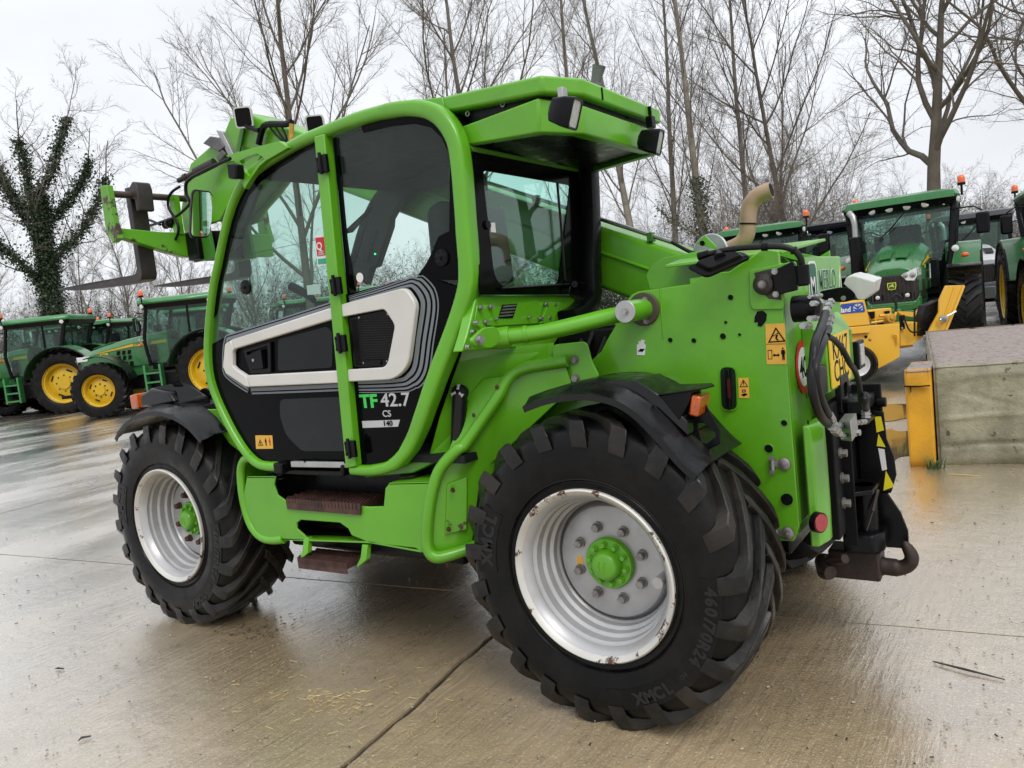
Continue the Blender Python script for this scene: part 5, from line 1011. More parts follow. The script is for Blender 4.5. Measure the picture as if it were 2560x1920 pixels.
m = MB(); m.b2((xb - .058, yr_ - .16, zt_ - .07), (xb - .03, yr_ - .30, zb_ + .01)); P('rear_lamp', m, 'black_plastic', bevel=.006)
m = MB(); m.b2((xb - .062, yr_ - .19, zt_ - .085), (xb - .058, yr_ - .27, zb_ + .03)); P('rear_lens', m, 'lens_clear')
m = MB(); m.b2((xb - .05, yl + .20, zt_ - .10), (xb - .005, yl + .06, zb_ + .0)); P('rear_lamp', m, 'black_plastic', bevel=.006)
txt('TF42', .085, V(XF - .004, .22, 1.06), 'decal_darkgreen', xd=YD, bold=.02, depth=.0005)
m = MB(); m.b2((xb - .004, .575, 1.10), (xb - .0005, .565, 1.0)); P('slot', m, 'decal_black')
# lower green counterweight leaf
cwp = [V(xb - .0, .615, 1.05), V(xb - .045, .58, 1.045), V(xb - .05, .50, 1.07), V(xb - .045, .36, 1.06), V(xb - .03, .345, .62), V(xb - .045, .50, .63), V(xb - .045, .57, .64), V(xb, .61, .66)]
m = MB()
secs = []
for z, s_ in ((1.085, .6), (1.06, .95), (.95, 1), (.75, 1), (.62, .95)):
    secs.append([V(xb + .01, .612, z), V(xb - .02 * s_, .606, z), V(xb - .03 * s_, .57, z), V(xb - .042 * s_, .53, z), V(xb - .044 * s_, .49, z), V(xb - .036 * s_, .455, z), V(xb - .02 * s_, .425, z), V(xb + .01, .42, z)])
m.loft(secs); P('counterweight', m, 'green', ang=60, bevel=.006)
c = U(6, 832, 1125, 'x', xb - .042); m = MB(); m.lathe([(.001, .008), (.032, .007), (.034, .003), (.034, -.02)], c, (-.9, .45, 0), 24); P('reflector', m, 'lens_red')
m = MB(); m.lathe([(.034, .003), (.038, .003), (.039, -.02)], c, (-.9, .45, 0), 24); P('reflector_ring', m, 'black_plastic')
# ---- rear work lamp on its black arm
yl_ = .06
m = MB(); m.prism(round_poly(Y(10, [(270, 435), (560, 375), (680, 385), (765, 470), (760, 545), (620, 585), (420, 575), (275, 535)], yl_), .012), (0, -.008, 0)); wl_ = P('lamp_arm', m, 'black_steel', bevel=.002)
m = MB(); m.bolt(U(10, 600, 528, 'y', yl_), (0, 1, 0), .008, .008); P('bolt', m, 'zinc')
A_ = Y(10, [(605, 330), (655, 240), (735, 218), (1035, 300), (985, 400), (905, 400), (860, 520), (790, 545), (740, 440), (650, 385)], yl_ - .01)
m = MB(); q0 = Y(10, [(600, 330), (640, 235), (740, 215), (1035, 298), (905, 395)], yl_ - .012); q1 = Y(10, [(600, 330), (905, 395), (1035, 298), (1000, 470), (880, 560), (790, 545), (730, 450)], yl_ - .012)
m.loft([[p + V(0, .0, 0) for p in q1], [p + V(-.012, -.10, .012) for p in q1]]); m.prism(q0, (-.012, -.10, .012)); P('work_light', m, 'light_white', bevel=.004)
# ---------------------------------------------------------------- hitch
m = MB(); m.b2((xb + .0, .33, .56), (xb - .035, -.33, 1.12)); P('hitch_plate', m, 'black_matte', bevel=.006)
m = MB(); m.b2((xb - .03, .20, .50), (xb - .075, .185, 1.12)); m.b2((xb - .03, -.10, .46), (xb - .15, -.13, 1.14)); ht = P('hitch_frame', m, 'black_matte', bevel=.004)
for z in (.72, 1.02): m = MB(); m.prism([V(xb - .03, .19, z), V(xb - .13, .12, z), V(xb - .13, -.1, z), V(xb - .03, -.1, z)], (0, 0, -.02)); P('hitch_rib', m, 'black_steel', ht, bevel=.003)
for z in (1.01, .905, .80, .695): m = MB(); m.bolt(V(xb - .036, .245, z), (-1, 0, 0), .017, .03); P('bolt', m, 'nut_steel', ht)
m = MB(); m.ring(round_poly([V(xb - .03, .22, 1.22), V(xb - .03, .06, 1.22), V(xb - .03, .06, 1.06), V(xb - .03, .22, 1.06)], .02), round_poly([V(xb - .03, .16, 1.18), V(xb - .03, .09, 1.18), V(xb - .03, .09, 1.12), V(xb - .03, .16, 1.12)], .02), (-.025, 0, 0)); P('top_link_bracket', m, 'black_steel', ht, bevel=.004)
m = MB(); m.b2((xb - .03, .2, 1.06), (xb - .13, -.13, 1.11)); m.cyl((xb - .13, -.10, 1.06), (xb - .17, -.10, 1.06), .022, 14); P('hitch_head', m, 'black_steel', ht, bevel=.004)
sp_ = [V(xb - .05, -.09, 1.04), V(xb - .16, -.09, 1.02), V(xb - .165, -.09, .9), V(xb - .19, -.09, .82), V(xb - .195, -.09, .74), V(xb - .17, -.09, .66), V(xb - .05, -.09, .64)]
m = MB(); m.prism(sp_, (0, .016, 0)); P('hitch_side', m, 'black_steel', ht, bevel=.003)
m = MB(); m.prism([V(xb - .15, -.073, 1.0), V(xb - .158, -.073, .94), V(xb - .128, -.073, .93), V(xb - .125, -.073, 1.0)], (0, .001, 0)); P('sticker', m, 'bright_yellow', ht, smooth=False); m = MB(); m.prism([V(xb - .135, -.073, .925), V(xb - .125, -.073, .87), V(xb - .16, -.073, .865)], (0, .001, 0)); P('sticker', m, 'bright_yellow', ht, smooth=False); m = MB(); m.prism([V(xb - .155, -.073, .76), V(xb - .14, -.073, .67), V(xb - .185, -.073, .69)], (0, .001, 0)); P('sticker', m, 'bright_yellow', ht, smooth=False)
m = MB(); m.prism([V(xb - .13, -.073, .86), V(xb - .155, -.073, .855), V(xb - .16, -.073, .765), V(xb - .14, -.073, .76)], (0, .001, 0)); P('sticker', m, 'decal_white', ht, smooth=False)
m = MB(); m.prism([V(xb - .10, -.05, .66), V(xb - .16, -.05, .66), V(xb - .205, -.05, .58), V(xb - .23, -.05, .50), V(xb - .23, -.05, .42), V(xb - .10, -.05, .42)], (0, -.02, 0)); P('hitch_guard', m, 'black_steel', ht, bevel=.003)
m = MB(); m.loft([[V(xb - .0, .13, z), V(xb - .12, .12, z), V(xb - .155, .06, z), V(xb - .155, -.04, z), V(xb - .12, -.1, z), V(xb, -.1, z)] for z in (.44, .52)]); m.cyl((xb - .08, .02, .5), (xb - .08, .02, .72), .05, 18); P('hitch_block', m, 'black_steel', ht, bevel=.01)
hk = smooth_path([V(xb + .02, .0, .36), V(xb - .08, .0, .355), V(xb - .16, .0, .35), V(xb - .205, .0, .352), V(xb - .238, .0, .375), V(xb - .245, .0, .41), V(xb - .225, .0, .452), V(xb - .215, .0, .468)], 4)
m = MB(); m.tube(hk, [.044] * 7 + [.038] * 4 + [.034, .032, .031, .031, .030, .030, .030, .029, .029, .028, .027, .025, .023, .02, .017, .014, .010, .005], 14); m.b2((xb + .08, .07, .30), (xb - .13, -.07, .43)); P('tow_hook', m, 'hook_rust', ht, bevel=.01)
m = MB(); m.tube([V(xb + .10, .06, .37), V(xb + .07, .15, .36), V(xb + .05, .17, .36)], [.04, .042, .03], 12); m.tube([V(xb - .02, .2, .44), V(xb + .06, .14, .40)], .02, 10); P('hitch_latch', m, 'hook_rust', ht)
m = MB(); m.tube([V(xb - .135, .03, .70), V(xb - .12, .09, .62)], .008, 8); m.tube([V(xb - .12, .09, .62), V(xb - .1, .14, .55)], .004, 6); P('release_cable', m, 'hook_rust', ht)
# ================================================================ tractors
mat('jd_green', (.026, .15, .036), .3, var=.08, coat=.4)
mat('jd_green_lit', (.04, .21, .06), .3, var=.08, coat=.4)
mat('jd_yellow', (.62, .40, .015), .4, var=.1, vscale=4, dirt=(.3, .2, .02), damt=.3)
mat('grey_paint', (.09, .095, .10), .4, var=.1)
mat('blue_paint', (.012, .05, .24), .35, var=.1)
mat('white_hood', (.5, .52, .53), .35, var=.05)
mat('beacon', (.8, .13, .02), .25, coat=.5, var=.1)
mat('grille_dark', (.016, .012, .011), .55, var=.4, vscale=12)
mat('lamp', (.7, .7, .68), .12, coat=.8, var=.08, metal=.3)
glass('glass_tractor', (.74, .88, .83), .03, .05, (.3, .36, .34), 1.35)
TW = {}
def twheel(root, x, y, R, W, rimr, rimmat):
    key = (R, W, rimmat, y > 0); nm = 'wheel'
    if key not in TW:
        s = 1 if y > 0 else -1; ax = V(0, s, 0); O = V(0, 0, 0)
        m = MB(); m.lathe([(rimr * .97, W * .30), (rimr * 1.04, W * .42), (rimr * 1.04, W * .36), (rimr * .94, W * .3), (rimr * .88, W * .05), (rimr * .7, W * .10), (rimr * .5, W * .16), (rimr * .32, W * .17), (rimr * .3, W * .24), (.001, W * .24)], O, ax, 32)
        t = MB(); half = [(rimr, W * .36), (rimr * 1.15, W * .47), (R * .8, W * .5), (R * .9, W * .46), (R * .935, W * .4), (R * .95, 0)]
        t.lathe(half + [(r, -a) for r, a in half[-2::-1]], O, ax, 36); NL = 22
        for sd_ in (1, -1):
            for i in range(NL):
                a0 = 2 * math.pi * (i + (.25 if sd_ > 0 else .75)) / NL; secs = []
                for a, rb, rt, sh in ((.49, .82, .84, 0), (.46, .88, .965, .02), (.3, .93, .99, .12), (.0, .94, 1., .34)):
                    q = []
                    for da, rr in ((.065, rb), (.05, rt), (-.05, rt), (-.065, rb)):
                        an = a0 - sh + da; q.append(O + ax * (sd_ * a * W) + V(R * rr * math.cos(an), 0, R * rr * math.sin(an)))
                    secs.append(q)
                t.loft(secs)
        n = MB()
        for i in range(8): a = i * math.pi / 4; n.bolt(V(rimr * .42 * math.cos(a), s * W * .17, rimr * .42 * math.sin(a)), ax, .014, .02)
        for i in range(4): a = i * math.pi / 2 + .4; pts = [V(rimr * r * math.cos(a + d), s * W * .125, rimr * r * math.sin(a + d)) for r, d in ((.66, -.22), (.74, -.22), (.74, .22), (.66, .22))]; n.prism(pts, ax * .004)
        o = m.build(nm, rimmat, root); ty = t.build('tyre', 'rubber', o, ang=30); nn = tag(n.build('wheel_bolts', 'black_steel', o), kind='stuff'); TW[key] = (o.data, ty.data, nn.data)
    else:
        o = bpy.data.objects.new(nm, TW[key][0]); COL.objects.link(o); o.parent = root
        for q, d in (('tyre', TW[key][1]), ('wheel_bolts', TW[key][2])): c = bpy.data.objects.new(q, d); COL.objects.link(c); c.parent = o; q == 'wheel_bolts' and tag(c, kind='stuff')
    o.location = (x, y, R * .97); o.rotation_euler = (0, random.Random(x * 3 + y).uniform(0, 6), 0); return o
def lamp_disc(m, c, ax, r): m.lathe([(.001, .006), (r * .75, .004), (r, 0), (r * 1.02, -.012), (r * 1.1, -.016)], c, ax, 16)
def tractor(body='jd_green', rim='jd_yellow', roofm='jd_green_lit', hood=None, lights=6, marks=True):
    hood = hood or body; R = empty('tractor'); XR = -.5; XS = -.45
    def B(name, mb, mt, par=None, **k): return mb.build(name, mt, par or R, **k)
    for s in (1, -1): twheel(R, XR, .92 * s, .86, .52, .52, rim); twheel(R, 2.62, .93 * s, .665, .46, .37, rim)
    m = MB(); m.b2((-.8, -.28, .55), (2.0, .28, 1.0)); m.b2((1.7, -.24, .62), (2.75, .24, .98)); B('transmission', m, 'black_steel', bevel=.03)
    m = MB(); m.tube([(2.62, -.72, .63), (2.62, -.2, .6), (2.62, .2, .6), (2.62, .72, .63)], [.13, .1, .1, .13], 10); B('front_axle', m, body); m = MB(); m.cyl((XR, -.7, .83), (XR, .7, .83), .16, 12); B('axle', m, body)
    # bonnet
    st = [(1.12, 1.92, .42, .30), (1.6, 1.88, .42, .30), (2.2, 1.80, .41, .29), (2.75, 1.70, .39, .27), (3.1, 1.60, .37, .25), (3.3, 1.50, .35, .22)]
    secs = []
    for x, zt_, w, wt in st:
        zb0 = 1.12 if x < 2.0 else 1.12 - .0 * (x - 2)
        secs.append([V(x, -w, zb0), V(x, -w, zt_ - .30), V(x, -w * .98, zt_ - .14), V(x, -wt, zt_ - .03), V(x, -wt * .5, zt_), V(x, wt * .5, zt_), V(x, wt, zt_ - .03), V(x, w * .98, zt_ - .14), V(x, w, zt_ - .30), V(x, w, zb0)])
    m = MB(); m.loft(secs); bn = B('bonnet', m, hood, bevel=.012, ang=30)
    m = MB(); m.prism([V(1.3, 0, .95), V(3.0, 0, .78), V(3.35, 0, .80), V(3.4, 0, .98), V(3.2, 0, 1.13), V(1.3, 0, 1.13)], (0, .36, 0)); m.prism([V(1.3, 0, .95), V(3.0, 0, .78), V(3.35, 0, .80), V(3.4, 0, .98), V(3.2, 0, 1.13), V(1.3, 0, 1.13)], (0, -.36, 0)); B('chassis_cover', m, body, bevel=.02)
    # nose: dark grille with ribs, lamps, badge
    m = MB(); g = [(.335, 1.02), (.335, 1.30), (.20, 1.40), (-.20, 1.40), (-.335, 1.30), (-.335, 1.02), (-.25, .93), (.25, .93)]
    m.loft([[V(2.72, y * 1.20, z) for y, z in g], [V(3.30, y * 1.04, z) for y, z in g], [V(3.385, y * .9, z - .005) for y, z in g]]); gr = B('grille', m, 'grille_dark', bn, bevel=.01)
    for i in range(11): m = MB(); y = -.27 + .054 * i; m.b2((3.378, y - .012, 1.0), (3.396, y + .012, 1.37)); B('grille_rib', m, 'grille_dark', bn)
    m = MB(); m.loft([[V(3.30, y * 1.07, z) for y, z in ((.36, .9), (.36, 1.06), (.30, .96), (-.30, .96), (-.36, 1.06), (-.36, .9), (-.2, .84), (.2, .84))], [V(3.41, y * .98, z) for y, z in ((.35, .9), (.35, 1.04), (.29, .955), (-.29, .955), (-.35, 1.04), (-.35, .9), (-.2, .84), (.2, .84))]]); B('bumper', m, body, bevel=.01)
    for s in (1, -1):
        m = MB(); q = [V(3.405, s * .13, 1.385), V(3.375, s * .335, 1.475), V(3.36, s * .345, 1.36), V(3.39, s * .30, 1.29), V(3.405, s * .20, 1.30)]; m.prism(q, (.012, 0, 0)); q2 = [V(3.37, s * .345, 1.475), V(3.05, s * .372, 1.47), V(3.12, s * .372, 1.36), V(3.36, s * .349, 1.355)]; m.prism(q2, (0, s * .01, 0)); hl_ = B('headlamp', m, 'lamp', bn, bevel=.004)
        for yy in (.185, .285): m = MB(); lamp_disc(m, V(3.42, s * yy, 1.375), (1, 0, 0), .038); B('reflector', m, 'zinc', bn)
        m = MB(); lamp_disc(m, V(3.40, s * .20, 1.085), (1, 0, 0), .03); B('fog_lamp', m, 'lamp', bn)
        m = MB(); m.b2((3.38, s * .12, 1.04), (3.395, s * .30, 1.13)); B('lamp_surround', m, 'black_plastic', bn, bevel=.01)
        m = MB(); m.prism([V(2.55, s * .03, 1.768), V(3.02, s * .03, 1.655), V(3.02, s * .2, 1.64), V(2.55, s * .22, 1.752)], (0, 0, .014)); B('air_screen', m, 'grille_dark' if not marks else 'jd_green', bn)
        if marks:
            m = MB(); m.prism([V(1.15, s * .425, 1.70), V(2.0, s * .422, 1.66), V(2.85, s * .394, 1.53), V(2.9, s * .39, 1.505), V(2.0, s * .424, 1.60), V(1.15, s * .427, 1.62)], (0, s * .008, 0)); B('stripe', m, 'jd_yellow', bn, smooth=False)
            for r_ in range(2):
                for c_ in range(3):
                    x = 2.05 + .13 * c_; z = 1.30 + .13 * (1 - r_); m = MB(); m.prism([V(x, s * .421, z), V(x + .075, s * .420, z), V(x + .055, s * .418, z + .10), V(x - .02, s * .419, z + .10)], (0, s * .006, 0)); B('vent', m, 'decal_black', bn, smooth=False)
            for c_ in range(2): m = MB(); x = 2.02 + .13 * c_; m.prism([V(x, s * .421, 1.135), V(x + .09, s * .42, 1.135), V(x + .075, s * .42, 1.25), V(x - .01, s * .42, 1.25)], (0, s * .006, 0)); B('vent', m, 'decal_black', bn, smooth=False)
            m = MB(); m.prism([V(1.42, s * .4215, 1.28), V(1.68, s * .4215, 1.28), V(1.55, s * .4215, 1.52)], (0, s * .006, 0)); B('sticker', m, 'decal_white', bn, smooth=False)
            m = MB(); m.text('JOHN DEERE', .075, V(1.95 if s > 0 else 1.2, s * .435, 1.625), V(-s, 0, 0), ZU, .02, .0005); B('lettering', m, 'decal_darkgreen', bn, smooth=False)
            m = MB(); m.text('6125R', .075, V(2.78 if s > 0 else 2.45, s * .412, 1.46), V(-s, 0, 0), ZU, .02, .0005); B('lettering', m, 'bright_yellow', bn, smooth=False)
    if marks:   # badge with a leaping deer
        sh = [V(3.412, y, z) for y, z in ((.058, 1.29), (-.058, 1.29), (-.062, 1.25), (-.05, 1.19), (0, 1.18), (.05, 1.19), (.062, 1.25))]; cc = sum(sh, Vector()) / 7
        m = MB(); m.prism(sh, (.003, 0, 0)); bd = B('badge', m, 'bright_yellow', bn, smooth=False); m = MB(); m.prism([p + (cc - p) * .16 + V(.003, 0, 0) for p in sh], (.001, 0, 0)); B('badge_field', m, 'decal_darkgreen', bn, smooth=False)
        m = MB(); m.prism([V(3.4165, y, z) for y, z in ((.035, 1.215), (.01, 1.235), (-.02, 1.235), (-.038, 1.21), (-.028, 1.245), (.0, 1.255), (.015, 1.275), (.022, 1.27), (.018, 1.25), (.028, 1.24))], (.001, 0, 0)); B('badge_deer', m, 'bright_yellow', bn, smooth=False)
    # front linkage
    m = MB(); m.b2((3.3, -.12, .62), (3.6, .12, .9)); m.b2((3.2, -.3, .7), (3.42, .3, .86)); B('front_linkage', m, body, bevel=.02)
    m = MB(); m.b2((3.5, .3, .5), (3.9, .24, .58)); m.b2((3.5, -.3, .5), (3.9, -.24, .58)); m.cyl((3.5, -.3, .58), (3.5, .3, .58), .04, 10); B('lift_arms', m, 'black_steel', bevel=.01)
    # cab
    cw, ct = .74, .80; zb_, zt_ = 1.10, 2.47
    A0, A1 = 1.08, .93; C0, C1 = -.42, -.62
    for s in (1, -1):
        m = MB(); m.tube([V(A0, s * cw * .82, zb_), V(A0 + .02, s * cw, 1.7), V(A1, s * ct, zt_)], .045, 8); B('pillar', m, 'black_plastic', ang=60)
        m = MB(); m.tube([V(C0, s * cw, 1.75), V(C1, s * ct, zt_)], .06, 8); B('pillar', m, 'black_plastic')
        m = MB(); m.tube([V(.0, s * (cw + .02), 1.8), V(-.03, s * ct, zt_)], .028, 6); B('pillar', m, 'black_plastic')
        m = MB(); m.prism([V(A0 - .03, s * cw * .84, zb_ + .04), V(A0 - .01, s * cw, 1.7), V(A1 - .03, s * ct, zt_), V(C1, s * ct, zt_), V(C0, s * cw, 1.80), V(.0, s * cw, 1.72), V(.32, s * cw * .9, 1.45), V(.42, s * cw * .84, zb_ + .04)], (0, s * .006, 0)); B('side_window', m, 'glass_tractor', smooth=False)
        m = MB(); n = 14
        f0 = [V(-math.cos(a) * .98 + .02 + XR, 0, .86 + math.sin(a) * .98) for a in [math.radians(18 + 150 * i / n) for i in range(n + 1)]]
        m.strip([p + V(0, s * .62, 0) for p in f0], [p + V(0, s * 1.16, -.02) for p in f0], (0, 0, .03)); fd = B('rear_fender', m, body, bevel=.008)
        m = MB(); m.tube([p + V(0, s * 1.15, -.02) for p in f0], .028, 6); B('fender_edge', m, 'black_plastic', fd)
        m = MB(); m.prism([p + V(0, s * .6, 0) for p in f0], (0, s * .03, 0)); B('fender_side', m, 'black_steel', fd)
        f1 = [V(2.62 - math.cos(a) * .80, 0, .655 + math.sin(a) * .80) for a in [math.radians(12 + 95 * i / 10) for i in range(11)]]
        m = MB(); m.strip([p + V(0, s * .70, 0) for p in f1], [p + V(0, s * 1.15, -.015) for p in f1], (0, 0, .02)); B('front_fender', m, 'fender_black', bevel=.006)
        # steps
        m = MB(); m.b2((.72, s * .78, .42), (.77, s * 1.0, 1.12)); m.b2((1.08, s * .78, .42), (1.13, s * 1.0, 1.12))
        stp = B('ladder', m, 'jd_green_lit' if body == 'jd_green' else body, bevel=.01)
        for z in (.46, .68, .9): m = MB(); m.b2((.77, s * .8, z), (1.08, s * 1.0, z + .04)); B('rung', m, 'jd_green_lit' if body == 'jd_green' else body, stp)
        # mirror
        m = MB(); m.tube([V(A1 + .1, s * .78, 2.36), V(A1 + .12, s * 1.08, 2.36), V(A1 + .12, s * 1.2, 2.28)], .014, 6); ma = B('mirror_arm', m, 'black_plastic'); m = MB(); m.box(V(A1 + .13, s * 1.2, 2.08), (.07, .19, .34)); B('mirror', m, 'black_plastic', ma, bevel=.03); m = MB(); m.b2((A1 + .092, s * 1.2 - .075, 1.94), (A1 + .094, s * 1.2 + .075, 2.22)); B('mirror_glass', m, 'mirror', ma, smooth=False)
        m = MB(); lamp_disc(m, V(A0 + .1, s * .80, 1.72), (1, 0, 0), .05); m.tube([V(A0 + .05, s * .8, 1.72), V(A0, s * .7, 1.7)], .02, 6); B('side_lamp', m, 'lamp'); m = MB(); m.ball(V(A0 + .06, s * .93, 1.60), .05, 10, (1, 1.3, .8)); B('indicator', m, 'beacon')
    m = MB(); m.prism([V(A0 + .01, -cw * .8, 1.55), V(A0 + .01, cw * .8, 1.55), V(A1 + .02, ct, zt_), V(A1 + .02, -ct, zt_)], (.006, 0, 0)); B('windscreen', m, 'glass_tractor', smooth=False)
    m = MB(); m.prism([V(C0, -cw, 1.75), V(C0, cw, 1.75), V(C1, ct, zt_), V(C1, -ct, zt_)], (-.006, 0, 0)); B('rear_window', m, 'glass_tractor', smooth=False)
    m = MB(); m.b2((-.5, -.6, 1.0), (1.05, .6, 1.12)); m.b2((-.52, -.66, 1.12), (.1, .66, 1.7)); B('cab_base', m, 'black_steel', bevel=.02)
    m = MB(); m.b2((.95, -.55, 1.1), (1.1, .55, 1.6)); B('dashboard', m, 'black_plastic', bevel=.03)
    m = MB(); m.b2((.0, -.27, 1.5), (.45, .27, 1.66)); m.b2((-.12, -.26, 1.6), (.02, .26, 2.25)); B('seat', m, 'interior', bevel=.05)
    sw = [V(.72 + .07 * math.sin(a), .2 * math.cos(a), 1.88 + .18 * math.sin(a)) for a in [i * 2 * math.pi / 18 for i in range(18)]]; m = MB(); m.tube(sw, .016, 6, closed=True); m.tube([V(.95, 0, 1.5), V(.74, 0, 1.86)], .05, 8); m.cyl(sw[0], sw[9], .02, 6); B('steering_wheel', m, 'interior')
    m = MB(); rr = lambda x, z, w, r: [V(x, a, z + b) for a, b in rrect(w, .001 + r, min(r, .03), 2)]
    pl = lambda k: [V(x * 1.0, y * k, 0) for x, y in ((-.78, .80), (-.70, .88), (.2, .90), (.95, .90), (1.12, .82), (1.17, .6), (1.17, -.6), (1.12, -.82), (.95, -.90), (.2, -.90), (-.70, -.88), (-.78, -.80))]
    def sl2(k, z, tilt=.0): return [p + V(0, 0, z + tilt * p.x) for p in pl(k)]
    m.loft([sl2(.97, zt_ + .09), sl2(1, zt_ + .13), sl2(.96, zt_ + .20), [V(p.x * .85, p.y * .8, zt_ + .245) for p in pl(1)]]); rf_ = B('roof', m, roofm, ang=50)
    m = MB(); m.loft([[V(p.x * .93, p.y * .93, zt_ - .02) for p in pl(1)], sl2(.985, zt_ + .09)]); B('roof_underside', m, 'black_plastic', rf_)
    for i in range(lights): y = -.68 + 1.36 * i / (lights - 1); m = MB(); lamp_disc(m, V(1.125 - .05 * (abs(y) > .6), y, zt_ + .035), (1, .5 * y, -.25), .06); B('roof_lamp', m, 'lamp', rf_)
    for s in (1, -1):
        m = MB(); lamp_disc(m, V(1.0, s * .885, zt_ + .04), (.4, s, -.1), .05); B('roof_lamp', m, 'lamp', rf_); m = MB(); lamp_disc(m, V(-.72, s * .6, zt_ + .04), (-1, 0, -.1), .06); B('roof_lamp', m, 'lamp', rf_); m = MB(); lamp_disc(m, V(-.6, s * .875, zt_ + .04), (-.3, s, -.1), .05); B('roof_lamp', m, 'lamp', rf_)
    for x, y in ((.95, .93), (-.6, -.85)):
        m = MB(); m.cyl(V(x, y, zt_ + .1), V(x, y, zt_ + .26), .018, 8); m.cyl(V(x, y, zt_ + .26), V(x, y, zt_ + .30), .06, 12); bs = B('beacon_stem', m, 'black_plastic', rf_)
        m = MB(); m.lathe([(.056, 0), (.056, .07), (.045, .105), (.02, .125), (.001, .128)], V(x, y, zt_ + .30), (0, 0, 1), 14); B('beacon', m, 'beacon', rf_)
    m = MB(); m.cyl(V(1.28, -.66, 1.2), V(1.28, -.66, 2.1), .105, 14); ex_ = B('exhaust', m, 'black_steel', bevel=.02); m = MB(); m.tube([V(1.28, -.66, 2.1), V(1.28, -.66, 2.32), V(1.27, -.68, 2.44), V(1.2, -.74, 2.52)], [.05, .05, .055, .06], 12); B('exhaust_tip', m, 'zinc', ex_)
    m = MB(); m.tube([V(1.16, .1, zt_ - .05), V(1.10, -.1, 2.2), V(1.10, -.32, 2.0)], .010, 5); B('wiper', m, 'black_steel')
    m = MB(); m.b2((.3, .3, .5), (1.2, .72, .95)); B('fuel_tank', m, 'black_plastic', bevel=.06); m = MB(); m.b2((.3, -.72, .5), (1.2, -.3, .95)); B('fuel_tank', m, 'black_plastic', bevel=.06)
    for o in bpy.data.objects:
        if o.parent == R and (o.name.split('.')[0] in ('bonnet', 'chassis_cover', 'bumper', 'front_linkage', 'lift_arms', 'front_fender', 'front_axle') or (o.name.startswith('wheel') and o.location.x > 1)): o.location.x += XS
    return R
SCL = 1.1
JD = tractor(); used = [False]
def place(px, depth_pt, ang, local, label, group, src=None, SCL=1.1):
    src = src or JD
    o = copy_tree(src) if src.get('placed') else src
    src['placed'] = 1
    if 'placed' in o: pass
    a = math.radians(ang); lx, ly = local[0] * SCL, local[1] * SCL
    p = Vector(depth_pt) - V(lx * math.cos(a) - ly * math.sin(a), lx * math.sin(a) + ly * math.cos(a), 0)
    o.location = (p.x, p.y, 0); o.rotation_euler = (0, 0, a); o.scale = (SCL, SCL, SCL); tag(o, label, 'tractor', group); return o
GL, GR = 'green tractors parked on the left', 'tractors parked on the right'
t0 = place(0, U(0, 266, 1042, 'z', 0), 38, (2.17, .93), 'green tractor with yellow wheels seen from the side, nearest left of the telehandler', GL, None, 1.14)
place(0, U(0, 178, 1032, 'z', 0), 38, (-.5, .93), 'green tractor cut off by the left edge of the photo', GL, None, 1.14)
place(0, col_at(205, 33), 115, (0, 0), 'green tractor whose roof shows above and behind the gap between the two left tractors', GL)
place(0, col_at(280, 33), 112, (0, 0), 'distant green tractor roof with an orange beacon just left of the side-on tractor cab', GL)
place(0, col_at(530, 29), 50, (0, 0), 'green tractor half hidden behind the cab front of the telehandler', GL)
place(0, col_at(780, 31), 60, (0, 0), 'green tractor seen through the telehandler door window', GL)
place(0, col_at(960, 27), 62, (0, 0), 'green tractor seen through the telehandler side window', GL)
place(0, col_at(2236, 14.9), 93, (2.4, 0), 'large green tractor facing the camera behind the yellow baler', GR, None, 1.11)
place(0, col_at(1905, 18.5), 101, (1.2, 0), 'green tractor behind the telehandler exhaust pipe', GR)
place(0, V(-1.0, -16.6, 0), 98, (-.5, -.92), 'green tractor with yellow wheels cut off by the right edge', GR)
BL = tractor('blue_paint', 'white_hood', 'black_plastic', 'blue_paint', 4, False)
place(0, col_at(2065, 22), 98, (0, 0), 'blue tractor mostly hidden beside the green tractor behind the exhaust', GR, BL)
GY = tractor('grey_paint', 'grey_paint', 'grey_paint', 'white_hood', 4, False)
place(0, col_at(2425, 26), 100, (0, 0), 'grey tractor with white bonnet between the two green tractors at right', GR, GY)
# ================================================================ yellow baler
mat('nh_yellow', (.72, .40, .025), .4, var=.07, vscale=3, coat=.2, dirt=(.45, .25, .03), dscale=3, damt=.3)
mat('nh_yellow_dark', (.5, .27, .02), .5, var=.15)
FH = Vector((CAMR[2][0], CAMR[2][1], 0)).normalized(); RH = V(FH.y, -FH.x, 0)
def D(k, x, y, depth):
    ox, oy, s = VIEW[k]; d = CAMR.T @ np.array([(ox + x * s - 1280) / FPX, (oy + y * s - 960) / FPX, 1.0]); return Vector(CAMP + d * depth)
def DD(k, pts, dep): return [D(k, a, b, dep) for a, b in pts]
BZ = 11.2
g0 = D(10, 1000, 1000, BZ); BA = tag(empty('baler', (g0.x, g0.y, 0)), 'yellow baler with a blue badge standing in front of the large green tractor', 'baler')
def B(name, mb, mt, par=None, **k):
    o = mb.build(name, mt, None, **k); o.parent = par or BA
    if not par: o.matrix_parent_inverse = Matrix.Translation(-Vector(BA.location))
    return o
m = MB(); m.prism(DD(10, [(480, 600), (895, 548), (975, 895), (560, 935)], BZ), FH * .9); bb = B('top_box', m, 'nh_yellow', bevel=.012)
m = MB(); m.prism(DD(10, [(560, 940), (975, 905), (978, 1005), (600, 1035)], BZ - .02), FH * .3); B('rail', m, 'nh_yellow', bevel=.008)
m = MB(); m.prism(DD(10, [(640, 1020), (980, 905), (1380, 880), (1382, 1345), (1080, 1505), (700, 1505)], BZ + .05), FH * .06); dr_ = B('side_door', m, 'nh_yellow', bevel=.008)
m = MB(); m.tube(DD(10, [(1290, 1030), (1335, 1035), (1355, 1150)], BZ + .01), .016, 8); B('door_handle', m, 'nh_yellow')
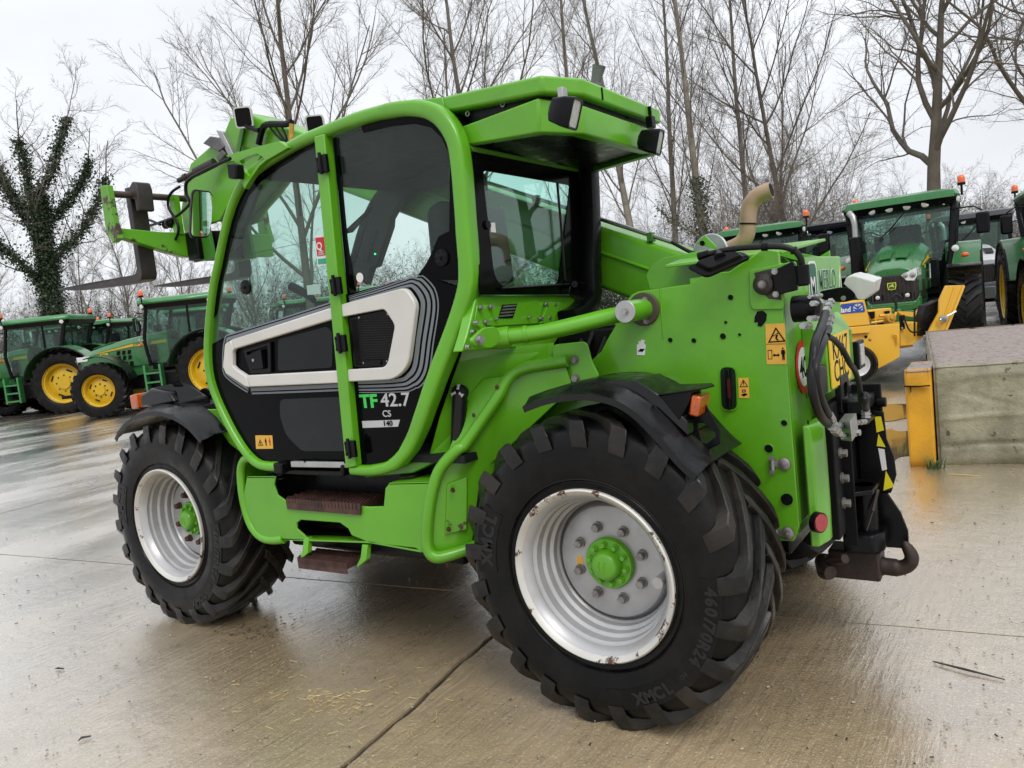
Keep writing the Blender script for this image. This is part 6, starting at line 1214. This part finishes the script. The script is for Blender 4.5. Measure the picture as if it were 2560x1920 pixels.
m = MB(); c = D(10, 910, 1062, BZ + .045); m.cyl(c, c - FH * .004, .022, 16); B('hole', m, 'decal_black')
m = MB(); c = D(10, 965, 1098, BZ + .045); m.ball(c, .03, 10, (1, .5, .8)); B('latch', m, 'nh_yellow_dark')
m = MB(); m.prism(DD(10, [(1382, 880), (1700, 850)], BZ + .15) + DD(16, [(1050, 1590), (1080, 1620)], BZ + .15) + DD(10, [(1560, 1175), (1385, 1195)], BZ + .15), FH * .5); B('pick_up_bed', m, 'nh_yellow', bevel=.01)
m = MB(); m.prism(DD(10, [(1385, 1195), (1560, 1170), (1560, 1200), (1385, 1225)], BZ + .2), FH * .5); B('bed_flange', m, 'nh_yellow_dark')
m = MB(); m.prism(DD(16, [(500, 1350), (740, 1325), (748, 1440), (520, 1460)], BZ + .5), FH * .2); B('rear_hood', m, 'nh_yellow', bevel=.01)
m = MB(); m.prism(DD(10, [(940, 720), (1035, 710), (1035, 800), (990, 815)], BZ + .48), FH * .02); B('opening', m, 'decal_black'); m = MB(); m.prism(DD(10, [(1165, 710), (1240, 700), (1240, 770), (1190, 760)], BZ + .48), FH * .02); B('opening', m, 'decal_black')
m = MB(); m.tube(DD(10, [(1100, 775), (1250, 760), (1300, 800), (1330, 720)], BZ + .4), .02, 8); m.tube(DD(10, [(1045, 720), (1045, 890)], BZ + .3), .012, 6); m.tube(DD(10, [(980, 870), (1240, 830)], BZ + .3), .02, 6); B('linkage', m, 'nh_yellow')
m = MB(); c = D(10, 1215, 805, BZ + .3); m.cyl(c, c - FH * .12, .07, 14); m.cyl(c - FH * .12, c - FH * .14, .03, 8); B('gearbox', m, 'nh_yellow_dark', bevel=.01)
# tilted chute
m = MB(); m.prism(DD(16, [(1310, 1095), (1505, 1090), (1290, 1610), (1105, 1620), (1240, 1370), (1245, 1240)], BZ - .1), FH * .05); ch = B('bale_chute', m, 'nh_yellow', bevel=.006)
m = MB(); m.tube(DD(16, [(1400, 1100), (1270, 1490)], BZ - .11), .012, 6); m.tube(DD(16, [(1490, 1100), (1290, 1600)], BZ - .11), .02, 6); B('chute_rib', m, 'nh_yellow')
m = MB(); m.tube(DD(16, [(1240, 1450), (1300, 1420), (1360, 1390), (1410, 1360)], BZ - .2), .014, 6); m.ball(D(16, 1280, 1440, BZ - .2), .06, 8, (1, .6, 1)); B('chain', m, 'zinc')
m = MB(); m.prism(DD(16, [(1095, 1300), (1240, 1240), (1255, 1360), (1235, 1500), (1150, 1490), (1110, 1600), (1045, 1620), (1045, 1480)], BZ + .05), FH * .2); B('black_box', m, 'black_steel', bevel=.01)
m = MB(); m.prism(DD(16, [(825, 1405), (880, 1395), (885, 1545), (835, 1555)], BZ + .1), FH * .03); B('side_plate', m, 'black_steel', bevel=.01)
for q in ((870, 1470), (848, 1535)): m = MB(); m.bolt(D(16, *q, BZ + .1), -FH, .013, .02); B('bolt', m, 'zinc')
m = MB(); m.tube(smooth_path(DD(16, [(870, 1400), (890, 1480), (930, 1560), (990, 1580), (1045, 1540)], BZ + .05), 4), .012, 6); m.tube(DD(16, [(980, 1330), (980, 1620)], BZ + .02), .014, 6); B('cable', m, 'rubber_hose')
m = MB(); m.tube(smooth_path(DD(16, [(780, 1380), (790, 1290), (755, 1220), (790, 1190), (850, 1230)], BZ + .6), 4), .02, 6); B('hose', m, 'rubber_hose')
m = MB(); m.prism(DD(16, [(1000, 1420), (1040, 1340), (1100, 1330), (1090, 1400), (1040, 1440)], BZ + .3), FH * .1); m.prism(DD(16, [(800, 1360), (980, 1370), (960, 1420), (850, 1400)], BZ + .6), FH * .1); B('fork_arm', m, 'nh_yellow')
m = MB(); m.b2((0, 0, 0), (.001, .001, .001)); 
m = MB(); m.prism(round_poly(DD(10, [(560, 612), (870, 580), (905, 718), (560, 745)], BZ - .004), .03), -FH * .003); bd = B('badge', m, 'decal_blue', smooth=False)
m = MB(); m.text('Holland', .105, D(10, 436, 742, BZ - .012), RH, V(0, 0, 1) + RH * .05, .025, .0008, sx=.85); B('lettering', m, 'decal_white', smooth=False)
c = D(10, 800, 668, BZ - .008)
for i in range(3):
    for s in (1, -1):
        m = MB(); f = lambda a, b: c + RH * (s * a * .13) + ZU * (b * .12)
        q = [[(.05, -.5), (.30, -.55), (.55, -.2), (.52, -.05)], [(.05, -.1), (.55, .06), (.5, .25), (.44, .32)], [(.04, .2), (.40, .42), (.25, .52), (.04, .56)]][i]
        m.prism([f(*p) for p in q], -FH * .002); B('leaf_mark', m, 'decal_silver', smooth=False)
# wheel of the baler
m = MB(); c = D(10, 800, 1440, BZ + .05); ax = RH * -.55 - FH * .83
m.lathe([(.17, .05), (.2, .08), (.255, .07), (.275, .0), (.255, -.07), (.2, -.08), (.17, -.05)], c, ax, 32, True); wl = B('wheel', m, 'rubber'); m = MB(); m.lathe([(.175, .055), (.165, .05), (.15, .0), (.08, .02), (.001, .03)], c, ax, 28); B('rim', m, 'decal_white', wl)
m = MB(); m.prism(DD(10, [(500, 1000), (720, 1000), (720, 1480), (520, 1500)], BZ + .25), FH * .8); B('bale_chamber', m, 'nh_yellow', bevel=.02)
m = MB(); m.b2((0, 0, 0), (0, 0, 0))
ax0 = c + FH * .1; m = MB(); m.cyl(c, c + FH * 1.4, .04, 10); m.cyl(V(c.x, c.y, c.z) + FH * 1.3 + RH * .6, V(c.x, c.y, 0) + FH * 1.3 + RH * .6, .04, 8); m.cyl(c + FH * .3 + RH * 1.2, V(c.x, c.y, 0) + FH * .3 + RH * 1.2, .03, 8); B('axle', m, 'black_steel')
# ================================================================ concrete blocks
mat('block_concrete', (.33, .31, .22), .6, var=.25, vscale=3, dirt=(.12, .112, .07), dscale=4.5, damt=.85, bump=.5, bscale=55, wear=(.075, .07, .045), wscale=8, wthr=.60)
mat('block_top', (.30, .245, .22), .55, var=.3, vscale=5, dirt=(.11, .08, .07), dscale=5, damt=.7, bump=.6, bscale=40, wear=(.045, .03, .026), wscale=22, wthr=.57)
mat('orange_paint', (.72, .36, .02), .5, var=.14, vscale=4, dirt=(.3, .13, .03), dscale=3, damt=.5, bump=.25, bscale=60, wear=(.05, .04, .03), wscale=9, wthr=.69)
def vnoise(p, s, seed=0):
    q = p * s; return (np.sin(q[..., 0] * 1.7 + 2.1 * np.sin(q[..., 1] * 1.3 + seed) + seed) * np.cos(q[..., 1] * 1.9 + 1.4 * np.sin(q[..., 2] * 1.1 + q[..., 0] * .7)) + .5 * np.sin(q[..., 0] * 3.9 + q[..., 2] * 4.3 + seed * 2) * np.sin(q[..., 1] * 4.7 + q[..., 2] * 2.9))
def rough_block(name, a, b, c, h, mats, amp, parent=None, folds=True):
    """block on the base parallelogram a, a+b, a+c with cloth-cast wrinkles; b runs along the face, c goes back"""
    a, b, c = map(Vector, (a, b, c)); nb, nc, nh = 70, 36, 44; VS = []; FS = []
    def sheet(fn, nu, nv, mi, nrm):
        o = len(VS); U_, V_ = np.meshgrid(np.linspace(0, 1, nu), np.linspace(0, 1, nv), indexing='ij'); pts = fn(U_[..., None], V_[..., None])
        d = vnoise(pts, 3.1, 1) * .5 + vnoise(pts, 9., 4) * .22 + vnoise(pts, 22., 2) * .1
        if folds and mi == 0:
            z = pts[..., 2] / h; al = pts @ np.array(b.normalized())
            w = .025 * np.sin(al * 3.1) + .015 * np.sin(al * 7.7 + 1)
            for z0, s, k in ((.49, .018, 2.2), (.215, .02, -3.0), (.9, .03, 1.6), (.70 + 0.0, .01, -.6)): d = d + k * np.exp(-((z - z0 - w * (1 if z0 != .9 else 2)) / s) ** 2)
            t = (al - al.min()); line = .80 - t * .42; d = d - 2.0 * np.exp(-((z - line) / .014) ** 2) * np.exp(-((t - .35) / .3) ** 2); line = .62 + t * .9; d = d - 1.8 * np.exp(-((z - line) / .016) ** 2) * np.exp(-((t - .15) / .12) ** 2)
        edge = np.minimum(np.minimum(U_, 1 - U_), np.minimum(V_, 1 - V_)); k = np.clip(edge * 12, 0, 1)
        pts = pts + np.array(nrm)[None, None] * ((d * amp * (.35 + .65 * k))[..., None] - (.02 * (1 - k) ** 2)[..., None])
        VS.extend(map(tuple, pts.reshape(-1, 3)))
        for i in range(nu - 1):
            for j in range(nv - 1): FS.append((o + i * nv + j, o + (i + 1) * nv + j, o + (i + 1) * nv + j + 1, o + i * nv + j + 1, mi))
    A, Bv, Cv, H = map(np.array, (a, b, c, V(0, 0, h))); nf = np.array(-Vector(c).normalized()); ns = np.array(-Vector(b).normalized())
    sheet(lambda u, v: A + Bv * u + H * v, nb, nh, 0, nf); sheet(lambda u, v: A + Cv * u + H * v, nc, nh, 0, ns); sheet(lambda u, v: A + Bv + Cv * u + H * v, nc, nh, 0, -ns); sheet(lambda u, v: A + H + Bv * u + Cv * v, nb, nc, 1, np.array((0, 0, 1.)))
    sheet(lambda u, v: A + Cv + Bv * u + H * v, 20, 10, 0, -nf)
    me = bpy.data.meshes.new(name); me.from_pydata(VS, [], [f[:4] for f in FS])
    for q in mats: me.materials.append(MAT[q])
    me.polygons.foreach_set('material_index', [f[4] for f in FS]); me.polygons.foreach_set('use_smooth', [True] * len(FS))
    bm = bmesh.new(); bm.from_mesh(me); bmesh.ops.recalc_face_normals(bm, faces=bm.faces); bm.to_mesh(me); bm.free()
    ob = bpy.data.objects.new(name, me); COL.objects.link(ob); return ob
bl0 = V(-.70, -3.50, 0); fdir = V(-.982, -.19, 0)
blk = rough_block('concrete_block', bl0, fdir * 2.2, V(.12, -3.9, 0) + V(.35, 0, 0), .825, ['block_concrete', 'block_top'], .0065)
tag(blk, 'weathered grey concrete block with wrinkled sides and muddy flat top at the right edge', 'concrete block')
op = rough_block('barrier_block', V(-.495, -3.42, 0), fdir * .195, V(.02, -.6, 0), .81, ['orange_paint', 'block_top'], .003, folds=False)
tag(op, 'narrow orange painted concrete post against the left end of the grey block', 'barrier')
m = MB(); q = Y(17, [(302, 455), (395, 458), (482, 452), (482, 458), (395, 464), (302, 462)], -3.405); m.prism(q, (0, -.03, 0)); m.prism(Y(17, [(345, 462), (352, 462), (352, 505)], -3.405), (0, -.02, 0)); cr = m.build('crack', 'decal_black', op, smooth=False)
m = MB(); a = D(17, 850, 82, 9.5); b = D(17, 1100, 58, 9.9); m.tube([a, b], .04, 10); m.box((a + b) / 2 - V(0, 0, .03), (.1, .1, .05)); tag(m.build('white_board', 'decal_white', bevel=.01, origin=a), 'white board lying on the far edge of the concrete block top', 'board')
# weed tuft by the block foot
mat('weed', (.05, .11, .025), .6, var=.3); m = MB(); r = random.Random(3); wp = V(-.68, -3.37, 0)
for i in range(34):
    a = r.uniform(0, 6.28); l = r.uniform(.04, .13); p = wp + V(r.uniform(-.07, .05), r.uniform(-.03, .03), 0); d = V(math.cos(a) * .6, math.sin(a) * .4, 1).normalized() * l; s = V(-math.sin(a), math.cos(a), 0) * .005
    m.add([p - s, p + s, p + d * .6 + s, p + d * .6 - s, p + d * 1.0 + V(math.cos(a), math.sin(a), -.6) * .02], [(0, 1, 2, 3), (3, 2, 4)])
tag(m.build('weed_tuft', 'weed', origin=wp), 'small green weed growing at the foot of the orange post', 'weed')
# ================================================================ litter on the concrete
mat('straw', (.62, .46, .16), .5, var=.2); mat('debris', (.05, .038, .026), .7, var=.4, vscale=20); mat('pebble', (.30, .26, .2), .5, var=.4, vscale=20)
r = random.Random(11)
def bits(name, pts, mt, kind):
    m = MB()
    for p, L_, w, a in pts:
        d = V(math.cos(a), math.sin(a), r.uniform(-.03, .12)) * L_ / 2; s = V(-math.sin(a), math.cos(a), 0) * w; c = V(p[0], p[1], .006 + abs(d.z)); u = V(0, 0, w)
        m.add([c - d - s, c - d + s, c - d + u, c + d - s, c + d + s, c + d + u], [(0, 1, 2), (3, 5, 4), (0, 3, 4, 1), (1, 4, 5, 2), (2, 5, 3, 0)])
    tag(m.build(name, mt, smooth=False), **kind)
sc0 = U(0, 835, 1755, 'z', 0); sp_ = []
for i in range(150):
    if i < 70: p = sc0 + V(r.gauss(0, .10), r.gauss(0, .05), 0)
    else: p = U(0, r.uniform(600, 1080), r.uniform(1650, 1840), 'z', 0) + V(r.gauss(0, .05), r.gauss(0, .05), 0)
    sp_.append((p, r.uniform(.012, .05), .0012, r.uniform(0, 3.14)))
bits('straw', sp_, 'straw', dict(label='scattered yellow straw stalks on the wet concrete', cat='straw', kind='stuff'))
sp_ = []
for i in range(420):
    q = U(0, r.uniform(-100, 2660), r.triangular(1060, 1980, 1130), 'z', 0)
    sp_.append((q, r.uniform(.004, .014), r.uniform(.0015, .0045), r.uniform(0, 6.28)))
for c_, n, s in (((650, 1575), 60, .12), ((1180, 1500), 40, .25), ((300, 1480), 50, .6), ((2420, 1260), 40, .5)):
    q0 = U(0, *c_, 'z', 0)
    for i in range(n): sp_.append((q0 + V(r.gauss(0, s), r.gauss(0, s), 0), r.uniform(.005, .022), r.uniform(.0015, .005), r.uniform(0, 6.28)))
bits('yard_debris', sp_, 'debris', dict(label='dark crumbs of mud and bark strewn over the concrete', cat='debris', kind='stuff'))
sp_ = [(U(0, r.uniform(-50, 2600), r.uniform(1200, 1960), 'z', 0), r.uniform(.004, .012), r.uniform(.002, .005), r.uniform(0, 6.28)) for i in range(700)]
bits('grit', sp_, 'pebble', dict(label='pale grit scattered over the concrete', cat='grit', kind='stuff'))
for px, py, L_, a, lab in ((150, 1675, .06, .3, 'short brown twig lying on the wet concrete near the lower left'), (212, 1850, .05, 1.2, 'dark curled leaf stalk on the concrete at the bottom left'), (2420, 1680, .26, 2.9, 'thin dark twig lying on the concrete at the lower right'), (2410, 1190, .22, 3.0, 'split pale stick lying in front of the grey block')):
    p = U(0, px, py, 'z', 0); m = MB(); d = V(math.cos(a), math.sin(a), 0) * L_ / 2; m.tube([p - d + V(0, 0, .008), p + V(.01, .006, .012), p + d + V(0, 0, .007)], [.003, .005, .002], 6); tag(m.build('twig', 'straw' if 'pale' in lab else 'debris', origin=p), lab, 'twig', 'twigs on the concrete')
# ================================================================ trees
mat('bark', (.15, .13, .105), .85, var=.3, vscale=3, bump=.6, bscale=18, dirt=(.05, .06, .03), dscale=1.5, damt=.6)
mat('bark_pale', (.24, .215, .175), .85, var=.25, vscale=3, bump=.4, bscale=18, dirt=(.1, .09, .07), dscale=2, damt=.6)
mat('twig_bark', (.17, .145, .125), .85, var=.25, vscale=2)
mat('shrub_bark', (.21, .18, .15), .85, var=.25, vscale=2)
mat('ivy', (.045, .072, .036), .45, var=.45, vscale=4)
def tubes(P_, R_, S):
    """many tubes at once: P_ (B,N,3), R_ (B,N)"""
    B_, n, _ = P_.shape
    T_ = np.gradient(P_, axis=1); T_ /= np.linalg.norm(T_, axis=2, keepdims=True) + 1e-9
    ref = np.where(np.abs(T_[:, :1, 2:3]) < .8, np.array([0, 0, 1.]), np.array([1., 0, 0])); ref = np.broadcast_to(ref, T_.shape)
    x = np.cross(ref, T_); x /= np.linalg.norm(x, axis=2, keepdims=True) + 1e-9; y = np.cross(T_, x)
    a = np.arange(S) * 2 * np.pi / S
    v = P_[:, :, None] + R_[:, :, None, None] * (x[:, :, None] * np.cos(a)[:, None] + y[:, :, None] * np.sin(a)[:, None])
    idx = np.arange(B_ * n * S).reshape(B_, n, S); i2 = np.roll(idx, -1, axis=2)
    q = np.stack([idx[:, :-1], i2[:, :-1], i2[:, 1:], idx[:, 1:]], -1).reshape(-1, 4)
    return v.reshape(-1, 3), q
def grow(seed, H, r0, lv, lean=(0, 0), trunk_pts=10, wig0=.06):
    """lv: per level dict n (children), ang (deg), len (ratio), t0 (first position), wig, up, pts, sides"""
    g = np.random.default_rng(seed); out = []
    P0 = np.zeros((1, 3)); D0 = np.array([[lean[0], lean[1], 1.]]); D0 /= np.linalg.norm(D0); Ln = np.array([H]); Rr = np.array([r0])
    spec = [dict(wig=wig0, up=.05, pts=trunk_pts, sides=9, tip=.18)] + lv
    for k, s in enumerate(spec):
        n = s['pts']; pts = [P0]; d = D0.copy(); cur = P0.copy(); ds = [d]
        for i in range(n - 1):
            d = d + g.normal(0, s['wig'], d.shape) + np.array([0, 0, s['up']]); d /= np.linalg.norm(d, axis=1, keepdims=True)
            cur = cur + d * (Ln / (n - 1))[:, None]; pts.append(cur); ds.append(d)
        PP = np.stack(pts, 1); DS = np.stack(ds, 1); tt = np.linspace(0, 1, n); RR = Rr[:, None] * (1 - (1 - s.get('tip', .25)) * tt[None, :] ** .8)
        out.append((PP, RR, s['sides']))
        if k + 1 < len(spec):
            c = spec[k + 1]; m_ = c['n']; B_ = len(P0); t = c['t0'] + (1 - c['t0']) * (np.arange(m_)[None, :] + g.uniform(0, 1, (B_, m_))) / m_; t = np.clip(t, 0, .985)
            f = t * (n - 1); i0 = np.minimum(f.astype(int), n - 2); w_ = (f - i0)[..., None]; bi = np.arange(B_)[:, None]
            pos = PP[bi, i0] * (1 - w_) + PP[bi, i0 + 1] * w_; dd = DS[bi, i0 + 1]; rr = RR[bi, i0]
            az = g.uniform(0, 2 * np.pi, (B_, m_)) if k else (np.arange(m_)[None, :] * 2.399 + g.uniform(-.5, .5, (B_, m_)))
            ref = np.where(np.abs(dd[..., 2:3]) < .9, np.array([0, 0, 1.]), np.array([1., 0, 0])); x = np.cross(ref, dd); x /= np.linalg.norm(x, axis=-1, keepdims=True) + 1e-9; y = np.cross(dd, x)
            an = np.radians(c['ang'] + g.normal(0, c.get('angv', 9), (B_, m_)))[..., None]
            nd = dd * np.cos(an) + (x * np.cos(az)[..., None] + y * np.sin(az)[..., None]) * np.sin(an)
            ln = Ln[:, None] * c['len'] * (1.15 - c.get('taper', .6) * t) * g.uniform(.65, 1.2, (B_, m_)); rad = np.minimum(rr * c.get('rr', .62), np.maximum(ln * c.get('thick', .018), c.get('rmin', .004)))
            P0 = pos.reshape(-1, 3); D0 = nd.reshape(-1, 3); Ln = ln.ravel(); Rr = np.maximum(rad.ravel(), c.get('rmin', .004))
    return out
def make_tree(name, lev, bark='bark', split=2, ivy=0, ivyh=(0, 1), seed=0, twig='twig_bark'):
    root = empty(name); g = np.random.default_rng(seed)
    for nm, part, mt in (('trunk', lev[:split], bark), ('crown', lev[split:], twig)):
        vs, qs, o = [], [], 0
        for PP, RR, S in part:
            v, q = tubes(PP, RR, S); vs.append(v); qs.append(q + o); o += len(v)
        mesh_np(nm, np.concatenate(vs), np.concatenate(qs), mt, root)
    if ivy:
        pts = []
        for li, (PP, RR, S) in enumerate(lev[:2]):
            n = int(ivy * (.7 if li == 0 else .55)); b = g.integers(0, len(PP), n); f = g.uniform(0, .75 if li else .95, n) * (PP.shape[1] - 1); i0 = np.minimum(f.astype(int), PP.shape[1] - 2); w_ = (f - i0)[:, None]
            p = PP[b, i0] * (1 - w_) + PP[b, i0 + 1] * w_; rad = RR[b, i0] * 1.1 + g.gamma(2, .085, n); u = g.normal(0, 1, (n, 3)); u /= np.linalg.norm(u, axis=1, keepdims=True); q = p + u * rad[:, None]
            pts.append(q[(q[:, 2] > ivyh[0]) & (q[:, 2] < ivyh[1])])
        leaf_mesh('ivy', np.concatenate(pts), .055, 'ivy', root, g)
    return root
def leaf_mesh(name, p, size, mt, root, g):
    n = len(p); a = g.normal(0, 1, (n, 3)); a /= np.linalg.norm(a, axis=1, keepdims=True); b = np.cross(a, g.normal(0, 1, (n, 3))); b /= np.linalg.norm(b, axis=1, keepdims=True); s = g.uniform(.6, 1.3, (n, 1)) * size
    v = np.stack([p - a * s, p + b * s * .7, p + a * s, p - b * s * .7], 1).reshape(-1, 3); return mesh_np(name, v, np.arange(4 * n).reshape(n, 4), mt, root, smooth=False)
L_ = lambda **k: k
def ash(seed, H, r0, lean=(0, 0), den=1.0):
    return grow(seed, H, r0, [L_(n=int(20 * den), ang=42, len=.58, t0=.16, wig=.08, up=.08, pts=9, sides=6, rr=.5, thick=.0095, taper=.75), L_(n=11, ang=34, len=.42, t0=.15, wig=.09, up=.07, pts=6, sides=4, thick=.0085, rmin=.008), L_(n=10, ang=36, len=.42, t0=.12, wig=.10, up=.05, pts=5, sides=3, thick=.008, rmin=.0055), L_(n=7, ang=36, len=.48, t0=.1, wig=.12, up=.05, pts=4, sides=3, thick=.008, rmin=.0036)], lean)
def oak(seed, H, r0, n0=12):
    return grow(seed, H * .72, r0, [L_(n=n0, ang=48, len=.78, t0=.40, wig=.15, up=.085, pts=13, sides=7, rr=.6, thick=.0155, taper=.45), L_(n=12, ang=46, len=.42, t0=.10, wig=.18, up=.03, pts=8, sides=5, thick=.012, rmin=.010), L_(n=10, ang=46, len=.40, t0=.1, wig=.2, up=.02, pts=6, sides=3, thick=.010, rmin=.006), L_(n=7, ang=45, len=.45, t0=.1, wig=.22, up=.02, pts=4, sides=3, thick=.009, rmin=.0038)], wig0=.045)
def poplar(seed, H, r0, lean=(0, 0)):
    return grow(seed, H, r0, [L_(n=26, ang=30, len=.27, t0=.20, wig=.06, up=.10, pts=7, sides=5, rr=.4, thick=.0075, taper=.6), L_(n=9, ang=34, len=.45, t0=.15, wig=.1, up=.06, pts=5, sides=3, thick=.007, rmin=.0065), L_(n=8, ang=36, len=.5, t0=.1, wig=.12, up=.05, pts=4, sides=3, thick=.007, rmin=.0048), L_(n=4, ang=36, len=.5, t0=.1, wig=.12, up=.05, pts=3, sides=3, thick=.007, rmin=.0034)], lean, 14, .025)
def bush(seed, H):
    return grow(seed, H * .3, .07, [L_(n=18, ang=26, len=3.0, t0=.05, wig=.10, up=.02, pts=8, sides=4, rr=.5, thick=.006, taper=.2), L_(n=11, ang=34, len=.42, t0=.12, wig=.14, up=.02, pts=5, sides=3, thick=.006, rmin=.006), L_(n=9, ang=38, len=.45, t0=.1, wig=.18, up=.0, pts=4, sides=3, thick=.006, rmin=.0045), L_(n=5, ang=40, len=.45, t0=.1, wig=.2, up=.0, pts=3, sides=3, thick=.006, rmin=.0034)])
def put(src, px, dist, rz, sc, label, group, cat='tree'):
    o = copy_tree(src) if src.get('placed') else src
    src['placed'] = 1; p = col_at(px, dist) if not isinstance(px, Vector) else px; o.location = (p.x, p.y, -.05); tl = random.Random(str(label)); o.rotation_euler = ((tl.uniform(-.09, .09), tl.uniform(-.09, .09), rz) if 'poplar' in o.name else (0, 0, rz)); o.scale = (sc, sc, sc); tag(o, label, cat, group); return o
GT = 'bare trees behind the yard'
ASH1 = make_tree('ash_tree', ash(1, 15, .16)); ASH2 = make_tree('ash_tree', ash(7, 14, .15, (.08, 0)))
OAK = make_tree('oak_tree', oak(23, 16.5, .38)); POP1 = make_tree('poplar_tree', poplar(3, 20, .21), 'bark_pale', 1); POP2 = make_tree('poplar_tree', poplar(9, 19, .18, (.05, .03)), 'bark_pale', 1)
IVY = make_tree('ivy_tree', oak(31, 12.5, .26, 8), 'bark', 2, 40000, (1.2, 11.5), 5)
IPOP = make_tree('poplar_tree', poplar(15, 19, .22), 'bark_pale', 1, 12000, (.5, 6.5), 6)
BUSH1 = make_tree('shrub', bush(2, 5.0), 'shrub_bark', 1, twig='shrub_bark'); BUSH2 = make_tree('shrub', bush(8, 5.5), 'shrub_bark', 1, twig='shrub_bark')
EVG = make_tree('evergreen_shrub', bush(21, 4.5), 'twig_bark', 1, 0)
g = np.random.default_rng(4); pp = g.normal(0, 1, (30000, 3)) * np.array([1.2, 1.2, 1.2]) + np.array([0, 0, 1.6]); leaf_mesh('foliage', pp[pp[:, 2] > 0], .045, 'ivy', EVG, g)
put(ASH1, 790, 30, .4, 1.2, 'bare many-branched tree rising above the raised boom head', GT)
put(ASH2, 1210, 31, 1.2, 1.25, 'bare tree whose crown spreads behind the cab roof', GT)
put(ASH2, 640, 44, 4.0, .62, 'low bare tree seen through the door window', GT)
put(POP1, 1610, 34, .3, 1.0, 'tall pale-trunked tree standing straight behind the cab visor lamps', GT); put(POP2, 1460, 36, 1.5, 1.0, 'slim tall tree just right of the visor antenna socket', GT)
put(IPOP, 1790, 33, 2., 1.0, 'tall pale trunk wrapped in ivy low down, left of the exhaust', GT); put(POP1, 1700, 38, 4., .9, 'slanting pale trunk left of the ivy-wrapped tree', GT); put(POP2, 1880, 37, 5.2, 1.0, 'tall thin tree rising directly behind the exhaust mouth', GT)
put(ASH1, 1990, 38, 5., 1.1, 'spreading bare tree between the exhaust and the oak', GT); put(OAK, 2330, 33, .9, 1.0, 'large bare oak with crooked limbs above the big green tractor', GT); put(OAK, 2680, 36, 2.9, .95, 'bare oak limbs entering from the right edge', GT)
put(IVY, 150, 38, .6, 1.0, 'ivy-covered tree at the far left behind the fork tips', GT)
put(ASH2, 330, 46, 2.4, .6, 'low bare tree under the fork carriage', GT); put(ASH1, 470, 48, 3.4, .58, 'small bare tree beneath the boom head', GT); put(ASH1, -60, 46, 1.0, .6, 'small bare tree at the left edge', GT); put(ASH2, 230, 50, 5.2, .6, 'thin bare tree right of the ivy tree', GT)
r = random.Random(2); k = 0
spots = ['left edge', 'ivy tree foot', 'fork tips', 'side-on tractor roof', 'cab front', 'door window', 'door window post', 'side window', 'rear window', 'cab corner post', 'boom pipe', 'exhaust foot', 'exhaust', 'exhaust mouth', 'big tractor left mirror', 'big tractor', 'right mirror', 'right edge']
for i in range(36):
    px = -120 + i * 79 + r.uniform(-25, 25); src = (BUSH1, BUSH2, EVG if i % 3 == 2 else BUSH1)[i % 3]
    put(src, px, r.uniform(38, 48), r.uniform(0, 6), r.uniform(.75, 1.05) * (1.15 if 1500 < px < 2100 else 1), 'tangled leafless undergrowth shrub at the foot of the trees' if src is not EVG else 'dark evergreen shrub at the foot of the trees', 'undergrowth shrubs behind the tractors' if src is not EVG else 'evergreen shrubs behind the tractors', 'shrub')
for i, px in enumerate((1850, 1950, 2040)): put((BUSH2, BUSH1)[i % 2], px, 33 + i % 3, i * 1.3, 1.25, 'tall tangled thicket of thin stems behind the exhaust', 'thicket behind the exhaust', 'shrub')
# the wood goes on round the right-hand side of the yard (seen mirrored in the rear window)
for i, (x, y, s) in enumerate(((-15, -24, 1.0), (-19.5, -20, .95), (-11, -27, 1.05), (-24, -14, 1.0))): put(OAK, V(x, y, 0), 0, i * 1.9, s, 'bare oak standing beyond the right edge', 'oaks beyond the right edge')
